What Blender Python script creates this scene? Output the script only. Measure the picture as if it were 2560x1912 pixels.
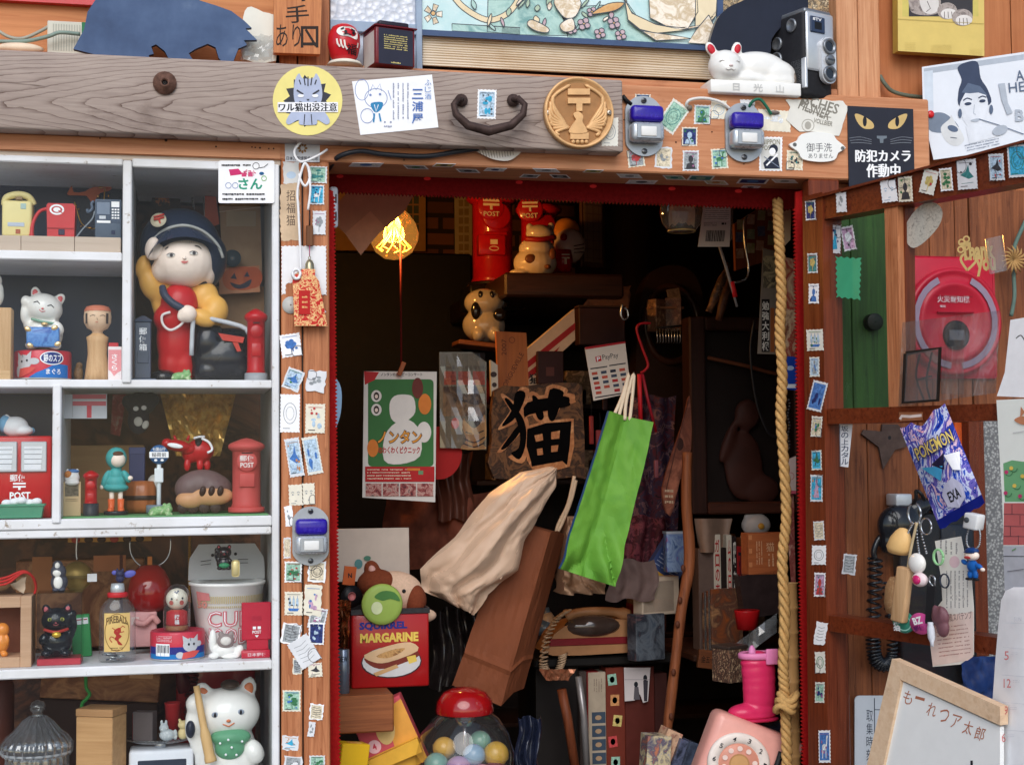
import bpy,bmesh,math,random
from mathutils import Vector as V,Matrix,noise as NZ
random.seed(7)
for o in list(bpy.data.objects):bpy.data.objects.remove(o)
sc=bpy.context.scene
COL=sc.collection
# ---------- camera ----------
F=3700.0;TH=math.radians(12.57);PT=math.radians(3.0);RO=math.radians(0.5)
CP=V((0,-1.9,1.45))
_fh=V((math.sin(TH),math.cos(TH),0))
FW=(_fh*math.cos(PT)+V((0,0,math.sin(PT)))).normalized()
_r=V((math.cos(TH),-math.sin(TH),0));_u=_r.cross(FW)
RT=_r*math.cos(RO)-_u*math.sin(RO);UP=_u*math.cos(RO)+_r*math.sin(RO)
cd=bpy.data.cameras.new('camera');cam=bpy.data.objects.new('camera',cd);COL.objects.link(cam)
cam.matrix_world=Matrix(((RT.x,UP.x,-FW.x,CP.x),(RT.y,UP.y,-FW.y,CP.y),(RT.z,UP.z,-FW.z,CP.z),(0,0,0,1)))
cd.sensor_width=36;cd.lens=36*F/2560;cd.clip_start=.05;cd.clip_end=500
sc.camera=cam
# ---------- sky, sun, exposure ----------
SUN_E,SUN_A=math.radians(36),math.radians(194)  # sun in front of the facade, behind thin cloud
w=bpy.data.worlds.new('World');sc.world=w;w.use_nodes=True
wn=w.node_tree;bg=wn.nodes['Background']
sky=wn.nodes.new('ShaderNodeTexSky');sky.sky_type='NISHITA';sky.sun_disc=False
sky.sun_elevation=SUN_E;sky.sun_rotation=SUN_A;sky.dust_density=1;sky.air_density=1.0
hs=wn.nodes.new('ShaderNodeHueSaturation');hs.inputs['Saturation'].default_value=.85
wn.links.new(sky.outputs[0],hs.inputs['Color']);wn.links.new(hs.outputs[0],bg.inputs[0]);bg.inputs[1].default_value=.12
sl=bpy.data.lights.new('sun','SUN');sl.energy=1.5;sl.angle=math.radians(45);sl.color=(1,.985,.97)
so=bpy.data.objects.new('sun',sl);COL.objects.link(so)
_sd=V((math.sin(SUN_A)*math.cos(SUN_E),math.cos(SUN_A)*math.cos(SUN_E),math.sin(SUN_E)))
so.rotation_euler=_sd.to_track_quat('Z','Y').to_euler();so.location=_sd*20
sc.view_settings.view_transform='Standard';sc.view_settings.look='None'
sc.view_settings.exposure=0.4;sc.view_settings.gamma=1
cy=sc.cycles
cy.max_bounces=7;cy.diffuse_bounces=4;cy.glossy_bounces=3;cy.transmission_bounces=6;cy.transparent_max_bounces=12
cy.caustics_reflective=False;cy.caustics_refractive=False;cy.sample_clamp_indirect=4
cy.use_adaptive_sampling=True;cy.adaptive_threshold=.02
try:cy.use_denoising=True
except Exception:pass
# ---------- a pixel of the photograph seen on a plane ----------
def ray(px,py):return FW*F+RT*(px-1280)+UP*(956-py)
def pl(px,py,P=0.0):
 d=ray(px,py)
 if isinstance(P,(int,float)):return CP+d*((P-CP.y)/d.y)
 p,n=P
 return CP+d*((p-CP).dot(n)/d.dot(n))
def xx(px,py,Y=0.):return pl(px,py,Y).x
def zz(px,py,Y=0.):return pl(px,py,Y).z
def ksc(px,py,Y):
 a=pl(px,py,Y);b=pl(px+10,py,Y);c=pl(px,py-10,Y)
 return((b-a).x/10,(c-a).z/10)
# ---------- materials ----------
MC={}
def S(c):  # sRGB triple 0..255 to linear
 return tuple(((x/255)/12.92 if x/255<=.04045 else((x/255+.055)/1.055)**2.4)for x in c)
def _base(key):
 m=bpy.data.materials.new(key);m.use_nodes=True
 nt=m.node_tree;b=nt.nodes['Principled BSDF'];return m,nt,b
def _math(nt,op,a,b=None,c=None):
 n=nt.nodes.new('ShaderNodeMath');n.operation=op
 for i,v in enumerate((a,b,c)):
  if v is None:continue
  if isinstance(v,(int,float)):n.inputs[i].default_value=v
  else:nt.links.new(v,n.inputs[i])
 return n.outputs[0]
def _noise(nt,vec,scale,detail=3,rough=.55,dist=0):
 n=nt.nodes.new('ShaderNodeTexNoise');n.inputs['Scale'].default_value=scale
 n.inputs['Detail'].default_value=detail;n.inputs['Roughness'].default_value=rough;n.inputs['Distortion'].default_value=dist
 if vec is not None:nt.links.new(vec,n.inputs['Vector'])
 return n
def _ramp(nt,fac,stops,interp='LINEAR'):
 n=nt.nodes.new('ShaderNodeValToRGB');n.color_ramp.interpolation=interp
 e=n.color_ramp.elements
 while len(e)<len(stops):e.new(.5)
 for i,(p,c)in enumerate(stops):
  e[i].position=p;e[i].color=(*c,1)
 nt.links.new(fac,n.inputs[0]);return n.outputs[0]
def _map(nt,scale,coord='Object',rot=(0,0,0)):
 t=nt.nodes.new('ShaderNodeTexCoord');m=nt.nodes.new('ShaderNodeMapping')
 m.inputs['Scale'].default_value=scale;m.inputs['Rotation'].default_value=rot
 nt.links.new(t.outputs[coord],m.inputs['Vector']);return m.outputs[0]
def _bump(nt,b,h,st,dist=.001):
 n=nt.nodes.new('ShaderNodeBump');n.inputs['Strength'].default_value=st;n.inputs['Distance'].default_value=dist
 nt.links.new(h,n.inputs['Height']);nt.links.new(n.outputs[0],b.inputs['Normal'])
def M(col,r=.5,var=.12,vs=40,metal=0,bump=0,coat=0,trans=0,alpha=1,emit=0,spec=.5,ior=1.45):
 """plain painted, paper, plastic or metal surface with slight unevenness; col is sRGB 0..255"""
 key=('M',tuple(col),r,var,vs,metal,bump,coat,trans,alpha,emit,spec)
 if key in MC:return MC[key]
 m,nt,b=_base('surface');c=S(col)
 vec=_map(nt,(1,1,1))
 n=_noise(nt,vec,vs,5,.6)
 lo=tuple(x*(1-var)for x in c);hi=tuple(min(1,x*(1+var*.7)+var*.01)for x in c)
 nt.links.new(_ramp(nt,n.outputs[0],[(.3,lo),(.7,hi)]),b.inputs['Base Color'])
 n2=_noise(nt,vec,vs*4,3)
 nt.links.new(_math(nt,'MULTIPLY_ADD',n2.outputs[0],.3*r,r*.85),b.inputs['Roughness'])
 b.inputs['Metallic'].default_value=metal;b.inputs['Coat Weight'].default_value=coat;b.inputs['Coat Roughness'].default_value=.08
 b.inputs['Transmission Weight'].default_value=trans;b.inputs['Alpha'].default_value=alpha
 b.inputs['Specular IOR Level'].default_value=spec*.55;b.inputs['IOR'].default_value=ior
 if emit:
  b.inputs['Emission Color'].default_value=(*c,1);b.inputs['Emission Strength'].default_value=emit
 if bump:_bump(nt,b,n2.outputs[0],bump)
 MC[key]=m;return m
def wood(c1,c2,axis='x',sc_=1.,r=.55,lines=.5,bump=.25,blotch=.25):
 """c1 pale and c2 dark grain, running along axis"""
 key=('W',tuple(c1),tuple(c2),axis,sc_,r,lines)
 if key in MC:return MC[key]
 m,nt,b=_base('wood');a,d=S(c1),S(c2)
 s=[1.,1.,1.];s['xyz'.index(axis)]=.045
 vec=_map(nt,tuple(q*sc_ for q in s))
 n=_noise(nt,vec,190,6,.65,.4);n3=_noise(nt,vec,45,3,.5,1.2)
 wv=_math(nt,'FRACT',_math(nt,'MULTIPLY',n3.outputs[0],9.0))
 ln=_math(nt,'POWER',wv,4.0)
 f=_math(nt,'SUBTRACT',n.outputs[0],_math(nt,'MULTIPLY',ln,lines*.24))
 col=_ramp(nt,f,[(.22,d),(.62,a)])
 bl=_noise(nt,_map(nt,(1,1,1)),9,4,.6)
 mx=nt.nodes.new('ShaderNodeMix');mx.data_type='RGBA';mx.blend_type='MULTIPLY'
 nt.links.new(_math(nt,'MULTIPLY',bl.outputs[0],blotch*2),mx.inputs[0]);nt.links.new(col,mx.inputs[6]);mx.inputs[7].default_value=(.62,.5,.42,1)
 kn=_noise(nt,_map(nt,tuple(1 if i!='xyz'.index(axis)else .4 for i in range(3))),26,6,.7);mr=nt.nodes.new('ShaderNodeMapRange');mr.inputs[1].default_value=.6;mr.inputs[2].default_value=.76;mr.inputs[4].default_value=.6;nt.links.new(kn.outputs[0],mr.inputs[0])
 m3=nt.nodes.new('ShaderNodeMix');m3.data_type='RGBA';m3.blend_type='MULTIPLY';nt.links.new(mr.outputs[0],m3.inputs[0]);nt.links.new(mx.outputs[2],m3.inputs[6]);m3.inputs[7].default_value=(.42,.34,.3,1)
 nt.links.new(m3.outputs[2],b.inputs['Base Color'])
 nt.links.new(_math(nt,'MULTIPLY_ADD',n.outputs[0],.3,r-.15),b.inputs['Roughness']);b.inputs['Specular IOR Level'].default_value=.25
 if bump:_bump(nt,b,f,bump,.0008)
 MC[key]=m;return m
def printed(cols,scale=60,r=.5,hard=False,stretch=(1,1,1),dist=1.0):
 """a printed picture seen small: patches of several inks"""
 key=('P',tuple(map(tuple,cols)),scale,r,hard,stretch)
 if key in MC:return MC[key]
 m,nt,b=_base('print')
 n=_noise(nt,_map(nt,stretch),scale,5,.6,dist)
 k=len(cols)
 st=[(.32+.36*i/max(1,k-1)if not hard else .30+.40*i/k,S(c))for i,c in enumerate(cols)]
 nt.links.new(_ramp(nt,n.outputs[0],st,'CONSTANT' if hard else 'LINEAR'),b.inputs['Base Color'])
 b.inputs['Roughness'].default_value=r;b.inputs['Specular IOR Level'].default_value=.3
 MC[key]=m;return m
def clear(tint=(245,250,250),r=.02,refl=1.0,body=.008):
 """thin sheet of glass or film: mostly clear, mirror-like at its own Fresnel angle"""
 key=('G',tuple(tint),r,refl,body)
 if key in MC:return MC[key]
 m=bpy.data.materials.new('clear_sheet');m.use_nodes=True;nt=m.node_tree
 nt.nodes.remove(nt.nodes['Principled BSDF']);out=nt.nodes['Material Output']
 tr=nt.nodes.new('ShaderNodeBsdfTransparent');tr.inputs[0].default_value=(*S(tint),1)
 gl=nt.nodes.new('ShaderNodeBsdfGlossy');gl.inputs['Roughness'].default_value=r
 df=nt.nodes.new('ShaderNodeBsdfDiffuse');df.inputs[0].default_value=(.8,.83,.85,1)
 fr=nt.nodes.new('ShaderNodeFresnel');ge=nt.nodes.new('ShaderNodeNewGeometry');nt.links.new(_math(nt,'MULTIPLY_ADD',ge.outputs['Backfacing'],1/1.45-1.45,1.45),fr.inputs[0])
 nz=_noise(nt,_map(nt,(1,1,1)),6,4)
 m1=nt.nodes.new('ShaderNodeMixShader');m2=nt.nodes.new('ShaderNodeMixShader')
 nt.links.new(_math(nt,'MULTIPLY',nz.outputs[0],body*2),m1.inputs[0]);nt.links.new(tr.outputs[0],m1.inputs[1]);nt.links.new(df.outputs[0],m1.inputs[2])
 nt.links.new(_math(nt,'MULTIPLY',fr.outputs[0],refl),m2.inputs[0]);nt.links.new(m1.outputs[0],m2.inputs[1]);nt.links.new(gl.outputs[0],m2.inputs[2])
 nt.links.new(m2.outputs[0],out.inputs[0])
 MC[key]=m;return m
# ---------- mesh builder ----------
def rotm(rx=0,ry=0,rz=0):
 r=math.radians
 return Matrix.Rotation(r(rz),3,'Z')@Matrix.Rotation(r(ry),3,'Y')@Matrix.Rotation(r(rx),3,'X')
class MB:
 def __init__(s):s.v=[];s.f=[];s.m=[];s.sm=[];s.ms=[]
 def mi(s,m):
  if m not in s.ms:s.ms.append(m)
  return s.ms.index(m)
 def add(s,vs,fs,m,smooth=False):
  n=len(s.v);s.v+=[tuple(p)for p in vs];i=s.mi(m)
  for f in fs:s.f.append([a+n for a in f]);s.m.append(i);s.sm.append(smooth)
  return s
 def box(s,x0,x1,y0,y1,z0,z1,m,r=0,seg=2,R=None,c=None):
  vs=[(x,y,z)for x in(x0,x1)for y in(y0,y1)for z in(z0,z1)]
  fs=[(0,1,3,2),(4,6,7,5),(0,4,5,1),(2,3,7,6),(0,2,6,4),(1,5,7,3)]
  if r:
   bm=bmesh.new();bv=[bm.verts.new(p)for p in vs]
   for f in fs:bm.faces.new([bv[i]for i in f])
   bmesh.ops.bevel(bm,geom=bm.edges[:],offset=r,segments=seg,affect='EDGES',profile=.5)
   bm.verts.index_update();vs=[v.co.copy()for v in bm.verts];fs=[[v.index for v in f.verts]for f in bm.faces];bm.free()
  if R is not None:
   cc=V(c)if c else V(((x0+x1)/2,(y0+y1)/2,(z0+z1)/2));vs=[R@(V(p)-cc)+cc for p in vs]
  return s.add(vs,fs,m,bool(r)and seg>1)
 def lathe(s,prof,m,c=(0,0,0),n=24,R=None,smooth=True,sx=1,sy=1,flute=0,nf=0,mats=None):
  c=V(c);vs=[];fs=[]
  for(r,z)in prof:
   for i in range(n):
    a=2*math.pi*i/n;q=r*(1+flute*math.cos(a*nf))if flute else r
    p=V((q*math.cos(a)*sx,q*math.sin(a)*sy,z));vs.append((R@p if R is not None else p)+c)
  for j in range(len(prof)-1):
   ff=[(j*n+i,j*n+(i+1)%n,(j+1)*n+(i+1)%n,(j+1)*n+i)for i in range(n)]
   fs.append(ff)
  if mats:
   base=len(s.v);s.v+=[tuple(p)for p in vs]
   for ff,mm in zip(fs,mats):
    for f in ff:s.f.append([a+base for a in f]);s.m.append(s.mi(mm));s.sm.append(smooth)
  else:s.add(vs,[f for ff in fs for f in ff],m,smooth)
  return s
 def cyl(s,r,z0,z1,m,c=(0,0,0),n=24,R=None,bev=0,r1=None):
  r1=r if r1 is None else r1;b=bev or min(r,r1)*.04
  return s.lathe([(0.001,z0),(r-b,z0),(r,z0+b),(r1,z1-b),(r1-b,z1),(0.001,z1)],m,c,n,R)
 def ell(s,c,r,m,R=None,n=14,k=10,cut=None):
  if isinstance(r,(int,float)):r=(r,r,r)
  c=V(c);vs=[];fs=[]
  for j in range(k+1):
   t=math.pi*j/k
   for i in range(n):
    a=2*math.pi*i/n
    p=V((r[0]*math.sin(t)*math.cos(a),r[1]*math.sin(t)*math.sin(a),r[2]*math.cos(t)))
    vs.append((R@p if R is not None else p)+c)
  for j in range(k):
   for i in range(n):fs.append((j*n+i,j*n+(i+1)%n,(j+1)*n+(i+1)%n,(j+1)*n+i))
  return s.add(vs,fs,m,True)
 def tube(s,pts,r,m,n=8,sub=0,closed=False):
  pts=[V(p)for p in pts]
  if sub:pts=spline(pts,sub,closed)
  N=len(pts);rs=r if isinstance(r,(list,tuple))else[r]*N
  if len(rs)!=N:rs=[rs[min(len(rs)-1,int(i*(len(rs)-1)/(N-1)+.5))]for i in range(N)]
  vs=[];up=V((.13,.3,.94)).normalized();prev=None
  for i,p in enumerate(pts):
   a=pts[i-1]if(i or closed)else p;b=pts[(i+1)%N]if(i<N-1 or closed)else p
   t=(b-a).normalized()if(b-a).length>1e-9 else V((0,0,1))
   x=(prev-t*prev.dot(t))if prev is not None else t.cross(up)
   if x.length<1e-6:x=t.orthogonal()
   x.normalize();prev=x;y=t.cross(x)
   for k in range(n):
    q=2*math.pi*k/n;vs.append(p+x*math.cos(q)*rs[i]+y*math.sin(q)*rs[i])
  fs=[]
  for i in range(N if closed else N-1):
   j=(i+1)%N
   for k in range(n):fs.append((i*n+k,i*n+(k+1)%n,j*n+(k+1)%n,j*n+k))
  if not closed:fs+=[list(range(n))[::-1],[(N-1)*n+k for k in range(n)]]
  return s.add(vs,fs,m,True)
 def prism(s,pts,y0,y1,m,side=None,R=None,c=None):
  """outline in x, z pushed from y0 (front) to y1"""
  n=len(pts);vs=[V((p[0],y0,p[1]))for p in pts]+[V((p[0],y1,p[1]))for p in pts]
  if R is not None:cc=V(c or(0,0,0));vs=[R@(p-cc)+cc for p in vs]
  s.add(vs,[list(range(n)),list(range(n,2*n))[::-1]],m)
  return s.add(vs,[(i,n+i,n+(i+1)%n,(i+1)%n)for i in range(n)],side or m)
 def sheet(s,P,m,smooth=True,th=0):
  """grid of points P[row][col] as a sheet"""
  R_,C=len(P),len(P[0]);vs=[p for row in P for p in row]
  fs=[(i*C+j,i*C+j+1,(i+1)*C+j+1,(i+1)*C+j)for i in range(R_-1)for j in range(C-1)]
  return s.add(vs,fs,m,smooth)
 def blob(s,ells,m,vox=None,it=6):
  """several ellipsoids (centre, radii, rotation) grown into one smooth body"""
  t=MB();mm=bpy.data.materials.get('tmp')or bpy.data.materials.new('tmp')
  lo=1e9;hi=-1e9
  for e in ells:
   t.ell(e[0],e[1],mm,rotm(*e[2])if len(e)>2 else None,20,14)
  for v in t.v:lo=min(lo,*v);hi=max(hi,*v)
  me=bpy.data.meshes.new('tmp');me.from_pydata(t.v,[],t.f);o=bpy.data.objects.new('tmp',me);COL.objects.link(o)
  q=o.modifiers.new('r','REMESH');q.mode='VOXEL';q.voxel_size=vox or(hi-lo)/60
  q=o.modifiers.new('s','SMOOTH');q.iterations=it;q.factor=.5
  dg=bpy.context.evaluated_depsgraph_get();ev=o.evaluated_get(dg);em=ev.to_mesh()
  vs=[tuple(v.co)for v in em.vertices];fs=[tuple(p.vertices)for p in em.polygons]
  ev.to_mesh_clear();bpy.data.objects.remove(o);bpy.data.meshes.remove(me)
  return s.add(vs,fs,m,True)
 def xf(s,R=None,t=(0,0,0)):
  t=V(t);s.v=[tuple((R@V(p)if R is not None else V(p))+t)for p in s.v];return s
 def mesh(s,name,k=(1,1,1),o=(0,0,0)):
  me=bpy.data.meshes.new(name)
  me.from_pydata([((p[0]-o[0])*k[0],(p[1]-o[1])*k[1],(p[2]-o[2])*k[2])for p in s.v],[],s.f)
  for q in s.ms:me.materials.append(q)
  me.polygons.foreach_set('material_index',s.m);me.polygons.foreach_set('use_smooth',s.sm);me.update();return me
def spline(pts,sub=6,closed=False):
 pts=[V(p)for p in pts];out=[];n=len(pts)
 for i in range(n if closed else n-1):
  g=lambda k:pts[k%n]if closed else pts[max(0,min(n-1,k))]
  p0,p1,p2,p3=g(i-1),g(i),g(i+1),g(i+2)
  for k in range(sub):
   t=k/sub
   out.append(.5*((2*p1)+(p2-p0)*t+(2*p0-5*p1+4*p2-p3)*t*t+(3*p1-p0-3*p2+p3)*t**3))
 if not closed:out.append(pts[-1])
 return out
def sp2(pts,sub=5,closed=True):
 return[(p.x,p.y)for p in spline([V((a,b,0))for a,b in pts],sub,closed)]
def tags(o,label=None,cat=None,group=None,kind=None):
 if label:o['label']=label
 if cat:o['category']=cat
 if group:o['group']=group
 if kind:o['kind']=kind
 return o
class T:
 """a thing: an Empty at pixel (px, py) seen at depth Y; its parts are drawn in photograph pixels around it"""
 def __init__(s,name,label,cat,px,py,Y,group=None,R=None,z=None):
  s.o=bpy.data.objects.new(name,None);COL.objects.link(s.o);s.o.empty_display_size=.01
  s.o.location=pl(px,py,Y)
  if z is not None:s.o.location.z=z
  s.name=name;kx,kz=ksc(px,py,Y if isinstance(Y,(int,float))else s.o.location.y);s.k=(kx,kz,kz)
  if R:s.o.rotation_euler=[math.radians(a)for a in R]
  tags(s.o,label,cat,group)
 def part(s,name,mb,parent=None,label=None,kind=None):
  o=bpy.data.objects.new(name,mb.mesh(name,s.k));COL.objects.link(o);o.parent=parent or s.o
  return tags(o,label,kind=kind)
def one(name,label,cat,mb,px,py,Y,group=None,R=None,z=None):
 kx,kz=ksc(px,py,Y);o=bpy.data.objects.new(name,mb.mesh(name,(kx,kz,kz)));COL.objects.link(o)
 o.location=pl(px,py,Y)
 if z is not None:o.location.z=z
 if R:o.rotation_euler=[math.radians(a)for a in R]
 return tags(o,label,cat,group)
def world(name,mb,label=None,cat=None,group=None,kind=None,parent=None):
 """mesh drawn in world metres; its origin goes to its middle"""
 if parent is not None:
  o=bpy.data.objects.new(name,mb.mesh(name,(1,1,1),parent.location));o.parent=parent
 else:
  xs=list(zip(*mb.v));c=tuple((min(a)+max(a))/2 for a in xs)
  o=bpy.data.objects.new(name,mb.mesh(name,(1,1,1),c));o.location=c
 COL.objects.link(o);return tags(o,label,cat,group,kind)
def root(name,loc,label,cat,group=None):
 o=bpy.data.objects.new(name,None);COL.objects.link(o);o.location=loc;o.empty_display_size=.01
 return tags(o,label,cat,group)
# ---------- flat drawing on a surface ----------
TXT={}
def glyphs(t,b=0.):
 if(t,b)not in TXT:
  c=bpy.data.curves.new('t','FONT');c.body=t;c.size=1;c.resolution_u=2;c.offset=b
  o=bpy.data.objects.new('t',c);m=o.to_mesh()
  vs=[(v.co.x,v.co.y)for v in m.vertices];fs=[tuple(p.vertices)for p in m.polygons]
  o.to_mesh_clear();bpy.data.objects.remove(o);bpy.data.curves.remove(c)
  TXT[(t,b)]=(vs,fs)
 return TXT[(t,b)]
class Art:
 STEP=.00007
 def __init__(s,mb,mp,h=.0001,step=None):
  s.mb=mb;s.mp=mp;s.h=h;s.st=step or Art.STEP
 strip=0
 def up(s):s.h+=s.st;return s
 def _put(s,pts,m):
  if not s.strip:s.mb.add([s.mp(u,v,s.h)for u,v in pts],[list(range(len(pts)))],m);return
  k0=math.floor(min(p[0]for p in pts)/s.strip);k1=math.floor(max(p[0]for p in pts)/s.strip)
  for k in range(k0,k1+1):
   q=pts
   for lim,sg in((k*s.strip,1),((k+1)*s.strip,-1)):
    o=[]
    for i in range(len(q)):
     a,b=q[i-1],q[i];ia,ib=(a[0]-lim)*sg>=0,(b[0]-lim)*sg>=0
     if ia!=ib:t=(lim-a[0])/(b[0]-a[0]);o.append((lim,a[1]+(b[1]-a[1])*t))
     if ib:o.append(b)
    q=o
    if len(q)<3:break
   if len(q)>=3:s.mb.add([s.mp(u,v,s.h)for u,v in q],[list(range(len(q)))],m)
 def poly(s,pts,m):s.up();s._put(pts,m);return s
 def rect(s,x0,y0,x1,y1,m,n=1):
  s.up()
  for i in range(n):
   a=x0+(x1-x0)*i/n;b=x0+(x1-x0)*(i+1)/n
   s.mb.add([s.mp(u,v,s.h)for u,v in((a,y0),(b,y0),(b,y1),(a,y1))],[(0,1,2,3)],m)
  return s
 def ell(s,cx,cy,rx,ry,m,n=22,rot=0):
  c,d=math.cos(math.radians(rot)),math.sin(math.radians(rot))
  return s.poly([(cx+rx*math.cos(t)*c-ry*math.sin(t)*d,cy+rx*math.cos(t)*d+ry*math.sin(t)*c)for t in(2*math.pi*i/n for i in range(n))],m)
 def line(s,pts,w,m,sub=0):
  if sub:pts=sp2(pts,sub,False)
  s.up();L=[];R_=[]
  for i,p in enumerate(pts):
   a=pts[max(0,i-1)];b=pts[min(len(pts)-1,i+1)];dx,dy=b[0]-a[0],b[1]-a[1];q=math.hypot(dx,dy)or 1
   L.append((p[0]-dy/q*w/2,p[1]+dx/q*w/2));R_.append((p[0]+dy/q*w/2,p[1]-dx/q*w/2))
  for i in range(len(pts)-1):
   s.mb.add([s.mp(u,v,s.h)for u,v in(L[i],L[i+1],R_[i+1],R_[i])],[(0,1,2,3)],m)
  return s
 def ring(s,cx,cy,r,w,m,ry=None,n=28,a0=0,a1=360):
  ry=ry or r
  return s.line([(cx+r*math.cos(t),cy+ry*math.sin(t))for t in(math.radians(a0+(a1-a0)*i/n)for i in range(n+1))],w,m)
 def text(s,t,x0,y0,x1,y1,m,b=.0,rot=0,arc=None):
  vs,fs=glyphs(t,b)
  if not vs:return s
  a0,a1=min(p[0]for p in vs),max(p[0]for p in vs);b0,b1=min(p[1]for p in vs),max(p[1]for p in vs)
  cx,cyy=(x0+x1)/2,(y0+y1)/2;c,d=math.cos(math.radians(rot)),math.sin(math.radians(rot));s.up();out=[]
  for p in vs:
   u=(p[0]-a0)/((a1-a0)or 1)*(x1-x0)+x0-cx;v=y1-(p[1]-b0)/((b1-b0)or 1)*(y1-y0)-cyy
   if arc:v+=arc*(u/((x1-x0)/2))**2
   out.append((cx+u*c-v*d,cyy+u*d+v*c))
  if s.strip:
   for f in fs:s._put([out[i]for i in f],m)
  else:s.mb.add([s.mp(u,v,s.h)for u,v in out],fs,m)
  return s
 def vtext(s,t,x0,y0,x1,y1,m,b=.0,gap=.12):
  n=len(t);h=(y1-y0)/n
  for i,ch in enumerate(t):s.text(ch,x0,y0+h*i+h*gap/2,x1,y0+h*(i+1)-h*gap/2,m,b)
  return s
 def scrib(s,x0,y0,x1,y1,rows,m,fill=.5,seed=1,vert=False,rot=0):
  """rows of print too small to read"""
  r=random.Random(seed);s.up();cx,cyy=(x0+x1)/2,(y0+y1)/2;c,d=math.cos(math.radians(rot)),math.sin(math.radians(rot))
  W,H=(y1-y0,x1-x0)if vert else(x1-x0,y1-y0);h=H/rows
  for i in range(rows):
   u=0
   while u<W*.97:
    q=min(W-u,h*r.uniform(.35,1.0)*fill*1.6)
    hh=h*fill*r.uniform(.6,1)
    a=(u,i*h+h*(1-fill)/2,u+q*.8,i*h+h*(1-fill)/2+hh)
    if r.random()<.9:
     cs=((a[0],a[1]),(a[2],a[1]),(a[2],a[3]),(a[0],a[3]))
     if vert:cs=[(v,u_)for u_,v in cs]
     cs=[(x0+p-cx,y0+q_-cyy)for p,q_ in cs]
     s.mb.add([s.mp(cx+p*c-q_*d,cyy+p*d+q_*c,s.h)for p,q_ in cs],[(0,1,2,3)],m)
    u+=q
  return s
def pmap(P):
 """drawing surface: photograph pixels on plane P, h metres proud of it"""
 if isinstance(P,(int,float)):P=(V((0,P,0)),V((0,-1,0)))
 p,n=P
 return lambda u,v,h:pl(u,v,(p+n*h,n))
def rq(cx,cy,w,h,rot=0):
 c,d=math.cos(math.radians(rot)),math.sin(math.radians(rot))
 return[(cx+u*c-v*d,cy+u*d+v*c)for u,v in((-w/2,-h/2),(w/2,-h/2),(w/2,h/2),(-w/2,h/2))]
def rr(x0,y0,x1,y1,r,n=4):
 out=[]
 for cx,cyy,a in((x1-r,y0+r,-90),(x1-r,y1-r,0),(x0+r,y1-r,90),(x0+r,y0+r,180)):
  out+=[(cx+r*math.cos(math.radians(a+90*i/n)),cyy+r*math.sin(math.radians(a+90*i/n)))for i in range(n+1)]
 return out
def el(cx,cy,rx,ry,n=40):return[(cx+rx*math.cos(2*math.pi*i/n),cy+ry*math.sin(2*math.pi*i/n))for i in range(n)]
def zig(q,step=4.5,amp=1.6):
 """perforated edge along a quad"""
 out=[]
 for i in range(len(q)):
  a,b=q[i],q[(i+1)%len(q)];L=math.hypot(b[0]-a[0],b[1]-a[1]);k=max(2,int(L/step));nx,ny=(b[1]-a[1])/L,-(b[0]-a[0])/L
  for j in range(k):
   t=j/k;e=amp if j%2 else 0;out.append((a[0]+(b[0]-a[0])*t-nx*e,a[1]+(b[1]-a[1])*t-ny*e))
 return out
def torn(q,amp=3,step=7,seed=0):
 r=random.Random(seed);out=[]
 for i in range(len(q)):
  a,b=q[i],q[(i+1)%len(q)];L=math.hypot(b[0]-a[0],b[1]-a[1]);k=max(1,int(L/step))
  for j in range(k):
   t=j/k;out.append((a[0]+(b[0]-a[0])*t+r.uniform(-amp,amp),a[1]+(b[1]-a[1])*t+r.uniform(-amp,amp)))
 return out
def slab(mb,pts,P,th,m,side=None):
 """outline in pixels on plane P as a solid sheet th thick, its back on the plane"""
 mp=pmap(P);n=len(pts);fr=[mp(u,v,th)for u,v in pts];bk=[mp(u,v,0)for u,v in pts]
 p,nn=P if not isinstance(P,(int,float))else(V((0,P,0)),V((0,-1,0)))
 bk=[f-nn*th for f in fr]
 mb.add(fr+bk,[list(range(n)),list(range(n,2*n))[::-1]],m)
 mb.add(fr+bk,[(i,n+i,n+(i+1)%n,(i+1)%n)for i in range(n)],side or m)
 return Art(mb,mp,th)
def flat(name,label,cat,P,pts,m,art=None,th=.0006,group=None,side=None,kind=None):
 mb=MB();a=slab(mb,pts,P,th,m,side)
 if art:art(a)
 return world(name,mb,label,cat,group,kind)
# ================= the shop front =================
def chipped():
 m,nt,b=_base('white_paint');v=_map(nt,(1,1,1));n=_noise(nt,v,9,4,.6);d=_noise(nt,v,70,6,.7)
 c1=_ramp(nt,n.outputs[0],[(.3,S((206,206,204))),(.65,S((230,232,236)))])
 mx=nt.nodes.new('ShaderNodeMix');mx.data_type='RGBA';mk=nt.nodes.new('ShaderNodeMapRange');mk.inputs[1].default_value=.62;mk.inputs[2].default_value=.70
 nt.links.new(d.outputs[0],mk.inputs[0]);nt.links.new(mk.outputs[0],mx.inputs[0]);nt.links.new(c1,mx.inputs[6]);mx.inputs[7].default_value=(*S((150,136,118)),1)
 nt.links.new(mx.outputs[2],b.inputs['Base Color']);b.inputs['Roughness'].default_value=.45;b.inputs['Specular IOR Level'].default_value=.3;_bump(nt,b,d.outputs[0],.25,.001);return m
OR1,OR2=(214,148,104),(156,90,52)  # warm orange boards
orx=wood((218,158,118),(180,112,72),'x',.8,lines=.22,blotch=.35);orz=wood((204,138,96),(146,82,48),'z',1,lines=.6);postz=wood((222,168,128),(190,128,88),'z',1.2,lines=.35)
ply=wood((212,146,96),(176,104,58),'x',.5,lines=.35)
plyz=wood((204,136,90),(174,104,62),'z',.4,lines=.2,blotch=.5)
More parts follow.
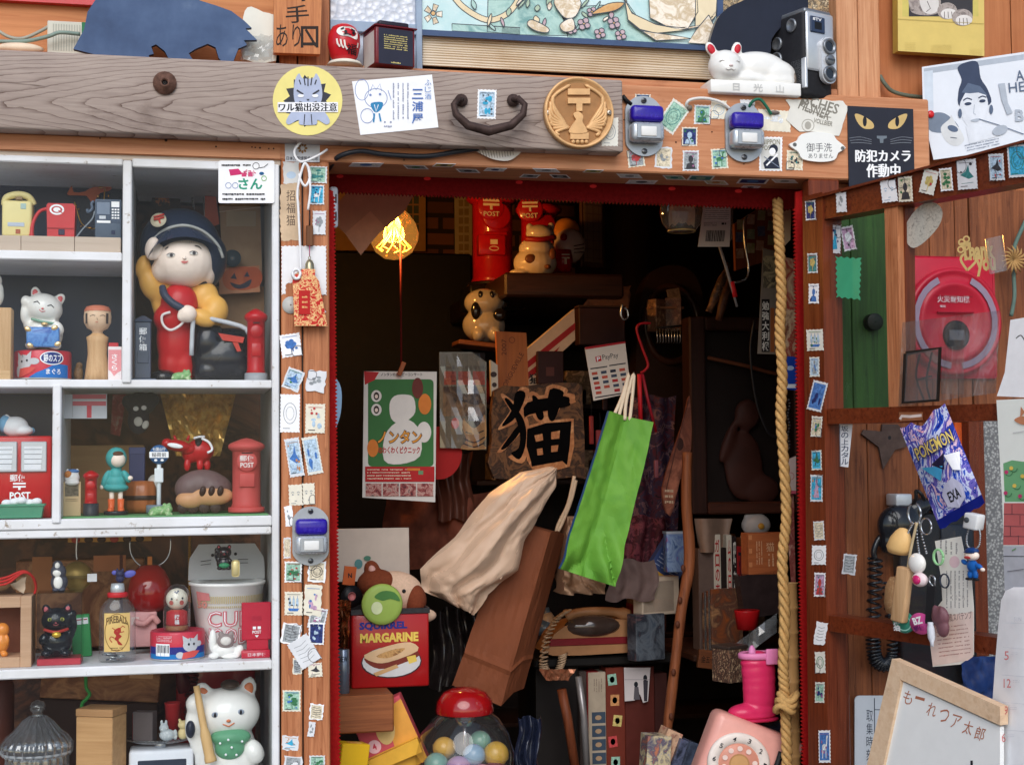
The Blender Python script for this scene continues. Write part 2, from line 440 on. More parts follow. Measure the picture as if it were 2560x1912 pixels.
redw=wood((124,58,32),(78,30,16),'z',1,.32,lines=.3);redx=wood((124,58,32),(78,30,16),'x',1,.32,lines=.3)
darkw=wood((62,36,24),(30,17,12),'z',1,.4);darkx=wood((62,36,24),(30,17,12),'x',1,.4)
palew=wood((214,182,140),(186,148,104),'x',1,lines=.2);palez=wood((214,178,136),(190,148,104),'z',1,lines=.2)
white=chipped();offw=M((206,204,200),.5,.08,20)
paper=M((244,245,248),.6,.05,60);paper2=M((226,224,214),.65,.08,60);black=M((22,22,26),.4,.2)
ink=M((30,32,40),.6,.1);red=M((196,22,34),.3,.12,30,coat=.3);navy=M((38,48,78),.5)
glass=clear((250,252,252),.02,.42,.004);film=clear((246,248,250),.08,1.6,.05)
def weathered():
 m,nt,b=_base('weathered_plank')
 t=nt.nodes.new('ShaderNodeTexCoord');sp=nt.nodes.new('ShaderNodeSeparateXYZ');nt.links.new(t.outputs['Object'],sp.inputs[0])
 x,z=sp.outputs[0],sp.outputs[2]
 n1=_noise(nt,_map(nt,(1.4,1,5)),5,4,.5);n2=_noise(nt,_map(nt,(.05,1,1)),260,5,.7);n3=_noise(nt,_map(nt,(1,1,1)),12,4)
 dz=_math(nt,'ABSOLUTE',_math(nt,'ADD',z,.016))
 par=_math(nt,'MULTIPLY',_math(nt,'POWER',dz,1.35),17.0)
 u=_math(nt,'ADD',_math(nt,'SUBTRACT',x,par),_math(nt,'MULTIPLY',n1.outputs[0],.17))
 fr=_math(nt,'FRACT',_math(nt,'MULTIPLY',u,21.0))
 ln=_math(nt,'MULTIPLY',_math(nt,'POWER',fr,8.0),_math(nt,'MULTIPLY_ADD',n3.outputs[0],1.6,0.1))
 f=_math(nt,'ADD',_math(nt,'MULTIPLY',ln,.55),_math(nt,'MULTIPLY',n2.outputs[0],.62))
 col=_ramp(nt,f,[(.12,S((188,172,160))),(.42,S((160,144,134))),(.8,S((108,86,76))),(1.,S((78,58,50)))])
 mx=nt.nodes.new('ShaderNodeMix');mx.data_type='RGBA';mx.blend_type='MULTIPLY';nt.links.new(_math(nt,'MULTIPLY',n3.outputs[0],.7),mx.inputs[0])
 nt.links.new(col,mx.inputs[6]);mx.inputs[7].default_value=(.62,.56,.58,1);ck=_noise(nt,_map(nt,(.06,1,1)),75,4,.6,.6);st=_noise(nt,_map(nt,(.7,1,1)),17,6,.7);mr=nt.nodes.new('ShaderNodeMapRange');mr.inputs[1].default_value=.66;mr.inputs[2].default_value=.71;nt.links.new(ck.outputs[0],mr.inputs[0]);ms=nt.nodes.new('ShaderNodeMapRange');ms.inputs[1].default_value=.58;ms.inputs[2].default_value=.75;ms.inputs[4].default_value=.55;nt.links.new(st.outputs[0],ms.inputs[0])
 m3=nt.nodes.new('ShaderNodeMix');m3.data_type='RGBA';m3.blend_type='MULTIPLY';nt.links.new(_math(nt,'MAXIMUM',mr.outputs[0],ms.outputs[0]),m3.inputs[0]);nt.links.new(mx.outputs[2],m3.inputs[6]);m3.inputs[7].default_value=(.36,.3,.27,1)
 nt.links.new(m3.outputs[2],b.inputs['Base Color'])
 b.inputs['Roughness'].default_value=.7;_bump(nt,b,f,.3,-.001);return m
def bricks(c1,c2,mort,sx,sz):
 m,nt,b=_base('brick');n=nt.nodes.new('ShaderNodeTexBrick')
 mp_=_map(nt,(1,1,1),'Object',(math.radians(90),0,0));nt.links.new(mp_,n.inputs['Vector'])
 n.inputs['Color1'].default_value=(*S(c1),1);n.inputs['Color2'].default_value=(*S(c2),1);n.inputs['Mortar'].default_value=(*S(mort),1)
 n.inputs['Scale'].default_value=1;n.inputs['Brick Width'].default_value=sx;n.inputs['Row Height'].default_value=sz;n.inputs['Mortar Size'].default_value=.006
 nt.links.new(n.outputs[0],b.inputs['Base Color']);b.inputs['Roughness'].default_value=.8;_bump(nt,b,n.outputs[1],-.6,.004);return m
XL,XR=-1.6,3.2
# ground
g=MB();g.box(-14,16,-16,0.0,-.05,0,M((116,114,112),.9,.2,8,bump=.3));o=world('street',g,kind='structure')
g=MB();g.box(-14,16,0.001,6,-.05,0.004,M((96,88,80),.8,.2,6));world('ground',g,kind='structure')
# lintel and weathered plank
LB=zz(1550,430);LT=zz(1650,216);LX=xx(2325,380)
m=MB();m.box(XL,LX,0,.10,LB,LT,orx,.002,1)
m.box(XL,xx(700,370),-.0015,0,LB+.001,LB+.02,orx)
a=Art(m,pmap(-.0015),.0003)
for x,y,r_ in((18,331,4),(415,351,4),(540,367,2.4),(630,368,2),(638,369,2),(650,370,2.4),(672,372,2),(684,372,2),(1010,400,2.4),(250,346,2)):a.ell(x,y,r_,r_,M((54,34,26),.7),10)
a=Art(m,pmap(0.0),.0003)
for x,y,r_ in((1560,300,2),(1690,356,2.4),(1650,330,1.6),(1780,330,2),(2130,300,2),(1860,410,1.8)):a.ell(x,y,r_,r_,M((74,44,30),.7),10)
lintel=world('door_lintel',m,'orange wooden lintel dotted with old stamps over the dark doorway','lintel')
BT,BB,BX=zz(684,157,-.03),zz(860,354,-.03),xx(1558,300,-.03)
m=MB();m.box(XL,BX,-.03,-.0005,BB,BT,weathered(),.003,2)
plank=world('weathered_plank',m,'grey weathered plank with wavy grain above the white display cabinet','plank')
m=MB();c=pl(412,209,-.03);rust=M((104,74,62),.8,.5,120,bump=.5)
m.lathe([(.001,0),(.0145,0),(.0145,.003),(.007,.0045),(.006,.008),(.004,.008),(.0035,.002),(.0005,.002)],rust,c,20,rotm(90))
m.cyl(.0034,.0015,.0035,black,c,14,rotm(90))
world('rusty_washer',m,'rusty round washer screwed to the weathered plank','washer')
# the two-board door post left of the doorway
m=MB();PX0,PX1,PX2=xx(703,1000),xx(757,1000),xx(824,1000)
m.box(PX0,PX1-.0012,0,.09,0,LB,orz,.0015,1);m.box(PX1+.0012,PX2,.001,.09,0,LB,orz,.0015,1);m.box(PX1-.002,PX1+.002,.006,.08,0,LB,darkw)
world('door_post',m,'orange double board post covered in peeling stamps left of the doorway','post')
# red velvet ribbon round the doorway, toothed along its edge
vel_shade=M((108,9,11),.85,.25,200,spec=.2);velr=M((150,14,14),.8,.2,200,spec=.3)  # darker red for the top run: shade painted into the velvet
RY=.085
def teeth(a,b,n,d,P):
 pts=[]
 for i in range(n):
  t=i/n;s_=(i+.5)/n;p=(a[0]+(b[0]-a[0])*t,a[1]+(b[1]-a[1])*t);q=(a[0]+(b[0]-a[0])*s_,a[1]+(b[1]-a[1])*s_)
  pts+=[p,(q[0]+d[0],q[1]+d[1])]
 return pts+[b]
m=MB()
slab(m,[(800,430),(2024,462)]+teeth((1994,520),(834,478),130,(0,7),RY)+[(800,476)],RY,.004,vel_shade)
for(x,y)in((850,441),(1068,447),(1298,456),(1483,466),(1680,472),(1846,478)):
 a=Art(m,pmap(RY),.0045);a.ell(x,y,9,4.5,M((216,34,40),.5))
slab(m,[(2040,470),(2044,1940),(2013,1940)]+teeth((2011,1930),(1989,520),150,(-6,0),RY)[::1]+[(1989,480)],.03,.004,velr)
slab(m,[(812,470),(833,478)]+teeth((833,490),(847,1930),150,(6,0),RY)+[(812,1940)],.03,.004,velr)
world('velvet_ribbon',m,'red velvet ribbon with toothed edge framing the dark doorway','ribbon')
# jamb on the right
m=MB();JX=xx(2026,1000,.0)
m.box(JX+.004,JX+.05,.0,.024,0,LB,redw,.002,1)
world('door_jamb',m,'dark red door jamb at the right of the doorway','jamb')
# ---------- display cabinet ----------
CX1=xx(698,1000);CZ0,CZT=.55,zz(0,388);cab=root('display_cabinet',(xx(340,1500),.15,CZ0),'white painted display cabinet full of toys left of the door post','cabinet')
def cpart(n,mb,l=None):return world(n,mb,l,parent=cab)
m=MB();m.box(XL,CX1+.002,.004,.02,CZT,LB,M((196,180,164),.6,.1));cpart('top_board',m)
def rail(y,x,hpx,x0,x1,d,Y0=0.0,name='shelf',r=.0015):
 z1=zz(x,y,Y0);z0=zz(x,y+hpx,Y0);m=MB();m.box(x0,x1,Y0,d,z0,z1,white,r,1);cpart(name,m);return z1
DX0,DX1=xx(306,700),xx(329,700);EX0,EX1=xx(131,1130),xx(153,1130);SX0=xx(680,1100)
rail(397,300,17,XL,DX0,.25,name='top_rail');rail(398,400,22,DX1,SX0,.25,name='top_rail')
ZS1=rail(628,150,23,XL,DX0-.0005,.16)
ZS2=rail(949,340,21,XL,SX0,.16)
ZS3=rail(1294,340,26,XL,SX0,.16);rail(1321,340,20,XL,SX0-.0005,.16,.002)
ZS4=rail(1662,340,24,XL,SX0,.16)
ZS5=zz(340,2012);m=MB();m.box(XL,SX0,0,.3,ZS5-.02,ZS5,white,.0015,1);cpart('shelf',m)
m=MB();m.box(SX0,CX1,-.003,.012,CZ0,CZT,white,.0015,1);cpart('stile',m)
m=MB();m.box(SX0+.001,SX0+.006,.012,.30,CZ0,CZT-.002,M((176,178,178),.6));cpart('side_panel',m)
m=MB();m.box(DX0,DX1,-.003,.16,zz(320,958),zz(320,402),white,.0015,1);cpart('divider',m)
m=MB();m.box(EX0,EX1,-.003,.16,zz(140,1308),zz(140,962),white,.0015,1);cpart('divider',m)
slate=M((56,66,88),.35,.3,12);brownb=printed([(70,44,32),(110,66,44),(52,34,30),(128,84,60)],9)
m=MB();m.box(XL,DX1,.165,.17,ZS2,CZT,slate);m.box(XL,EX0,.165,.17,ZS3,ZS2-.011,slate)
m.box(XL,CX1+.01,.33,.34,CZ0,CZT,brownb);cpart('back_panel',m)
m=MB();m.box(XL,CX1,.0,.34,CZ0-.02,CZ0,white);cpart('base',m)
def pane(x0,x1,y0,y1,Y=.008):
 m=MB();z1,z0=zz((x0+x1)/2,y0,Y),zz((x0+x1)/2,y1,Y);X0,X1=xx(x0,1000,Y),xx(x1,1000,Y)
 m.add([(X0,Y,z0),(X1,Y,z0),(X1,Y,z1),(X0,Y,z1)],[(0,1,2,3)],glass);cpart('glass_pane',m)
pane(-60,309,412,632);pane(-60,309,648,950);pane(327,682,416,950);pane(-60,133,970,1294);pane(151,682,970,1294);pane(-60,682,1338,1664);pane(-60,682,1684,2010)
# ---------- upper wall, window, posts ----------
WY=.075
m=MB();m.box(XL,xx(690,60,WY),WY,WY+.02,LT+.0005,2.6,ply);m.box(XL,xx(255,4,WY),WY-.012,WY-.0005,zz(100,6,WY-.012),2.6,red)
world('plywood_wall',m,'orange plywood wall behind the blue animal board','wall')
m=MB();m.box(xx(700,60,.05),xx(744,60,.05)-.001,.05,.07,LT+.0005,2.6,orz,.001,1);m.box(xx(744,60,.05)+.001,xx(824,60,.05),.05,.07,LT+.0005,2.6,orz,.001,1)
world('wall_post',m,'two orange upright boards behind the hand lettered wooden plaque','post')
m=MB();xa,xb,xc=xx(2092,100,.04),xx(2146,100,.04),xx(2200,100,.04)
m.box(xa,xb-.0007,.04,.08,LT+.0005,2.6,postz,.001,1);m.box(xb+.0007,xc,.041,.08,LT+.0005,2.6,postz,.001,1)
world('wall_post',m,'pale upright post of two boards beside the film camera','post')
WZ=LB-.02
m=MB();m.box(xc+.0005,xx(2528,100,.055)-.001,.055,.08,WZ,2.6,plyz);m.box(xx(2528,100,.055)+.001,XR,.055,.08,WZ,2.6,plyz)
world('board_wall',m,'reddish orange board wall behind the yellow kitten picture','wall')
# window with frosted, stained and ribbed glass
win=root('window',(xx(1400,150,.06),.06,LT),'pale blue framed window with stained glass over the doorway','window')
blu=M((150,168,190),.4,.1);blud=M((64,84,120),.4,.1)
def wbox(n,x0,x1,y0,y1,Y0,Y1,mt,ph=130):
 m=MB();m.box(xx(x0,ph,Y0),xx(x1,ph,Y0),Y0,Y1,zz((x0+x1)/2,y1,Y0),zz((x0+x1)/2,y0,Y0),mt,.0008,1);return world(n,m,parent=win)
m=MB();m.box(xx(826,100,.03),xx(2091,100,.03),.03,.09,LT+.0005,zz(1300,184,.03),orx,.001,1);world('sill',m,parent=win)
def frosted():
 m_,nt,b=_base('frosted');n=nt.nodes.new('ShaderNodeTexVoronoi');n.inputs['Scale'].default_value=130;nt.links.new(_map(nt,(1,1,1)),n.inputs['Vector'])
 nt.links.new(_ramp(nt,n.outputs[0],[(.0,S((236,238,244))),(.7,S((196,202,214)))]),b.inputs['Base Color']);b.inputs['Roughness'].default_value=.25;_bump(nt,b,n.outputs[0],.8,.002);return m_
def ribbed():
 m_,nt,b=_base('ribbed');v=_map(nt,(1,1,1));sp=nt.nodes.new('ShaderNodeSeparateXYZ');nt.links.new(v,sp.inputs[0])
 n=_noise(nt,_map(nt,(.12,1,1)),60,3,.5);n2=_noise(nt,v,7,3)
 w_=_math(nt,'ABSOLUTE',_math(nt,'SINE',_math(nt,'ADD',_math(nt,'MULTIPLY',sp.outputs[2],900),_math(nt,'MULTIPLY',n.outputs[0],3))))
 f=_math(nt,'ADD',_math(nt,'MULTIPLY',w_,.3),_math(nt,'ADD',_math(nt,'MULTIPLY',n.outputs[0],.3),_math(nt,'SUBTRACT',_math(nt,'MULTIPLY',n2.outputs[0],.7),_math(nt,'MULTIPLY',sp.outputs[0],.5))))  # x term paints shading and reflection into the glass, browner to the right
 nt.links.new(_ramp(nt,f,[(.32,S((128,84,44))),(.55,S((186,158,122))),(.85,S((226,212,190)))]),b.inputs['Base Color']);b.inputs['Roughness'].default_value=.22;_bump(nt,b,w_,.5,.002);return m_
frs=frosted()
wbox('pane',826,1041,-60,70,.062,.066,frs);wbox('frame',826,1041,55,82,.054,.07,blu);wbox('pane',826,1041,82,184,.062,.066,M((206,216,230),.2))
wbox('frame',1041,1056,-60,186,.052,.07,blu)
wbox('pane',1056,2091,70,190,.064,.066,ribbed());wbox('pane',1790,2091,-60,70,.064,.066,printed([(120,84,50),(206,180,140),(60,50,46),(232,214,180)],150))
m=MB();q=MB()
fr=[(1054,74),(1300,88),(1800,115),(1800,128),(1300,102),(1054,88)]
slab(m,fr,.058,.004,blud);slab(m,[(1793,-60),(1808,-60),(1808,128),(1793,128)],.0575,.004,blud);world('frame',m,parent=win)
# stained glass panel: leaded patches
teal=printed([(146,186,180),(182,214,206),(120,164,162)],30,.2);pale=printed([(186,222,224),(216,236,236)],20,.2);pearl=printed([(230,214,190),(250,240,224),(206,184,150),(240,230,214)],45,.15)
cream=printed([(226,208,170),(240,224,190)],20,.2);amber=printed([(206,150,90),(232,196,140)],40,.2);lilac=printed([(188,160,170),(204,180,186)],40,.2);green=printed([(156,180,156),(190,208,182)],40,.2);lead=M((74,82,90),.4)
a=slab(q,[(1054,-50),(1795,-50),(1795,117),(1300,90),(1054,76)],.06,.003,pale)
def pane_(pts,mt):a.poly(pts,mt);a.line(pts+[pts[0]],2.2,lead);a.h-=a.st*2
pane_([(1130,60),(1300,70),(1300,88),(1130,78)],teal)
pane_([(1220,0),(1400,0),(1420,90),(1300,88),(1218,80)],teal);pane_([(1400,20),(1570,10),(1640,108),(1420,96)],teal);a.h+=a.st*2
r_=random.Random(3)
for i in range(5):  # flower
 t=2*math.pi*i/5;pane_([(1083+18*math.cos(t+u)*s_,36+20*math.sin(t+u)*s_)for u,s_ in((-.5,.5),(-.3,1.3),(.3,1.3),(.5,.5))],pearl)
a.h+=a.st*2;pane_(el(1083,34,6,6,10),amber);a.h+=a.st*2
def band(pts,wd,mt):
 L=sp2(pts,5,False);a.line(L,wd+4,lead);a.line(L,wd,mt);a.h-=a.st*2
band([(1125,-20),(1160,20),(1215,50),(1260,40),(1290,10),(1300,-20)],12,cream);a.h+=a.st*2
for i in range(26):
 x,y=r_.uniform(1180,1560),r_.uniform(-10,84);h_=r_.uniform(14,34);an=r_.uniform(-.7,.7);wd=r_.uniform(4,8);mt=r_.choice([green,teal,pearl,green,cream,lilac])
 p=[(x,y),(x+wd*math.cos(an)+h_*.5*math.sin(an),y-h_*.5*math.cos(an)),(x+h_*math.sin(an),y-h_*math.cos(an)),(x-wd*math.cos(an)+h_*.5*math.sin(an),y-h_*.5*math.cos(an))]
 pane_(sp2(p,4),mt);a.h+=a.st
for x,y,s_ in((1460,60,1),(1500,84,.9),(1535,58,1),(1552,88,.9),(1480,30,.8),(1430,74,.8)):
 for i in range(4):pane_(el(x+9*s_*math.cos(1.57*i+.5),y+9*s_*math.sin(1.57*i+.5),8*s_,7*s_,8),lilac)
 a.h+=a.st*2;pane_(el(x,y,3,3,8),amber);a.h+=a.st
for pts in([(1385,0),(1450,0),(1440,40),(1410,44)],[(1330,50),(1370,70),(1368,82),(1340,78),(1318,62)],[(1400,62),(1430,46),(1436,74),(1410,80)]):pane_(sp2(pts,4),pearl);a.h+=a.st
pane_(sp2([(1480,34),(1520,10),(1560,8),(1540,26),(1500,34)],4),amber);a.h+=a.st*2
band([(1562,-10),(1575,30),(1630,60),(1700,72),(1760,60),(1790,30)],3,pearl)
pane_([(1620,-40),(1680,-40),(1740,-40),(1745,30),(1720,72),(1665,66),(1625,45)],pearl);a.h+=a.st
pane_([(1740,-40),(1795,-40),(1790,40),(1772,60),(1738,66)],cream);a.h+=a.st
pane_([(1562,0),(1580,34),(1640,62),(1710,76),(1640,84),(1600,74),(1570,50)],cream);a.h+=a.st
pane_([(1568,54),(1605,78),(1690,90),(1730,98),(1640,102)],pearl);a.h+=a.st
pane_([(1772,38),(1790,76),(1780,112),(1720,108),(1740,76)],pearl)
world('pane',q,parent=win)
# dark board wall and neighbours seen right of the doorway (behind the open door)
wy=.02;DXW=xx(2440,1300,wy)
m=MB();wpl=wood((160,98,62),(98,52,30),'z',.8,lines=.6,blotch=.45)
xs_=[JX+.051]+[xx(p,1300,wy)for p in(2105,2172,2300,2340,2405)]+[DXW]
for i in range(len(xs_)-1):m.box(xs_[i]+.0006,xs_[i+1]-.0006,wy,wy+.05,0,LB-.001,wpl,.001,1)
world('plank_wall',m,'brown plank wall behind the open glazed door','wall')
m=MB();grn=wood((52,88,38),(28,52,22),'z',.7,lines=.5);gx=[xx(p,800,.012)for p in(2052,2128,2250)]
for i in range(2):m.box(gx[i]+.0005,gx[i+1]-.0005,.010,.0195,zz(2150,1030,.01),zz(2150,500,.01),grn,.001,1)
m.cyl(.012,-.006,.010,M((24,30,22),.5),(xx(2185,785,.0),.006,zz(2185,805,.0)),18,rotm(90))
world('shutter',m,'green painted plank shutter behind the left pane of the door','shutter')
def pebble():
 m_,nt,b=_base('pebbledash');n=nt.nodes.new('ShaderNodeTexVoronoi');n.inputs['Scale'].default_value=260;nt.links.new(_map(nt,(1,1,1)),n.inputs['Vector'])
 nt.links.new(_ramp(nt,n.outputs[0],[(.05,S((196,196,194))),(.6,S((112,112,114)))]),b.inputs['Base Color']);b.inputs['Roughness'].default_value=.9;_bump(nt,b,n.outputs[0],-.9,.004);return m_
cut=zz(2500,1030,.03)
m=MB();m.box(DXW+.003,XR,wy+.001,wy+.05,cut,LB-.002,wpl,.001,1);world('plank_wall',m,'brown boards right of the fire telephone above the grey wall','wall')
m=MB();m.box(DXW+.012,XR,.03,.2,0,cut-.001,pebble());world('concrete_wall',m,'grey pebble dashed wall beside the brown planks','wall')
m=MB();m.box(xx(2424,1300,.0),xx(2462,1300,0),-.004,.0195,zz(2440,1640,0),zz(2440,1040,0),redw,.001,1);world('corner_board',m,'dark brown corner board edging the plank wall','board')
# ---------- room behind ----------
IX0,IX1=PX2-.45,JX+.55
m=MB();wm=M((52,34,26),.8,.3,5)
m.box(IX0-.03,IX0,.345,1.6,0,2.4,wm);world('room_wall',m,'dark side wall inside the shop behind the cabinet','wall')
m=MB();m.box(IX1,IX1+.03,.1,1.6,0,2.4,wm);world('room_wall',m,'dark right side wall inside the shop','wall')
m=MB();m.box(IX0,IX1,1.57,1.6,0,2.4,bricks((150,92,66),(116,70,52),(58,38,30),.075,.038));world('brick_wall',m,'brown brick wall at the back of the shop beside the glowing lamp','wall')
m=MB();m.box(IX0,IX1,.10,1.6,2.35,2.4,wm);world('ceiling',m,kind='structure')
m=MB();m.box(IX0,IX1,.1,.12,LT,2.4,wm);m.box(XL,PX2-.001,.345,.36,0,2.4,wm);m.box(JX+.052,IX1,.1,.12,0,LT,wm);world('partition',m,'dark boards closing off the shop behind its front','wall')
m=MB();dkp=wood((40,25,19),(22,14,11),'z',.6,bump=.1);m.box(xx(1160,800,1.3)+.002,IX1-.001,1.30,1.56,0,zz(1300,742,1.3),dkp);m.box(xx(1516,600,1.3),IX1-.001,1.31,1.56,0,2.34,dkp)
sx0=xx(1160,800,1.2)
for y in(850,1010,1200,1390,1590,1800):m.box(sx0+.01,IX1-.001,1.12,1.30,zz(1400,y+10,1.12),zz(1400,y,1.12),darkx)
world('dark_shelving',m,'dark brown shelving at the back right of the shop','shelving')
rs=random.Random(21)
for i in range(34):
 q=MB();u_=1185+(i%12)*62+rs.uniform(-16,16);y_=(1010,1200,1390,1590)[i%4];h_=rs.uniform(.03,.075);w_=rs.uniform(.012,.035);c=pl(u_,y_,1.16);c.z=zz(1400,y_,1.12)+.0005;c_=rs.choice([(150,90,60),(180,134,100),(110,66,54),(200,164,130),(160,50,44),(120,104,90),(90,106,120)])
 if i%3:q.box(c.x-w_,c.x+w_,c.y-.02,c.y+.05,c.z,c.z+h_,printed([c_,tuple(int(k*.6)for k in c_),tuple(min(255,int(k*1.3))for k in c_)],50),.002,1)
 else:q.lathe([(.001,0),(w_*.8,0),(w_,h_*.4),(w_*.7,h_*.8),(w_*.4,h_),(.001,h_)],M(c_,.3,.2,30,coat=.3),c,18)
 world('stored_box' if i%3 else 'stored_jar',q,('dim printed box' if i%3 else 'dim round jar')+' on the dark shelving behind the hanging bags','box' if i%3 else 'jar','boxes on the dark shelving' if i%3 else 'jars on the dark shelving')
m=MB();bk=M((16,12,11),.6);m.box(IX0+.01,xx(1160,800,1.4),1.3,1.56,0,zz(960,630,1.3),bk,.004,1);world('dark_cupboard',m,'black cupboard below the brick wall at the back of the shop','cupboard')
# ================= stamps and papers stuck on the front =================
INK={'b':(70,120,190),'n':(36,50,110),'t':(60,130,130),'g':(60,120,80),'k':(60,60,66),'r':(190,70,70),'p':(170,110,150),'o':(200,140,90),'y':(200,180,110),'c':(60,170,210),'w':(226,230,236),'s':(150,156,160),'l':(176,200,220),'e':(214,202,176),'v':(196,160,190),'m':(150,190,170)}
def inkm(c):return M(INK[c],.65,.35,260)
PAP=[paper,paper2,M((232,226,208),.65,.1,90),M((222,224,228),.6,.1,50)]
def stamp(px,py,w_,h_,rot,bg_,fg,motif,label,P=0.0,group=None,torn_=False,bord='w',name='stamp',lift=.0004,cat='stamp'):
 c,d=math.cos(math.radians(rot)),math.sin(math.radians(rot))
 def q(u,v):return(px+(u*w_*c-v*h_*d),py+(u*w_*d+v*h_*c))
 base=rq(px,py,w_,h_,rot)
 pts=torn(base,max(1.2,w_*.05),max(4,w_*.16),int(px*7+py))if torn_ else zig(base)
 def art(a):
  f=inkm(fg);rnd=random.Random(int(px+py*3))
  if bg_!=bord or bg_!='w':a.poly([q(u,v)for u,v in((-.4,-.42),(.4,-.42),(.4,.42),(-.4,.42))],printed([tuple(min(255,x+34)for x in INK[bg_]),INK[bg_],tuple(int(x*.68)for x in INK[bg_])],300,.6))
  E_=lambda cx,cy,rx,ry:a.poly([q(cx+rx*math.cos(t),cy+ry*math.sin(t))for t in(6.283*i/14 for i in range(14))],f)
  L_=lambda pts,ww:a.line([q(*p)for p in pts],ww,f)
  if motif=='head':E_(0,-.08,.15,.17);a.poly([q(*p)for p in((-.3,.4),(-.22,.15),(0,.08),(.22,.15),(.3,.4))],f)
  elif motif=='bird':a.poly([q(*p)for p in((-.34,.02),(-.05,-.1),(.1,-.32),(.14,-.08),(.34,.1),(.08,.16),(-.1,.1))],f);L_([(-.3,.3),(.3,.28)],1.2)
  elif motif=='tree':
   for i in range(6):E_(rnd.uniform(-.25,.25),rnd.uniform(-.25,.2),.14,.07)
   L_([(0,-.1),(.04,.38)],2)
  elif motif=='ship':
   a.poly([q(*p)for p in((-.3,.2),(.32,.2),(.22,.32),(-.24,.32))],f)
   for x in(-.2,0,.2):L_([(x,.2),(x,-.32)],1);a.poly([q(*p)for p in((x-.08,.1),(x+.08,.1),(x+.05,-.22),(x-.05,-.22))],inkm('l'))
  elif motif=='flower':
   for i in range(5):E_(.16*math.cos(1.257*i),-.04+.13*math.sin(1.257*i),.12,.1)
   E_(0,-.04,.05,.04);L_([(0,.1),(0,.38)],1.5)
  elif motif=='deer':E_(0,.02,.2,.1);L_([(.16,0),(.22,-.3)],3);L_([(-.14,.08),(-.16,.36)],2);L_([(.12,.08),(.12,.36)],2);E_(.24,-.3,.07,.04)
  elif motif=='round':a.line([q(.32*math.cos(t),.27*math.sin(t))for t in(6.283*i/20 for i in range(21))],1.6,f);a.line([q(.2*math.cos(t),.17*math.sin(t))for t in(6.283*i/20 for i in range(21))],1,f)
  elif motif=='face':
   for x in(-.2,.2):L_([(x-.1,-.1),(x,-.15),(x+.1,-.1)],2);E_(x,-.02,.07,.03);a.h-=a.st
   L_([(-.08,.28),(.08,.28)],2)
  elif motif=='dress':E_(0,-.24,.1,.1);a.poly([q(*p)for p in((-.06,-.14),(.08,-.14),(.24,.34),(-.2,.36))],f);L_([(-.24,.1),(.2,-.06)],2.5)
  elif motif=='lines':
   for i in range(5):L_([(-.3,-.28+.14*i),(0,-.24+.14*i),(.3,-.3+.14*i)],1.2);a.h-=a.st
  else:
   for i in range(5):E_(rnd.uniform(-.24,.24),rnd.uniform(-.26,.26),rnd.uniform(.05,.15),rnd.uniform(.04,.13))
  a.up()
  if motif not in('none','lines','round','face'):
   f=inkm(rnd.choice('kbgrpotn'));[E_(rnd.uniform(-.3,.3),rnd.uniform(-.34,.34),rnd.uniform(.03,.08),rnd.uniform(.02,.06))for i in range(rnd.randint(2,5))];L_([(-.36,-.38),(.36,-.38)],1);f=inkm('k')
  if rnd.random()<.4:
   cx,cy_=rnd.choice((-.3,.3)),rnd.choice((-.3,.3));pm=M((90,88,96),.7)
   a.line([q(max(-.48,min(.48,cx+.3*math.cos(t))),max(-.48,min(.48,cy_+.25*math.sin(t))))for t in(6.283*i/18 for i in range(19))],1.3,pm)
  if motif not in('lines','none')and w_>34:L_([(-.34,.44-.05),(.0,.44-.05)],1.6)
 return flat(name,label,cat,P,pts,inkm(bord)if bord!='w' else PAP[int(px*3+py)%4],art,lift,group)
G1='stamps stuck on the left door post'
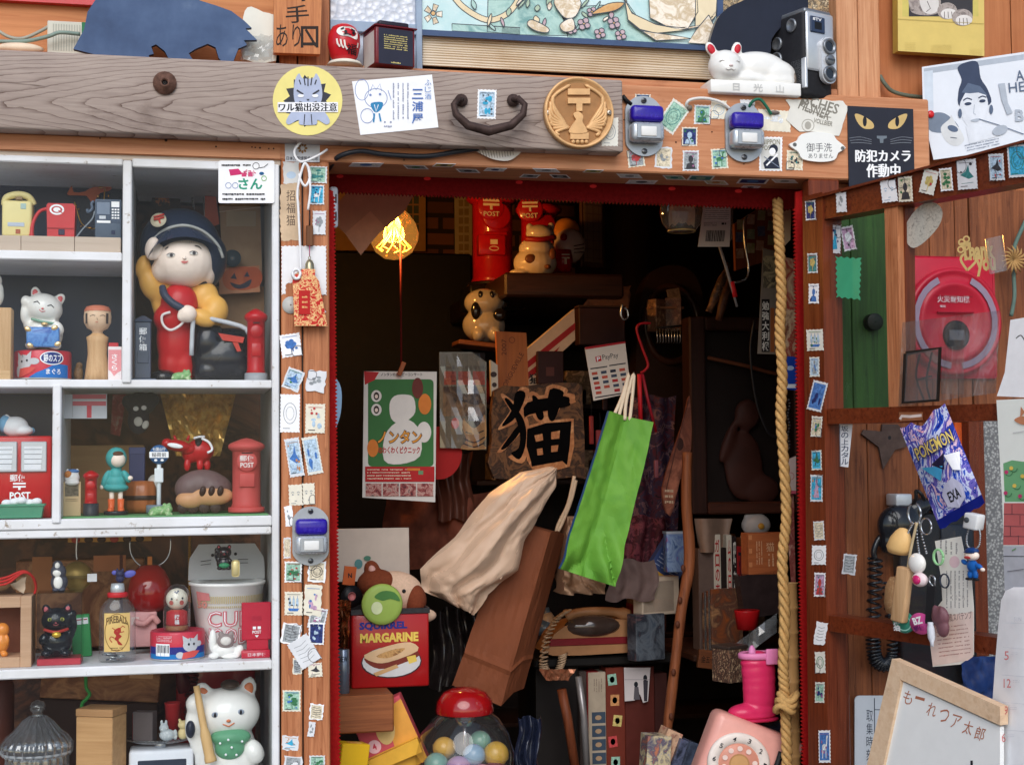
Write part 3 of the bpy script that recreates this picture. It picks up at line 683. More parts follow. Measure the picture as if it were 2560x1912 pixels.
for i,row in enumerate([
(794,437,48,43,2,'m','t','tree','pale green stamp near the top of the left post beside the cord',0),
(792,487,38,50,1,'c','w','deer','bright blue stamp on the left post below the pale green one',0),
(798,557,34,60,2,'w','s','flower','rounded white card with grey plant behind the small wooden tag',0),
(727,863,52,58,-8,'w','b','flower','white stamp with a blue bud below the red charm',0),
(733,948,44,52,20,'l','b','bird','ragged blue stamp below the blue bud stamp',1),
(790,953,46,52,6,'w','s','none','torn white scrap beside the ragged blue stamp',1),
(725,1033,50,96,1,'w','s','round','white paper with grey round postmark on the left post',0),
(788,1046,50,74,1,'w','l','blot','white sticker with pale blue bear beside the postmark paper',0),
(736,1143,38,98,-9,'l','b','bird','left half of the tall blue sea bird stamp pair',0),
(781,1138,40,96,-10,'l','b','none','right half of the tall blue sea bird stamp pair',0),
(739,1237,35,53,-2,'w','s','face','left half of the pencil drawn face above the post doorbell',0),
(772,1234,31,54,-2,'w','s','face','right half of the pencil drawn face above the post doorbell',0),
(718,1369,18,52,0,'e','e','none','beige scrap peeping out beside the post doorbell',1),
(722,1290,20,50,-5,'w','s','none','white scrap at the upper corner of the post doorbell',1),
(733,1429,44,53,1,'m','g','tree','green pine tree stamp directly below the post doorbell',0),
(792,1428,44,52,3,'e','k','round','torn beige stamp beside the green pine tree stamp',1),
(734,1508,46,60,1,'w','b','ship','white stamp with blue sailing print on the left post',0),
(782,1500,44,78,3,'w','v','blot','torn white stamp with lilac iris beside the blue sailing print',1),
(794,1545,44,54,12,'s','w','deer','tilted grey white stamp overlapping the lilac iris stamp',0),
(791,1583,40,56,2,'n','l','blot','navy stamp below the tilted grey stamp',0),
(728,1584,46,52,10,'s','k','lines','ragged grey stamp above the big tilted paper',1),
(743,1665,22,40,0,'s','k','lines','narrow grey scrap under the big tilted paper',1),
(788,1674,36,36,-4,'w','k','bird','small white stamp under the right corner of the big tilted paper',0),
(761,1628,58,74,-32,'w','s','lines','big tilted white paper overlapping stamps on the left post',0),
(729,1751,46,54,1,'m','g','tree','faded green pine tree stamp low on the left post',0),
(791,1779,34,40,5,'e','k','lines','mushroom shaped torn grey scrap low on the left post',1),
(779,1822,16,36,8,'w','s','none','narrow white tail of torn paper low on the left post',1),
(726,1857,40,36,4,'w','c','bird','white scrap with bright blue bird near the foot of the view',1),
(793,1908,40,42,0,'m','g','tree','green pine stamp cut off by the bottom of the view',0),
(733,1908,44,36,4,'s','w','none','pale scrap cut off by the bottom of the view',1)]):
 stamp(*row[:-1],P=0.0,group=G1,torn_=bool(row[-1]),lift=.0004+.0002*(i%3)+(.0006 if row[2]==58 else 0))
G2='stamps stuck on the lintel'
for row in[
(1607,249,40,27,2,'k','w','blot','dark stamp half hidden behind the top of the first lintel doorbell',0),
(1683,292,52,78,35,'m','t','round','teal stamp turned on its corner between the lintel doorbells',0),
(1797,275,40,47,1,'w','l','round','white paper with pale mark right of the grey green portrait stamp',0),
(1756,287,42,49,2,'m','g','head','grey green portrait stamp under the white wire',0),
(1724,342,40,48,1,'n','l','head','dark blue statue stamp in the middle of the lintel',0),
(1727,402,41,52,1,'s','k','head','grey portrait stamp directly below the dark blue statue stamp',0),
(1799,397,42,51,-3,'m','g','deer','green deer stamp below the second lintel doorbell',0),
(1659,394,42,53,3,'e','s','none','torn beige scrap between the doorbells at the lintel edge',1),
(1590,396,43,44,-6,'s','r','flower','grey pink stamp under the first lintel doorbell',0),
(1869,261,38,24,2,'w','s','none','pale scrap under the green wire',0),
(1987,401,42,50,3,'e','k','blot','beige stamp under the left end of the oval notice plate',0),
(1936,302,84,54,4,'w','w','none','blank white perforated stamp left of the torn beer label',0),
(1525,330,42,72,1,'w','s','round','white paper peeping out right of the golden emblem',0)]:
 stamp(*row[:-1],P=(V((0,0 if row[0]>1560 else-.03,0)),V((0,-1,0))),group=G2,torn_=bool(row[-1]))
def post_art(a):
 a.rect(1903,347,1951,424,M((214,214,210),.6));a.text('NIPPON',1905,349,1950,362,M((120,116,90)),.01);a.text('POST',1905,364,1932,376,M((120,116,90)),.01)
 k=M((34,40,58));a.ell(1934,373,11,12,k);a.ell(1931,379,8,9,paper);a.poly([(1908,408),(1925,390),(1945,394),(1950,422),(1912,422)],k);a.line([(1916,414),(1944,386)],4,paper);a.line([(1910,392),(1950,420)],2,M((120,130,150)))
flat('stamp','large white stamp of a dark suited violinist below the second lintel doorbell','stamp',0.,zig(rq(1927,385,58,86,1)),paper,post_art,group=G2)
# underside of the lintel
UP_=(V((0,0,LB)),V((0,0,-1)))
for i,(x,y,w_,h_,b_,f_,lab)in enumerate([(915,412,78,10,'w','b','blue and white stamp at the left end of the lintel underside'),(1040,418,54,9,'s','g','grey stamp on the lintel underside below the black cable'),(1110,413,50,8,'y','k','yellowish stamp on the lintel underside below the comb'),(1170,427,52,9,'s','k','grey stamp on the lintel underside below the iron handle'),(1238,424,50,8,'w','n','white stamp with navy print on the lintel underside below the iron handle'),
(1366,426,60,9,'w','s','pale stamp on the lintel underside below the golden emblem'),(1325,440,44,8,'s','k','grey stamp on the lintel underside left of the dark one'),(1400,441,44,9,'k','s','dark stamp on the lintel underside right of the grey one'),(1483,428,44,7,'y','g','faded stamp on the lintel underside below the plank end'),(1574,440,56,10,'w','s','pale stamp on the lintel underside below the first doorbell'),
(1604,455,72,9,'w','k','white stamp with black print at the ribbon edge of the underside'),(1686,444,50,10,'m','t','pale teal stamp on the lintel underside'),(1752,445,62,12,'t','m','green stamp on the lintel underside between two pale ones'),(1790,456,54,10,'e','o','beige stamp on the lintel underside beside the green one'),(1882,453,74,12,'n','b','navy stamp on the lintel underside'),(1962,453,58,9,'w','s','pale stamp at the right end of the lintel underside'),(1876,468,44,7,'w','k','small pale stamp behind the navy one on the underside')]):
 sk=5*(-1)**i
 pts=[(x-w_/2+sk,y-h_/2),(x+w_/2+sk,y-h_/2+1.5),(x+w_/2-sk,y+h_/2+1.5),(x-w_/2-sk,y+h_/2)]
 flat('stamp',lab,'stamp',UP_,pts,paper,lambda a,x=x,y=y,w_=w_,h_=h_,f_=f_,b_=b_,sk=sk:(a.poly([(x-w_*.42+sk*.8,y-h_*.38),(x+w_*.42+sk*.8,y-h_*.38+1.3),(x+w_*.42-sk*.8,y+h_*.38+1.3),(x-w_*.42-sk*.8,y+h_*.38)],inkm(b_)),a.ell(x,y+.5,w_*.2,h_*.25,inkm(f_))),.0003,'stamps stuck under the lintel')
# larger papers
def receipt(a):
 b_=M((150,110,70))
 for i in range(8):t=.785*i;a.ell(756+9*math.cos(t),371+9*math.sin(t),4.2,3,b_,8,i*45)
 a.text('日本万国博覧会記念',716,391,795,401,M((90,92,100)),.01)
flat('label_paper','grey paper label with a brown flower crest at the top of the left post','label',0.,[(712,356),(800,358),(799,406),(713,404)],M((206,208,214),.5),receipt,.0008)
flat('paper_scrap','pale torn paper with a faint blue mark under the crest label','paper',0.,torn(rq(728,433,40,54),2,7,4),M((206,206,204),.6),lambda a:a.ell(728,438,12,9,M((176,196,216))),.0004)
flat('paper_strip','beige peeling paper strip lettered in brush script on the left post','paper',0.,torn([(702,460),(748,458),(750,545),(748,600),(704,602),(700,540)],2,6,5),M((204,178,148),.7,.2),lambda a:a.vtext('招福猫',716,474,738,566,M((90,74,62))),.0006)
flat('perforated_paper','large white perforated paper behind the hanging red charm','paper',0.,[(702,616)]+zig([(703,614),(816,614),(817,738),(762,736),(760,712),(738,706),(716,710),(714,735),(703,738)],5,2)[1:],M((234,234,236),.6,.05),None,.0005)
flat('star_sticker','white star shaped sticker right of the red charm','sticker',0.,[(792,753),(802,757),(804,772),(816,779),(806,788),(800,809),(793,800)],paper,None,.0006)
mb=MB();mb.lathe([(.001,0),(.011,0),(.011,.0015),(.001,.0018)],M((190,190,186),.4,.2),pl(727,763,-.0003),20,rotm(90));world('coin_sticker',mb,'grey round sticker left of the red charm','sticker')
def wacky(a):
 yel=M((232,216,128));k=M((52,54,64));lb=M((176,186,212))
 fl=[]
 for i in range(26):
  t=2*math.pi*i/26;r_=66 if i%2 else 50;fl.append((769+r_*.92*math.cos(t),253+r_*math.sin(t)))
 a.poly(fl,k);a.poly(sp2([(738,200),(748,184),(756,196),(782,196),(790,184),(800,200),(806,236),(798,262),(770,276),(742,264),(734,236)],3),lb)
 for p in((748,200,752,212),(760,194,763,214),(770,192,770,216),(780,194,777,214),(791,200,787,212)):a.line([(p[0],p[1]),(p[2],p[3])],3,k)
 a.up();a.line([(742,226),(758,236)],4,k);a.line([(798,226),(782,236)],4,k);a.ell(752,240,8,4,paper);a.ell(788,240,8,4,paper);a.line([(748,254),(770,260),(792,254)],2.5,k,4);a.poly([(766,248),(774,248),(770,253)],k)
 a.poly(sp2([(742,270),(798,270),(824,300),(816,312),(794,300),(790,312),(750,312),(746,300),(722,312),(716,300)],3),lb);a.line([(762,286),(760,312)],2.5,k);a.line([(778,286),(780,312)],2.5,k)
 a.rect(694,256,845,281,M((240,240,246)));[a.text('ワル猫出没注意',697+d_,258,842+d_,279,ink)for d_ in(-.8,.8)]
flat('round_sticker','round yellow sticker of a grim striped cat on the weathered plank','sticker',-.03,el(769,252,87,87),M((236,222,136),.4,.06),wacky,.0006)
def letter(a):
 l=M((120,140,190));c_=M((40,130,180));gr=M((150,156,180))
 a.ring(905,225,17,1.5,l,26);a.line([(926,228),(932,212),(940,226),(950,210),(954,228)],1.5,l);a.ring(940,246,28,1.6,l,24);a.poly(sp2([(928,258),(956,256),(954,272),(940,282),(930,272)],3),c_);a.line([(936,262),(940,280),(946,262)],2,paper)
 for p in((926,238),(950,236)):a.ell(*p,3,3,l)
 a.ring(918,290,16,1.4,l,18);a.line([(936,284),(934,306)],4,c_);a.line([(948,284),(952,304)],4,c_);a.line([(970,226),(978,250)],1.5,l)
 a.scrib(978,208,1026,300,4,gr,.3,3,True);a.scrib(960,300,980,322,2,gr,.4,5)
 a.vtext('三浦屋',1030,220,1058,312,M((70,110,180)),.01,.2);a.vtext('ふじ酒',1062,198,1078,250,M((120,150,200)),.0,.2)
flat('postcard','white hand lettered postcard with a blue cartoon on the weathered plank','postcard',-.03,[(880,204),(1080,187),(1096,319),(901,338)],paper,letter,.0008)
# iron handle
mb=MB();iron=M((74,58,54),.6,.4,80,metal=.4,bump=.3)
for x in(1153,1283):c=pl(x,252,-.032);mb.lathe([(.001,0),(.0085,0),(.0085,.002),(.005,.006),(.001,.006)],iron,c,16,rotm(90))
P_=[(1156,250,-.036),(1146,246,-.046),(1134,262,-.05),(1140,286,-.05),(1170,314,-.05),(1222,328,-.05),(1278,314,-.05),(1308,286,-.05),(1312,262,-.05),(1296,246,-.046),(1280,250,-.036)]
mb.tube([pl(*p)for p in P_],[.003,.004,.0042,.0048,.0058,.0066,.0058,.0048,.0042,.004,.003],iron,10)
world('drawer_handle',mb,'rusty curved iron drawer handle on the weathered plank','handle')
stamp(1217,261,48,74,2,'l','c','blot','pale blue stamp inside the curve of the iron handle',P=-.03,name='stamp')
# golden emblem disc
gold=M((220,174,122),.42,.15,60,metal=.12,bump=.1);goldd=M((164,118,74),.5,.2,60,metal=.1)
mb=MB();c=pl(1444,285,-.0305);R0=.5*(xx(1531,285,-.04)-xx(1357,285,-.04));Rm=rotm(90)
mb.lathe([(.001,0),(R0,0),(R0,.008),(R0*.985,.0105),(R0*.93,.0105),(R0*.91,.007),(.001,.007)],gold,c,56,Rm)
yf=c.y-.007;a=Art(mb,pmap((V((0,yf,0)),V((0,-1,0)))),.0002,.0003);a.ell(1444,285,76,78,goldd,40)
def raised(pts,h):slab(mb,pts,(V((0,yf,0)),V((0,-1,0))),h,gold)
raised([(1420,222),(1475,222),(1475,237),(1420,237)],.004);raised([(1420,245),(1476,245),(1476,259),(1456,259),(1456,278),(1441,278),(1441,259),(1420,259)],.004)
for s_ in(-1,1):
 for i in range(8):
  t=i/7;x0,y0=1444+s_*(20+10*t),318-6*t;x2,y2=1444+s_*(30+40*math.sin(.4+2.1*t)),340-135*t+20*t*t;xm,ym=1444+s_*(42+24*math.sin(.5+2.2*t)),330-60*t
  if i==7:x2,y2=1444+s_*18,212;xm,ym=1444+s_*64,250
  L=sp2([(x0,y0),(xm,ym),(x2,y2)],6,False);mb.tube([pl(u,v,yf-.0015)for u,v in L],[.0012]+[.0026]*(len(L)-2)+[.001],gold,6)
raised(sp2([(1434,284),(1446,279),(1458,290),(1456,304),(1464,318),(1466,332),(1424,332),(1428,316),(1440,300),(1436,292)],3),.005);raised([(1426,332),(1472,332),(1472,348),(1426,348)],.004)
for i in range(4):mb.ell(pl(1433+i*11,355,yf-.002),.003,gold,None,8,6)
for x in(1371,1523):mb.cyl(.0035,0,.003,M((150,140,130),.3,metal=.8),pl(x,283,yf),12,Rm)
world('emblem_disc',mb,'round golden relief emblem with wings on the weathered plank end','emblem')
# comb and black cable under the plank
mb=MB();mb.tube([pl(*p)for p in((822,424,.06),(832,408,.02),(850,390,-.008),(900,378,-.012),(960,386,-.01),(1060,391,-.01),(1140,380,-.01),(1196,372,-.012))],.0032,M((40,42,48),.35),8,5)
world('cable',mb,'black cable looping under the weathered plank','cable')
pts=[(1190,372)]+[(1296,376),(1290,392),(1270,402),(1240,400),(1214,390)]
flat('comb','white comb tucked under the weathered plank','comb',-.006,sp2(pts,3),M((220,214,206),.4),lambda a:[a.line([(1198+7*i,375),(1204+6.6*i,386+9*math.sin(.5+i*.2))],1.2,M((120,100,90)))for i in range(13)],.002)
# doorbells
def doorbell(px,py,s_,label):
 t=T('doorbell',label,'doorbell',px,py,-.0005,'purple and silver doorbells');t.k=tuple(k*s_ for k in t.k)
 sil=M((190,196,204),.28,.12,30,metal=.5);sild=M((164,170,176),.35,metal=.4);pur=M((40,20,150),.28,.1,coat=.4)
 m=MB();m.prism(sp2([(-46,20),(-44,48),(-24,70),(0,76),(24,70),(44,48),(46,20),(46,-20),(44,-48),(24,-68),(0,-74),(-24,-68),(-44,-48),(-46,-20)],3),-7,0,sild)
 for z in(64,-62):m.cyl(7,7,10,M((90,92,96),.3,metal=.8),(0,0,z),12,rotm(90))
 m.box(-5,5,-10.6,-10,62,66,black);t.part('base_plate',m)
 m=MB();m.box(-41,41,-46,-6,-44,4,sil,12,3);t.part('body',m)
 m=MB();m.box(-40.5,40.5,-45,-5,4.5,46,pur,11,3);a=Art(m,lambda u,v,h:(u,-45.2-h*400,-v));a.text('チャイム',-22,-24,24,-12,M((60,44,176)),.01);t.part('cover',m)
 m=MB();m.box(-30,30,-48,-45,-38,-2,sild,1.4,1);m.box(-20,18,-51,-47.9,-33,-9,M((228,228,226),.4,.03),2,2);t.part('button',m)
doorbell(1608,318,1.0,'purple topped silver doorbell at the end of the weathered plank')
doorbell(1857,334,.98,'purple topped silver doorbell fed by a green and a white wire')
doorbell(776,1340,.98,'purple topped silver doorbell on the left door post')
wirew=M((226,224,220),.5);wireg=M((40,110,84),.5)
mb=MB();mb.tube([pl(*p)for p in((1722,268,.0),(1716,262,-.004),(1726,250,-.008),(1760,246,-.008),(1800,255,-.006),(1824,272,-.003))],.0021,wirew,8,5);mb.ell(pl(1724,270,-.002),.004,M((120,110,100),.6));world('wire',mb,'white wire running into the second lintel doorbell','wire')
mb=MB();mb.tube([pl(*p)for p in((1872,268,-.003),(1884,252,-.008),(1900,249,-.008),(1914,264,-.007),(1928,286,-.003))],.0021,wireg,8,5);mb.ell(pl(1936,282,-.001),(.008,.004,.003),M((120,110,104),.6));world('wire',mb,'green wire curving over the second lintel doorbell','wire')
mb=MB();mb.tube([pl(*p)for p in((1556,240,-.005),(1566,252,-.004),(1578,262,-.003))],.003,black,8);world('wire',mb,'short black wire at the end of the weathered plank','wire')
# oval plate, beer label, security sign
def plate(a):
 k=M((60,62,70));a.text('御手洗',2016,358,2080,380,k,.0);a.text('ありません',2021,384,2083,396,k,.0)
 for x,y in((1987,362),(2107,371)):a.ell(x,y,5,5,M((120,118,114),.3,metal=.7));a.line([(x-3,y-3),(x+3,y+3)],1.2,black)
flat('notice_plate','white enamel plate with screws lettered in black on the lintel','sign',-.0015,sp2([(1973,362),(1992,352),(2004,336),(2040,330),(2080,336),(2092,350),(2114,370),(2096,382),(2086,400),(2050,405),(2008,398),(1996,380)],3),M((236,236,232),.2,.03,coat=.5),plate,.004)
def beer(a):
 k=M((130,126,116));a.text('ISCHES',2004,248,2098,274,k,.02,17);a.text('PILSNER',1996,262,2078,288,k,.02,22);a.line([(1998,262),(2060,292),(2078,294)],2,k)
 a.ring(2020,314,15,2,M((170,166,156)));a.ell(2020,314,8,10,M((170,166,156)));a.text('VOLLBIER',2034,300,2082,312,k,.01,12)
flat('beer_label','torn white beer label above the oval notice plate','label',-.0008,torn([(1962,249),(2050,250),(2108,254),(2120,268),(2110,300),(2098,340),(2040,330),(1998,330),(1966,300),(1975,268)],1.5,9,2),M((224,222,214),.5,.06),beer,.0007)
def sec(a):
 y_=M((206,176,116),.4);g_=M((120,124,134))
 for s_,cx in((1,2161),(-1,2244)):
  a.poly(sp2([(cx-s_*24,286),(cx-s_*6,289),(cx+s_*20,306),(cx+s_*22,321),(cx,322),(cx-s_*16,308)],4),y_);a.ell(cx+s_*1,304,5,13,ink,16)
  for i in range(3):a.line([(cx-s_*2+s_*2*i-s_*36,346+6*i),(cx-s_*10,343+7*i),(cx+s_*18,350+5*i)],1.4,g_,4)
 a.poly([(2192,340),(2217,340),(2217,346),(2209,348),(2208,358),(2200,358),(2199,348),(2192,346)],M((110,120,130)))
 [(a.text('防犯カメラ',2139+d_,375+d_*.4,2276+d_,405+d_*.4,paper),a.text('作動中',2167+d_,410+d_*.4,2250+d_,444+d_*.4,paper))for d_ in(-1.2,0,1.2)]
flat('security_sign','black security sign showing a cat face with yellow eyes','sign',-.0005,[(2119,265),(2283,273),(2287,470),(2123,470)],M((38,40,52),.4,.08),sec,.002)
# poster of a woman with an updo, plainly drawn
def woman(a):
 g1=M((176,184,196),.4);g2=M((92,106,130),.4);g3=M((60,70,94),.4);sk=M((222,226,234),.4)
 a.poly([(2309,172),(2560,136),(2560,150),(2310,186)],g1);a.poly([(2309,180),(2332,176),(2334,286),(2314,282)],M((206,216,228),.4))
 a.poly(sp2([(2314,300),(2330,284),(2362,284),(2394,312),(2390,330),(2330,330)],4),M((120,132,150)))
 a.poly(sp2([(2352,320),(2374,298),(2378,288),(2390,310),(2404,330),(2410,352),(2390,366),(2364,352)],4),M((214,216,218)));a.ell(2382,322,14,8,g2,12,20);a.line([(2376,344),(2392,346)],2,g3)
 a.poly(sp2([(2394,170),(2404,200),(2396,230),(2402,268),(2474,262),(2470,226),(2452,196),(2444,156),(2416,156)],4),g3)
 a.poly(sp2([(2404,250),(2400,268),(2408,300),(2428,322),(2446,320),(2462,296),(2470,258),(2456,226),(2424,222)],4),sk);a.poly([(2404,232),(2420,208),(2450,216),(2470,240),(2446,232),(2424,234)],g2)
 a.poly([(2414,316),(2424,360),(2500,340),(2462,320),(2452,306)],sk)
 a.line([(2408,252),(2418,246),(2430,250)],3,g3,3);a.line([(2446,246),(2456,241),(2466,244)],3,g3,3);a.ell(2420,260,9,4,g3,14,-6);a.ell(2456,253,8,4,g3,14,-6);a.line([(2436,262),(2434,284),(2440,287)],1.5,g1);a.poly(sp2([(2426,302),(2440,297),(2452,298),(2440,306)],3),g1)
 for x,y in((2400,284),(2478,274)):a.ell(x,y,5,12,g2,10)
 a.scrib(2412,352,2500,372,3,g2,.3,2,rot=-12);a.text('A',2540,176,2560,202,g2,.0,-6);a.text('HE',2522,206,2562,230,g2,.0,-6);a.line([(2448,298),(2500,314),(2560,336)],2,g2);a.poly([(2496,210),(2512,208),(2520,258),(2532,282),(2518,288),(2504,250)],g1);a.text('B',2538,274,2560,304,g1,.03);a.ell(2500,326,20,12,g1,14,-20)
flat('poster','grey printed poster of a woman with a high updo pinned beside the kitten picture','poster',(V((0,.02,0)),V((0,-1,0))),[(2305,168),(2480,142),(2620,122),(2620,360),(2334,400),(2308,286)],M((226,230,238),.25,.03,coat=.3),woman,.0006)
mb=MB();c=pl(2327,286,.018);mb.ell(c,(.0055,.003,.0055),M((206,30,34),.3,coat=.5));world('push_pin',mb,'red push pin holding the grey poster','pin')
# yellow kitten picture
def kit(a):
 k=M((58,56,60),.5);f1=printed([(128,116,112),(176,164,158),(96,86,84)],90);f2=M((220,214,210));dk=M((70,56,50))
 a.rect(2256,-40,2446,42,M((206,190,104)));a.rect(2272,-40,2432,42,k);a.poly(sp2([(2276,-30),(2340,-30),(2352,20),(2332,38),(2290,36),(2274,20)],4),f1);a.poly(sp2([(2300,-10),(2340,-14),(2346,24),(2326,36),(2306,26)],4),f2);a.line([(2318,4),(2326,22),(2316,30)],1.6,dk)
 for cx,cy_,rx in((2368,28,25),(2406,44,26)):
  a.ell(cx,cy_,rx,21,f1);a.ell(cx+4,cy_+7,rx*.8,13,f2)
  for i in(-1,0,1):a.line([(cx+i*9+2,cy_+2),(cx+i*10+3,cy_+18)],1.5,dk)
 a.line([(2244,48),(2460,60)],1,M((170,150,80)));a.scrib(2328,112,2380,132,6,M((190,168,92)),.25,5);a.scrib(2262,106,2290,126,5,M((190,168,92)),.2,6);a.scrib(2424,122,2456,138,4,M((190,168,92)),.2,7)
mb=MB();PY_=(V((0,.04,0)),V((0,-1,0)));a=slab(mb,[(2244,-60),(2460,-60),(2461,141),(2245,128)],PY_,.016,M((218,192,112),.5,.06),M((190,160,76),.5));kit(a)
world('kitten_picture',mb,'yellow picture panel of a dozing kitten with hanging paws','picture')
mb=MB();mb.tube([pl(*p)for p in((2200,190,.045),(2212,210,.04),(2230,228,.04),(2262,238,.04),(2308,244,.045),(2340,246,.05))],.003,M((96,104,90),.5),8,5);world('cable',mb,'grey green cable crossing the board wall below the kitten picture','cable')
# ================= things standing on the lintel =================
bl=printed([(50,70,104),(62,84,120),(74,96,132),(104,124,152)],9,.6,dist=.0)
EL=[(186,134),(212,84),(220,40),(240,8),(252,-30),(480,-30),(500,-4),(540,6),(580,18),(612,40),(632,58),(616,60),(646,88),(612,90),(620,102),(598,112),(584,148),(560,152),(548,138),(540,112),(520,104),(490,118),(472,130),(482,146),(470,160),(428,158),(412,128),(390,112),(378,118),(384,136),(372,140),(374,152),(300,150),(240,145)]
mb=MB();mb.prism([(u-400,-(v-150))for u,v in EL],0,16,bl,M((40,52,78),.5));one('animal_board','slate blue cut out board of a prowling animal above the weathered plank','cutout',mb,400,150,.012)
mb=MB();gm=M((206,204,190),.5,.08);mb.box(-50,60,0,40,-10,74,gm,2,1)
for i in range(14):mb.box(-36+6.6*i,-33.5+6.6*i,-1,0.2,0,66,M((176,176,164),.6))
mb.box(36,60,-1.4,12,46,74,M((40,120,80),.5),1,1);one('speaker_box','cream slatted box with green tape left of the blue animal board','box',mb,168,128,.035)
mb=MB();wm_=M((160,160,146),.5)
mb.tube([pl(*p)for p in((-20,66,.05),(20,92,.045),(60,96,.04),(110,74,.04),(130,60,.045))],.0022,wm_,7,5);mb.tube([pl(*p)for p in((-20,104,.05),(60,104,.03),(120,92,.02),(150,82,.02),(200,86,.025))],.0026,M((130,150,140),.5),7,5);world('cable',mb,'pale cables looping behind the weathered plank at the far left','cable')
mb=MB();mb.ell((0,0,0),(60,20,14),M((226,206,180),.5));one('cream_cloth','cream bundle lying behind the weathered plank at the far left','cloth',mb,50,122,.03)
mb=MB();mb.prism(sp2([(-40,-10),(-42,70),(-36,110),(-20,122),(10,110),(38,104),(42,80),(42,-10)],2),0,20,M((226,224,212),.35,.05,coat=.3));one('white_plaque','white ceramic plaque leaning behind the wooden sign','plaque',mb,648,140,.035)
mb=MB();P=[[(-40+i*9+random.uniform(-3,3),-8*math.sin(i*1.1)*math.sin(j)-6,j*9+random.uniform(-3,3))for i in range(10)]for j in range(8)];mb.sheet(P,clear((226,230,232),.12,2.2,.12),False);one('plastic_wrap','crumpled clear wrap beside the blue animal board','wrap',mb,640,152,.03)
def board(a):
 k=M((40,28,24),.6);a.text('手',714,14,772,58,k,.01,-4);a.text('あり',690,62,752,118,k,.0);a.text('口',752,66,796,120,k,.02);a.line([(764,74),(790,116)],6,k);a.text('ギ',720,-40,790,4,k,.01)
flat('wooden_plaque','wooden plaque hand lettered in black brush strokes','sign',(V((0,.03,0)),V((0,-1,0))),[(686,-60),(806,-60),(800,136),(684,132)],wood((212,142,92),(166,96,56),'z',1,lines=.3),board,.012)
# daruma
t=T('daruma_doll','round red daruma doll with white face on the lintel','doll',860,157,.025)
m=MB();dr=M((196,28,38),.3,.1,coat=.4);m.lathe([(.1,0),(24,0),(34,14),(41,42),(40,66),(30,86),(14,95),(.1,96)],dr,n=28);t.part('body',m)
m=MB();fmp=lambda u,v,h:(lambda z:(lambda rr_:(u,-math.sqrt(max(1,rr_*rr_-u*u))-.6-h*2000,z))(((41**2-(max(0,abs(z-50)-6))**2*.72)**.5)if abs(z-50)<50 else 1))(v)
a=Art(m,fmp,.0002,.0002);fw=M((236,232,226),.4);k=M((30,28,34))
a.poly(sp2([(-14,78),(14,80),(30,68),(28,50),(8,54),(-12,56),(-22,66)],4),fw);a.line([(-12,72),(-4,76)],4,k);a.line([(14,74),(24,70)],4,k);a.ell(0,66,4,4,k,10);a.ell(20,64,4,4,k,10);a.line([(-6,58),(4,60),(14,58)],3,k)
for i in range(3):a.line([(-22+i*9,48-i*2),(-20+i*9,36-i*3),(-14+i*9,28-i*3)],4,fw)
a.line([(32,42),(30,30)],3,fw);vs,fs=glyphs('福',.01);a.up();m.add([fmp(2+p[0]*28,14+p[1]*26,a.h)for p in vs],fs,k);t.part('face',m)
mb=MB();mb.lathe([(.1,0),(46,0),(40,8),(24,14),(.1,15)],M((226,220,206),.5));one('white_dish','cream dish under the red daruma doll','dish',mb,862,166,.026)
# tea tin
t=T('tea_tin','black and dark red tea tin with gold lettering on the lintel','tin',972,176,.018,R=(0,0,13))
m=MB();tk=M((40,38,54),.3,.1,coat=.3);tr_=M((110,22,34),.3,coat=.3);m.box(-52,52,-46,46,0,94,tr_,4,2);m.box(-44,46,-46.6,-45,2,90,tk);m.box(-52.6,-51,-36,36,4,84,M((200,196,190)));a=Art(m,lambda u,v,h:(u,-46.8-h*1000,v));a.scrib(-30,38,32,76,7,M((206,190,120)),.5,3);a.scrib(-12,4,14,10,1,M((206,190,120)),.6,4);t.part('body',m)
m=MB();m.box(-57,57,-51,51,93,97,tr_,1.5,1);m.box(-40,40,-38,38,97.2,112,M((44,40,52),.3),5,2);t.part('lid',m)
# dark cloth-like cat board right of the window
mb=MB();mb.prism(sp2([(-105,-10),(-100,60),(-70,100),(-30,122),(40,160),(120,170),(130,100),(70,66),(40,30),(24,-12)],4),0,18,M((22,26,44),.3,.2,20,coat=.2));one('cat_silhouette','glossy black cat silhouette board behind the white china cat','cutout',mb,1890,126,.028)
# white china cat
t=T('china_cat','white sleeping china cat with red ears on a lettered plinth','figurine',1875,240,.012)
por=M((236,235,231),.24,.09,16,coat=.5)
m=MB();m.blob([((-66,-16,66),(42,36,40)),((-64,-34,54),(28,22,22)),((20,4,66),(78,40,46)),((60,2,54),(56,40,40)),((-20,-18,34),(60,24,16)),((64,-20,36),(42,18,18)),((-100,-12,108),(13,8,20),(0,-25,0)),((-36,-12,112),(13,8,19),(0,16,0))],por,4);t.part('body',m)
rd=M((196,40,54),.4);t.part('ear_lining',MB().ell((-101,-19,106),(9,4,13),rd,rotm(0,-25)));t.part('ear_lining',MB().ell((-36,-19,110),(8,4,12),rd,rotm(0,16)))
m=MB().ell((-66,-55,58),(5,4,3),M((214,196,194),.3));m.tube([(-78,-52,50),(-72,-55,47),(-66,-56,50),(-60,-55,47),(-54,-52,50)],1.2,M((190,186,184),.4),5);t.part('muzzle',m)
for sd in(-1,1):t.part('eye',MB().tube([(-66+sd*18+u,-50+abs(sd*18+u)*.12,72-abs(u)*.35)for u in(-7,-3,0,3,7)],1.1,M((186,184,182),.4),5))
m=MB();m.box(-112,112,-42,46,-6,26,por,3,2);a=Art(m,lambda u,v,h:(u,-42.4-h*2000,v))
for i,ch in enumerate('日光山'):vs,fs=glyphs(ch,.02);a.up();m.add([(-62+i*54+p[0]*24,-43.5,2+p[1]*20)for p in vs],fs,M((196,196,194),.4))
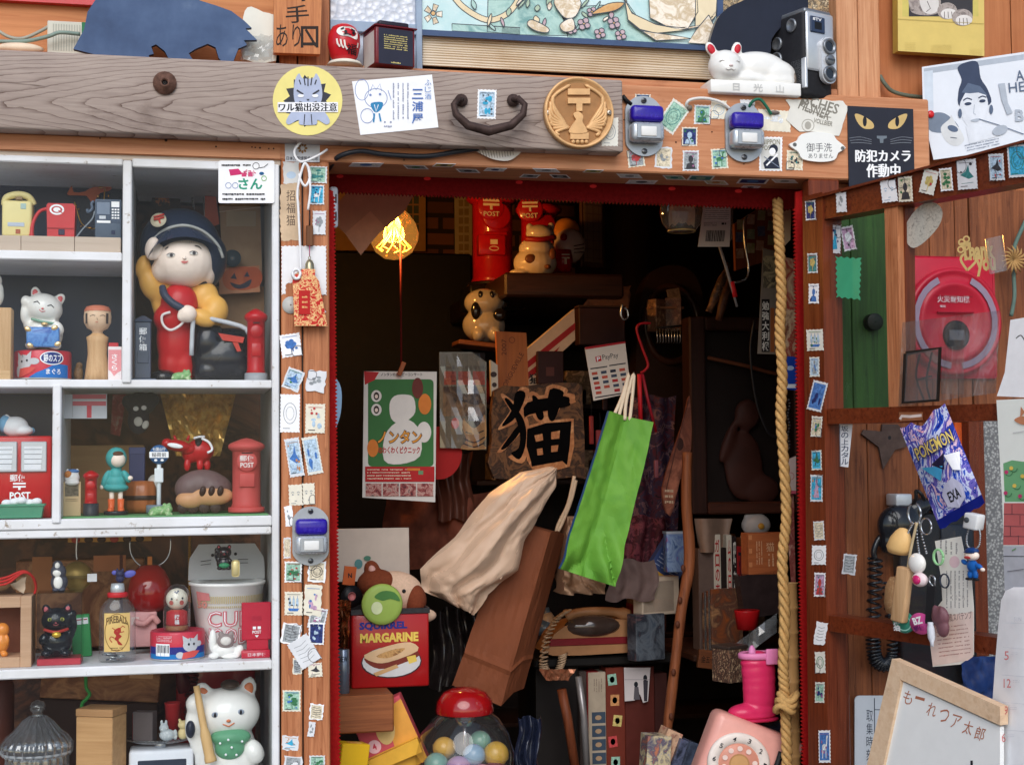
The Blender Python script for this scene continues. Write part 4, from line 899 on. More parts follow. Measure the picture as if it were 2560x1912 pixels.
t.part('plinth',m)
# film camera
t=T('film_camera','old black and silver film camera standing at the end of the lintel','camera',2040,248,.0,R=(0,0,20))
blk=M((34,34,38),.55,.2,150,bump=.3);si=M((196,200,206),.3,.08,metal=.45);sid=M((130,134,140),.3,metal=.6)
m=MB();m.box(-44,46,-10,128,0,214,blk,10,2);m.box(-42,44,-12,120,206,222,sid,6,2);t.part('body',m)
m=MB();m.box(-40,46,-16,-9,66,212,si,5,2);m.box(-44,-36,-14,40,20,96,si,2,1);t.part('front_plate',m)
m=MB();m.box(-30,16,-20,-15,160,200,M((50,64,90),.4),2,1);m.box(-18,4,-20.5,-19,168,186,black);a=Art(m,lambda u,v,h:(u,-20.3-h*1000,v));vs,fs=glyphs('8TV',.02);m.add([(-24+p[0]*16,-20.6,189+p[1]*10)for p in vs],fs,paper);t.part('viewfinder',m)
m=MB();m.prism([(u,v-0)for u,v in rr(-2,36,44,152,22,6)],-25,-15,M((220,222,226),.25,.05,metal=.3));t.part('lens_turret',m)
for z in(128,60):
 m=MB();m.lathe([(20,0),(20,4),(17,5),(14,4),(12,-6),(.1,-6)],sid,(21,-26,z),24,rotm(90));m.lathe([(.1,.5),(12.5,.5)],M((14,16,26),.05,coat=1),(21,-26,z),20,rotm(90));t.part('lens',m)
m=MB();m.cyl(13,0,8,sid,(21,-25,94),16,rotm(90));m.box(10,32,-34.5,-33,92,96,M((90,92,96),.3,metal=.6));t.part('knob',m)
for y,z,r_ in((30,184,17),(82,150,17),(86,110,20)):
 m=MB();m.lathe([(r_,0),(r_,4),(r_-4,5),(r_-6,2),(.1,2)],sid,(-45,y,z),20,rotm(0,-90));t.part('dial',m)
m=MB();m.lathe([(40,0),(40,6),(34,8),(30,5),(.1,8)],M((110,100,92),.35,metal=.5),(-45,56,46),28,rotm(0,-90));t.part('winder',m)
# ---------- charm, cords and bell on the post ----------
t=T('lucky_charm','red and gold brocade charm hanging on white cord from the left post','charm',762,675,-.012)
brc=printed([(190,28,24),(196,36,28),(232,190,130),(196,30,26),(236,200,140)],120,.5,True,(1,1,1.3))
m=MB();P=[[(-32+j*.6-8*(1-j/10)*0+i*(62+j*2)/8-(0 if j else 0),-5-4*math.sin(math.pi*i/8),-j*14)for i in range(9)]for j in range(11)]
P[0]=[(-6+i*4,-4,2)for i in range(9)];P[1]=[(-28+i*6.6,-6-3*math.sin(math.pi*i/8),-14)for i in range(9)]
m.sheet(P,brc);m.sheet([[(x,2,z)for x,y,z in r]for r in P],brc);m.box(-16,12,-11,-9,-112,-52,M((186,24,24),.5));a=Art(m,lambda u,v,h:(u,-11.2,v));a.scrib(-8,-100,6,-62,3,M((226,170,110)),.4,2);t.part('pouch',m)
cdm=M((236,236,238),.5)
m=MB();r_=random.Random(2)
for i in range(5):t0=i*1.2;m.tube([(-22+10*math.cos(t0+u*1.05)+r_.uniform(-1,1),-8+6*math.sin(u),-12+12*math.sin(t0+u*1.05))for u in range(7)],3.4,cdm,6,4)
t.part('knot',m)
m=MB();m.tube([(-10,-4,0),(-12,-3,60),(-16,-2,150),(-18,-2,200),(-4,-3,260),(6,-3,262),(14,-2,236),(2,-2,210),(-10,-2,224),(-14,-2,240)],3.2,cdm,7,6);m.tube([(8,-3,150),(14,-3,200),(10,-2,250),(2,-2,268)],3,cdm,7,5);t.part('cord',m)
t.part('cord',MB().tube([(58,8,306),(30,-2,286),(-10,-4,270),(-26,-3,296),(0,-2,330),(30,-1,345),(34,0,352)],3.2,cdm,7,6))
t=T('hand_bell','small brass bell hanging under a wooden tag on the left post','bell',774,678,-.008)
m=MB();brs=M((170,160,130),.3,.2,metal=.8);m.lathe([(12,0),(12,4),(11,18),(7,27),(.1,30)],brs,n=18);t.part('body',m);t.part('ring',MB().tube([(3*math.cos(u),0,33+4*math.sin(u))for u in(0,1,2,3,4,5,6)],1.2,brs,6));m=MB();m.tube([(0,0,36),(0,0,64)],1.2,M((170,60,100)),6);t.part('string',m)
mb=MB();mb.box(-9,9,-4,1,0,52,wood((120,78,48),(86,50,30),'z'),2,1);mb.tube([(0,-3,52),(0,-2,90)],2,M((60,40,36)),6);one('wooden_tag','small wooden tag hanging beside the white cord','tag',mb,774,616,-.006)
# blue and white plug strip at the jamb, light blue mask edge
mb=MB();mb.box(-11,11,-8,8,-52,52,M((206,212,226),.4),8,3)
for z in(-24,20):
 for x in(-5,5):mb.box(x-1.8,x+1.8,-8.6,-7,z-10,z+12,black)
one('power_strip','white power strip at the upper left corner of the doorway','socket',mb,834,519,.055)
mb=MB();mb.prism(sp2([(-14,70),(6,60),(16,30),(14,-20),(2,-60),(-10,-80),(-14,-20)],4),0,6,M((150,190,226),.5));one('paper_fan','light blue paper fan edge showing behind the ribbon left of the doorway','fan',mb,838,1010,.11)
# ================= toys and curios in the display cabinet =================
acry=clear((248,250,250),.03,1.0,.0);chrome=M((180,184,190),.2,.1,metal=.8);brass=M((190,150,70),.3,.15,metal=.8)
skin=M((244,226,212),.45,.05);skinp=M((230,176,170),.5);yel=M((226,176,84),.4,.08);kraft=wood((206,166,120),(180,138,94),'x',.4,lines=.1,bump=.05)
greyp=M((84,98,116),.4);pinkp=M((226,170,170),.4);greenp=M((52,120,84),.4);redg=M((184,18,30),.34,.22,22,coat=.3);redm=M((196,62,66),.45,.1)
LM=lambda y0,zt:(lambda u,v,h:(u,y0-h*2000,zt-v))
def CM(R_,zt):return lambda u,v,h:((R_+h*2000)*math.sin(u/R_),-(R_+h*2000)*math.cos(u/R_),zt-v)
def TS(name,label,cat,px,py,Y,z=None,group=None,R=None):return T(name,label,cat,px,py,Y,group,R,z)
def bx(x0,x1,y0,y1,z0,z1,m,r=1.5,seg=2):return MB().box(x0,x1,y0,y1,z0,z1,m,r,seg)
def neko(t,H,body,arm=-1,eye='shut',ear=None,tilt=0,headm=None,bodyname='body',it=5,es=1):
 """beckoning cat, H pixels tall"""
 s=H/100;e=[]
 hd=V((0,-4,66));q=math.radians(tilt);hx=lambda x,z:(x*math.cos(q)+z*math.sin(q),z*math.cos(q)-x*math.sin(q))
 E1=lambda c,r,ro=(0,0,0):e.append((V(c)*s,tuple(k*s for k in(r if isinstance(r,tuple)else(r,r,r))),ro))
 E1((0,0,26),(29,25,28));E1((0,2,40),(24,21,20));E1(hd,(29,24,23),(0,tilt,0))
 for sd in(-1,1):
  ex,ez=hx(sd*19,19);E1((ex,-2,66+ez),(8,5,11),(0,sd*22+tilt,0));E1((sd*17,-18,8),(11,14,8))
 E1((arm*29,-6,60),(8,8,19),(0,-arm*6,0));E1((arm*28,-9,76),(8.5,9,9));E1((arm*25,-2,42),(8,9,12));E1((-arm*22,-17,34),(9,11,12),(0,-arm*-30,0))
 t.part(bodyname,MB().blob(e,body,2.1*s,it))
 em=ear or M((214,110,110),.4);k=M((34,34,42),.3)
 for sd in(-1,1):
  ex,ez=hx(sd*19,18);t.part('ear',MB().ell(V((ex,-6.2,66+ez))*s,(4.6*s,2*s,7*s),em,rotm(0,sd*22+tilt)))
 fy=lambda x,z:-4-24*math.sqrt(max(.05,1-(x/29)**2-(z/23)**2))-.1
 for sd in(-1,1):
  x,z=sd*11,3;X,Z=hx(x,z)
  if eye=='shut':t.part('eye',MB().tube([V((hx(x+u,z+3-abs(u)*.6)[0],fy(x+u,z+3),66+hx(x+u,z+3-abs(u)*.6)[1]))*s for u in(-5,-2.5,0,2.5,5)],.8*s,k,5))
  else:t.part('eye',MB().ell(V((X,fy(x,z)+.8,66+Z))*s,(4.2*s*es,1.6*s,3.4*s*es),M(eye,.3)).ell(V((X,fy(x,z)-.4,66+Z))*s,(1.7*s*es,1*s,2.8*s*es),k))
 X,Z=hx(0,-3);m=MB().ell(V((X,fy(0,-3),66+Z))*s,(2*s,1.2*s,1.4*s),em);m.tube([V((hx(u,-8+abs(u)*.5)[0],fy(u,-8)-.1,66+hx(u,-8+abs(u)*.5)[1]))*s for u in(-5,-2.5,0,2.5,5)],.6*s,em,5);t.part('mouth',m)
 return s
def pillar(px,py,Y,z,W,H,label,body=None,base=None,text=True,cat='postbox toy',R=None,deco=True,name='pillar_postbox',bh=.09,group='little red pillar postboxes'):
 """round pillar postbox W wide (cap) and H tall"""
 body=body or redg;t=TS(name,label,cat,px,py,Y,z,group,R);r_=W/2;b=H*bh
 t.part('base',MB().lathe([(.1,0),(r_*.98,0),(r_*1.0,b*.2),(r_*.98,b),(.1,b)],base or M((150,154,160),.4),n=28))
 t.part('body',MB().lathe([(r_*.82,b),(r_*.84,b+1),(r_*.76,b+H*.05),(r_*.76,H*.82),(r_*.8,H*.83)],body,n=36,flute=.012,nf=18))
 t.part('cap',MB().lathe([(r_*.8,H*.82),(r_,H*.86),(r_,H*.90),(r_*.86,H*.93),(r_*.3,H*.985),(.1,H)],body,n=28))
 if deco:
  t.part('collection_door',bx(-r_*.42,r_*.42,-r_*.84,-r_*.4,H*.34,H*.52,body,r_*.05))
  m=MB();m.lathe([(r_*.56,0),(r_*.56,r_*.1),(r_*.5,r_*.14),(.1,r_*.14)],body,(0,-r_*.68,H*.68),24,rotm(90));a=Art(m,LM(-r_*.68-r_*.14-.3,H*.68))
  if text:w_=M((236,232,230),.5);a.text('郵便',-r_*.4,-r_*.34,r_*.4,-r_*.02,w_,.012);a.text('POST',-r_*.36,r_*.05,r_*.36,r_*.32,w_,.02)
  t.part('plate',m)
  t.part('slot',MB().box(-r_*.3,r_*.3,-r_*.86,-r_*.7,H*.79,H*.805,black))
 return t
# ---- top left cell: three telephones on wooden blocks ----
bw=wood((204,188,172),(184,166,150),'x',.6,lines=.1)
zb=zz(200,592,.02)
for i,(x0,x1,lab)in enumerate([(-60,52,'pale wooden block under the yellow telephone'),(53,186,'pale wooden block under the red telephone'),(187,302,'pale wooden block under the grey telephone')]):
 kx,kz=ksc(200,600,.02);w_=(x1-x0)/2;mb=MB().box(-w_,w_,0,130,0,(zb-ZS1)/kz,bw,1.2,1);one('wooden_block',lab,'block',mb,(x0+x1)/2,625,.02,'wooden blocks under the toy telephones',z=ZS1)
t=TS('toy_telephone','yellow toy pay telephone with a carrying handle in the cabinet','telephone toy',43,592,.035,zb)
yl=M((226,212,150),.4,.06);t.part('body',bx(-39,37,-2,60,0,92,yl,8,3));t.part('handset',MB().tube([(-36,30,84),(-30,24,102),(0,22,110),(26,24,104),(38,30,86)],9,yl,8,4));t.part('slot',bx(-5,12,-2,10,93,101,M((140,116,84)),.5,1));t.part('keypad',bx(8,22,-3.2,0,70,84,M((170,196,190)),.6,1));t.part('plate',bx(-24,18,-3.2,0,26,36,M((180,190,206)),.6,1));t.part('badge',bx(-4,8,-3.4,0,8,19,M((170,96,70)),.6,1))
t=TS('toy_telephone','red toy dial telephone with a curved receiver in the cabinet','telephone toy',152,592,.035,zb)
m=MB().prism([(-34,0),(34,0),(34,24),(36,80),(30,86),(-32,86),(-36,80),(-34,24)],-4,56,redm);m.box(-35,35,-5,0,22,25,M((150,40,44)));t.part('body',m)
m=MB();a=Art(m,LM(-4.4,70));a.ring(-10,0,16,4.5,paper,11);a.ell(-10,0,9,6,paper);a.line([(-6,2),(4,8)],3,redm);t.part('dial',m)
t.part('badge',bx(-6,10,-6,-3,7,21,M((60,54,76)),1,1));t.part('receiver',MB().tube([(-34,10,74),(-54,6,66),(-68,0,40),(-72,-4,14),(-72,-4,2)],[5,4.5,4.5,5,6.5],redm,8,4))
t=TS('toy_telephone','grey toy card telephone with white buttons in the cabinet','telephone toy',270,594,.035,zb)
t.part('body',bx(-33,33,0,60,0,100,greyp,3,2));m=MB();a=Art(m,LM(-.4,100));a.rect(-30,4,31,60,M((66,80,100)));a.rect(-28,8,4,38,M((120,134,154)));a.rect(8,6,28,20,paper)
for i in range(4):
 for j in range(3):a.rect(9+j*7,24+i*7,14+j*7,28+i*7,paper);a.h-=a.st
a.rect(-28,54,6,60,paper);a.rect(-22,42,-6,50,M((200,206,214)));a.rect(8,78,18,88,navy);t.part('panel',m)
t.part('receiver',MB().tube([(-36,6,94),(-42,4,88),(-40,4,76),(-50,2,66),(-52,2,74)],4,greyp,8,4));t.part('cord',MB().tube([(-34,6,70),(-40,4,50),(-62,-2,24),(-80,-6,0)],2,M((130,140,150)),6,5))
mb=MB();ob=M((196,104,70),.5);mb.prism(sp2([(-62,6),(-52,22),(-48,6),(-20,8),(0,20),(46,22),(40,12),(18,6),(6,-14),(-4,-20),(-16,-2),(-60,-2)],2),0,4,ob);one('orange_reflection','added orange cut out imitating a reflection behind the grey toy telephone','cutout',mb,232,488,.15)  # added orange shape standing in for a reflection on the back panel
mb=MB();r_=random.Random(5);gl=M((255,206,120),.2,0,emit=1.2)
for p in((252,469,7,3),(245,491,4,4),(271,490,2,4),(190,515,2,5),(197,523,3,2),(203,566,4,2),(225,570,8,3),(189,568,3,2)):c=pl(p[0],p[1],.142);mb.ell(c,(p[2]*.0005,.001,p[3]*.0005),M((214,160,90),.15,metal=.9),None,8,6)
mb.tube([pl(*p,.143)for p in((186,505),(192,525),(205,560),(235,572),(255,540),(262,470))],.0008,brass,5,4);world('glint_string',mb,'added string of gold beads imitating reflected lights behind the toy telephones','beads')  # gold beads added in place of lights reflected on the back panel
# ---- second left cell ----
mb=MB();mb.box(-60,13,0,60,0,182,palez,3,2);mb.box(-60,12,-1,60,0,24,palew,1,1);one('wooden_stand','pale wooden stand at the left edge of the cabinet','stand',mb,14,950,.02,z=ZS2)
t=TS('white_figure','white china figure cut off by the left edge above the wooden stand','figurine',-14,768,.05);t.part('body',MB().blob([((0,0,30),(24,20,32)),((2,0,66),(17,15,18)),((14,0,40),(9,9,20))],por,2))
def can(px,py,Y,z,r_,H,label):
 t=TS('cat_food_can',label,'can',px,py,Y,z,'tins of cat food');m=MB();t.part('rim',MB().lathe([(r_*.9,-.5),(r_*.97,0),(r_*.99,3),(r_*.96,4)],M((214,214,214),.3,metal=.3),n=40).lathe([(r_*.97,H-3),(r_*.99,H-2),(r_*.96,H),(r_*.9,H-2),(.1,H-2)],M((190,60,80),.3),n=40))
 m.lathe([(r_*.985,3),(r_,6),(r_,H-5),(r_*.985,H-2)],M((206,56,76),.3,.05,coat=.3),n=48);return t,m,CM(r_+.3,H)
t,m,mp=can(107,943,.075,ZS2+.003,72,71,'red and blue cat food tin under the white beckoning cat')
a=Art(m,mp);a.strip=8;bl_=M((20,110,190),.35);a.poly([(-30,68),(-10,56),(10,48),(30,38),(50,34),(80,36),(80,68)],bl_);cg=M((196,198,204));nv=M((40,60,130),.4)
a.ell(-44,30,22,18,cg);a.poly([(-64,22),(-66,4),(-50,16)],cg);a.poly([(-36,14),(-22,2),(-24,22)],cg);a.ell(-16,28,14,8,cg);a.ell(-62,52,8,14,cg);a.ell(-50,28,3,3,ink,8);a.ell(-34,26,3,3,ink,8);a.line([(-48,10),(-46,18)],2,M((120,124,134)));a.poly([(-56,46),(-30,42),(-10,44),(-20,54),(-50,66),(-60,68)],M((214,84,80)))
a.ell(30,20,31,17,paper);a.ell(30,20,28,14.5,nv);a.text('銀のスプ',8,10,54,30,paper,.02);a.text('まぐろ',14,46,52,60,paper,.02);t.part('body',m)
t=TS('beckoning_cat','white beckoning cat with a blue tablet sitting on a cat food tin','figurine',111,872,.065,ZS2+.003+71*ksc(107,943,.075)[1])
s_=neko(t,162,por,-1,'shut',M((206,96,100),.4),14);bt=printed([(60,110,186),(100,150,210),(40,80,160)],60,.2)
t.part('tablet',bx(-40,42,-58,-44,6,56,bt,5,2));t.part('paw_patch',MB().ell((-50,-15,96),(8,5,11),M((50,80,160),.3)));t.part('collar',MB().tube([(-30,-28,78),(0,-40,70),(34,-30,66)],3.4,M((130,170,150),.4),8,4));t.part('bell',MB().ell((4,-44,64),(9,6,5),M((224,190,140),.2,metal=.5)))
for x,z in((-36,50),(30,54),(-30,10),(38,14)):t.part('gold_corner',MB().ell((x,-58,z),(9,3,6),M((232,200,150),.15,metal=.6),rotm(0,20 if x<0 else-20)))
t=TS('kokeshi_doll','turned wooden kokeshi doll with a painted face beside the beckoning cat','doll',243,950,.06,ZS2)
t.part('body',MB().lathe([(.1,0),(33,0),(30,24),(24,70),(26,100),(28,112),(18,118),(14,122)],palez,n=30));hd=M((222,190,160),.4,.06)
m=MB().lathe([(13,118),(14,128),(26,134),(34,148),(35,164),(33,178),(28,187),(16,191),(.1,192)],hd,n=30);t.part('head',m)
m=MB();m.lathe([(34.6,176),(33.4,180),(28.5,188),(16.3,191.6),(.1,192.6)],M((200,120,96),.4),n=30);a=Art(m,CM(35.2,192));kg=M((70,60,60),.5);a.line([(-18,30),(-10,27),(-4,29)],1.5,kg);a.line([(8,29),(16,27),(22,30)],1.5,kg);a.rect(-33,22,-26,48,kg);a.rect(24,22,32,48,kg);a.line([(0,34),(2,40)],1,kg);a.line([(-3,45),(3,45)],1.5,M((180,80,70)));t.part('face',m)
t=TS('paper_carton','small pink and white carton beside the wooden kokeshi doll','carton',287,950,.05,ZS2);m=bx(-17,17,0,34,0,88,M((236,226,228),.5),1,1);a=Art(m,LM(-.2,88));a.poly([(-16,8),(16,8),(16,60),(6,66),(-2,74),(-10,62),(-16,58)],M((228,150,156)));a.vtext('さくら',-8,18,6,60,paper,.02);t.part('body',m);t.part('lid',bx(-16,8,4,30,88,98,M((190,50,60),.4),1,1))
mb=MB();mb.blob([((0,0,24),(12,10,22)),((2,-2,44),(9,8,9))],printed([(90,70,54),(140,110,80),(60,46,40)],120),1.6);one('tiny_figure','small mottled brown figure behind the kokeshi doll','figurine',mb,196,950,.09,z=ZS2)
# ---- tall cell: postman boy ----
t=TS('postman_doll','large china boy doll in postman cap, yellow shirt and red dungarees saluting','doll',460,948,.085,ZS2)
yb=M((226,172,86),.42,.08,20,coat=.15);rb=M((190,26,34),.38,.12,14,coat=.2);cap=M((30,42,64),.3,.2,14,coat=.4)
m=MB().blob([((-20,0,110),(50,40,90)),((-30,0,50),(36,34,54)),((0,0,50),(30,34,54)),((-12,-22,198),(48,38,50)),((-30,-14,160),(48,36,40))],rb,5);t.part('dungarees',m)
m=MB().blob([((-56,0,224),(26,26,34)),((-84,-8,246),(28,24,44),(0,-20,0)),((-102,-10,288),(20,22,32),(0,12,0)),((-62,4,196),(20,22,56),(0,-14,0)),((50,-6,216),(38,30,42)),((78,-20,180),(34,34,40)),((46,-44,160),(36,22,22),(0,20,0)),((-6,6,232),(58,28,24))],yb,5);t.part('shirt',m)
m=MB().blob([((0,-18,338),(78,66,66)),((-50,-10,316),(34,44,34)),((60,-6,320),(22,40,40)),((76,0,340),(12,14,22))],skin,5);t.part('head',(m).xf(None,(0,0,-36)))
t.part('hand',(MB().blob([((-78,-44,366),(20,16,30),(0,10,0)),((-64,-50,356),(10,10,22),(0,30,0))],skin,3)).xf(None,(0,0,-36)));t.part('hand',(MB().blob([((8,-62,168),(24,20,22)),((-6,-64,162),(12,12,14))],skin,3)))
m=MB().blob([((-10,16,382),(104,80,96)),((46,20,340),(60,74,80),(0,24,0))],cap,6);t.part('cap',(m).xf(None,(0,0,-36)))
fx=lambda x,z:-18-66*math.sqrt(max(.02,1-(x/78)**2-((z-338)/66)**2))
FH=lambda x,z:min(fx(x,z),-10-44*math.sqrt(max(.001,1-((x+50)/34)**2-((z-316)/34)**2))if abs(x+50)<34 and abs(z-316)<34 else 0)
fm_=lambda u,v,h:(u,FH(u,v)-.8-h*2000,v)
L=[(-74,362),(-66,384),(-44,404),(-10,414),(26,410),(56,396),(66,384)]
m=MB();P=[[(x*(1+.10*j)+2*j,fx(x*.92,386)-6-16*j+j*j*2 if False else-74-9*j+abs(x)*.30,z-9*j+2)for x,z in sp2(L,4,False)]for j in range(4)];m.sheet(P,M((38,48,70),.25,.15,coat=.5));t.part('visor',(m).xf(None,(0,0,-36)))
m=MB();m.tube([(x*1.1,-70+abs(x)*.42,z-2)for x,z in sp2([(-84,352),(-76,380),(-48,412),(-4,424),(40,414),(74,384),(88,350)],4,False)],4,M((170,172,170),.4),8);t.part('cap_cord',(m).xf(None,(0,0,-36)))
m=MB();m.lathe([(20,0),(20,2),(.1,3)],M((206,196,170),.4),(-64,-62,434),24,rotm(66,0,-14));t.part('cap_badge',(m).xf(None,(0,0,-36)))
m=MB();rt=M((190,60,50),.4)
for a_,b_ in(((-76,440),(-50,448)),((-76,434),(-50,441)),((-63,436),(-58,420))):m.tube([(a_[0],-68,a_[1]),(b_[0],-68,b_[1])],2.6,rt,6)
t.part('post_mark',(m).xf(None,(0,0,-36)))
kk=M((60,56,60),.5);m=MB();a=Art(m,fm_,.0003)
for cx,cz in((-34,346),(22,352)):
 a.ell(cx,cz,10,4.6,M((210,206,200)));a.ell(cx+2,cz,4.4,4.6,kk,10);a.line([(cx-10,cz+1),(cx-3,cz+5),(cx+5,cz+5),(cx+11,cz+1)],1.8,kk)
a.line([(-48,362),(-40,368)],2.4,kk);a.line([(26,372),(36,370),(42,364)],2.4,kk);t.part('eyes',(m).xf(None,(0,0,-36)))
m=MB();a=Art(m,fm_,.0003);a.poly(sp2([(-8,330),(-2,332),(3,331),(10,332),(4,326),(-3,326)],3),M((200,112,108)));t.part('mouth',(m).xf(None,(0,0,-36)));t.part('nose',(MB().ell((0,fx(0,336)-1,339),(5,4,4),skin)).xf(None,(0,0,-36)))
m=MB();a=Art(m,fm_,.0005)
for i in range(12):a.line([(-28+5.6*i,386),(-25+5.4*i,376+abs(i-6)*.8)],1.2,M((120,110,104)));a.h-=a.st
t.part('hair',(m).xf(None,(0,0,-36)))
FB=lambda u,v,h:(u,-44-h*2000-10*(1-((u+14)/50)**2 if abs(u+14)<50 else 0),v)
m=MB();m.tube([(-54,-40,236),(-48,-54,214),(-26,-62,192),(2,-66,178)],[9,10,10,9],M((52,60,80),.4),8,5);t.part('strap',m)
m=MB();m.tube([(-34,-58,172),(-54,-54,164),(-52,-54,142),(-34,-56,128),(-12,-58,138),(0,-58,152)],3.4,M((232,222,220),.4),8,5);t.part('pocket_trim',m)
m=MB();m.blob([((98,-8,62),(88,44,62)),((60,-10,100),(46,40,58)),((120,-8,92),(56,40,48)),((66,-8,30),(50,40,34)),((140,-6,36),(46,38,38))],M((18,22,34),.25,.3,14,coat=.4),4);t.part('mail_bag',m)
m=MB();m.tube([(18,-56,66),(22,-56,150),(34,-56,162),(140,-56,140),(160,-56,122)],6,M((190,194,200),.35),8,3);t.part('bag_edge',m)
m=MB();a=Art(m,LM(-55,0));a.poly([(84,-122),(150,-112),(146,-98),(96,-104)],rt);a.poly([(120,-100),(134,-98),(142,-78),(132,-76)],rt);t.part('bag_mark',m)
t.part('shoe',MB().blob([((-50,-40,12),(34,30,20))],M((26,28,34),.2,coat=.5),3))
pillar(640,948,.05,ZS2,58,184,'tall slim red pillar postbox with grey base beside the postman doll',bh=.12,text=False)
t=TS('mailbox_toy','slim dark grey square mailbox lettered in white beside the postman doll','postbox toy',357,948,.045,ZS2);dg=M((64,76,98),.35,.12,coat=.3)
t.part('base',bx(-30,34,-12,40,0,7,M((96,108,126)),1.5,1));m=bx(-20,20,0,36,7,150,dg,2,1);a=Art(m,LM(-.2,150));a.vtext('郵便箱',-10,14,10,74,paper,.015);t.part('body',m);m=MB().lathe([(30,150),(31,154),(6,166),(.1,166)],dg,(0,18,0),4,Matrix.Rotation(math.radians(45),3,'Z'),False);t.part('roof',m);t.part('collection_door',bx(-14,14,-3,1,46,76,dg,1,1))
def frog(px,py,Y,z,s,label):
 mb=MB();gm=printed([(150,186,130),(110,160,100),(196,206,170)],160);mb.blob([((0,0,12),(24,14,11)),((16,-4,16),(12,10,9)),((-14,-8,7),(12,10,7)),((20,-6,25),(5,5,5)),((10,-6,25),(5,5,5)),((20,-12,5),(8,6,5))],gm,1.5);mb.v=[tuple(k*s for k in p)for p in mb.v];one('toy_frog',label,'frog toy',mb,px,py,Y,'little green frogs',z=z)
frog(452,948,.022,ZS2,.95,'little green frog at the feet of the postman doll');frog(400,1290,.03,ZS3,1.15,'little green frog under the toy bus stop sign')
# clutter hanging behind the doll
flat('kraft_bag','brown paper bag with a flap hanging behind the postman doll','bag',.2,[(548,512),(650,500),(656,700),(560,716)],printed([(176,142,112),(200,168,136)],14,.5),lambda a:(a.rect(566,528,640,566,M((196,176,150))),a.line([(548,530),(652,518)],2,M((220,200,176)))),.003)
flat('orange_pennant','orange red paper strip hanging behind the cap of the doll','pennant',.19,[(512,490),(540,492),(548,560),(534,566),(512,548)],M((200,92,66),.5),None,.002)
mb=MB();c=pl(581,646,.17);mb.lathe([(.002,0),(.0118,0),(.0118,.002),(.002,.002)],M((76,92,106),.35),c,28,rotm(90));mb.cyl(.003,.001,.0026,M((120,136,146)),c,14,rotm(90));world('grey_disc',mb,'grey round disc hanging above the pumpkin card','disc')
def pump(a):
 o_=M((214,104,62),.5);k=M((60,60,80));a.ell(606,696,46,30,o_);a.ell(582,698,26,28,M((224,116,72)));a.ell(632,694,24,27,M((206,96,58)))
 a.poly([(576,696),(586,682),(592,698)],k);a.poly([(610,692),(618,678),(624,692)],k);a.poly(sp2([(576,706),(600,712),(628,698),(622,716),(600,722),(584,718)],3),k)
flat('pumpkin_card','orange card printed with a grinning pumpkin behind the doll','card',.18,[(548,670),(648,664),(650,730),(548,736)],printed([(206,130,90),(226,160,120)],20),pump,.002)
flat('paper_board','tan paper board under the pumpkin card','board',.21,[(540,716),(660,716),(660,820),(540,820)],printed([(160,120,86),(186,146,110)],12),None,.003)
flat('monster_card','dark card with orange figure above the cap of the doll','card',.22,[(380,472),(450,470),(452,540),(382,542)],M((58,40,34)),lambda a:(a.poly(sp2([(388,498),(398,480),(412,482),(420,494),(426,514),(416,510),(402,516),(392,510)],3),printed([(210,130,60),(60,40,34)],130,.5,True))),.002)
mb=MB();mb.tube([pl(u,v,.2)for u,v in((480,478),(484,500),(486,530))],.0007,chrome,5,4);mb.tube([pl(u,v,.2)for u,v in((508,490),(510,520),(512,545))],.0007,chrome,5,4)
for i in range(7):mb.ell(pl(477+i,475+i*7,.198),.0012,chrome,None,6,5)
world('bead_chain',mb,'thin silver bead chains hanging above the cap of the doll','chain')
flat('drawing_card','white card with a child style drawing stuck on the cabinet glass','card',-.0045,rr(546,402,686,508,5),paper,lambda a:(a.poly([(572,424),(596,422),(608,436),(576,440)],M((206,40,110))),a.rect(604,432,616,442,M((214,70,120))),a.rect(620,430,632,442,M((206,90,130))),a.text('さん',596,446,656,474,M((30,150,120)),.03),a.text('ポスト',608,424,640,440,M((200,50,110)),.02),a.ring(571,464,7,1.5,M((130,150,190))),a.ring(588,464,7,1.5,M((130,150,190))),a.ell(654,434,6,4,M((20,90,140))),a.ring(640,415,8,1.2,ink),a.line([(648,420),(660,418),(670,410)],1.4,ink),a.ring(660,446,6,1.5,M((120,180,90))),a.scrib(554,409,628,418,1,ink,.5,3),a.scrib(556,480,664,504,2,ink,.4,4)),.0008)
# ---- third row ----
t=TS('mailbox_toy','wide red toy mailbox with two silver letter slots at the far left','postbox toy',50,1276,.05,ZS3+.0,R=None)
m=bx(-110,78,0,90,0,206,redg,5,2);a=Art(m,LM(-.3,206));a.text('郵便',-26,96,14,114,paper,.01);a.rect(-18,117,14,121,paper);a.rect(-18,125,14,129,paper);a.rect(-5,129,1,135,paper);a.text('POST',-26,140,26,158,paper,.03);t.part('body',m)
sl_=M((186,192,200),.3,.06,metal=.3)
for x0,x1 in((-100,-8),(2,66)):
 m=bx(x0,x1,-8,0,116,192,sl_,2,1);a=Art(m,LM(-8.2,0));a.poly([(x0+8,-180),(x1-10,-180),(x1-14,-122),(x0+8,-122)],M((220,224,230)))
 for k_ in range(4):a.line([(x0+8,-172+12*k_),(x1-12,-172+12*k_)],1.6,M((110,116,124)));a.h-=a.st
 t.part('letter_slot',m)
t=TS('sleeping_toy','white and blue round toy lying on the wide red mailbox','toy',38,1070,.07);t.o.location.z=ZS3+206*ksc(50,1276,.05)[1]
t.part('body',MB().blob([((0,0,24),(34,26,26)),((20,-6,14),(26,20,14)),((-20,0,44),(8,6,12),(0,-20,0))],M((232,236,240),.5,.04),2.2));t.part('back_patch',MB().blob([((-24,6,30),(18,24,24)),((40,4,14),(10,10,9))],M((120,176,214),.5),2))
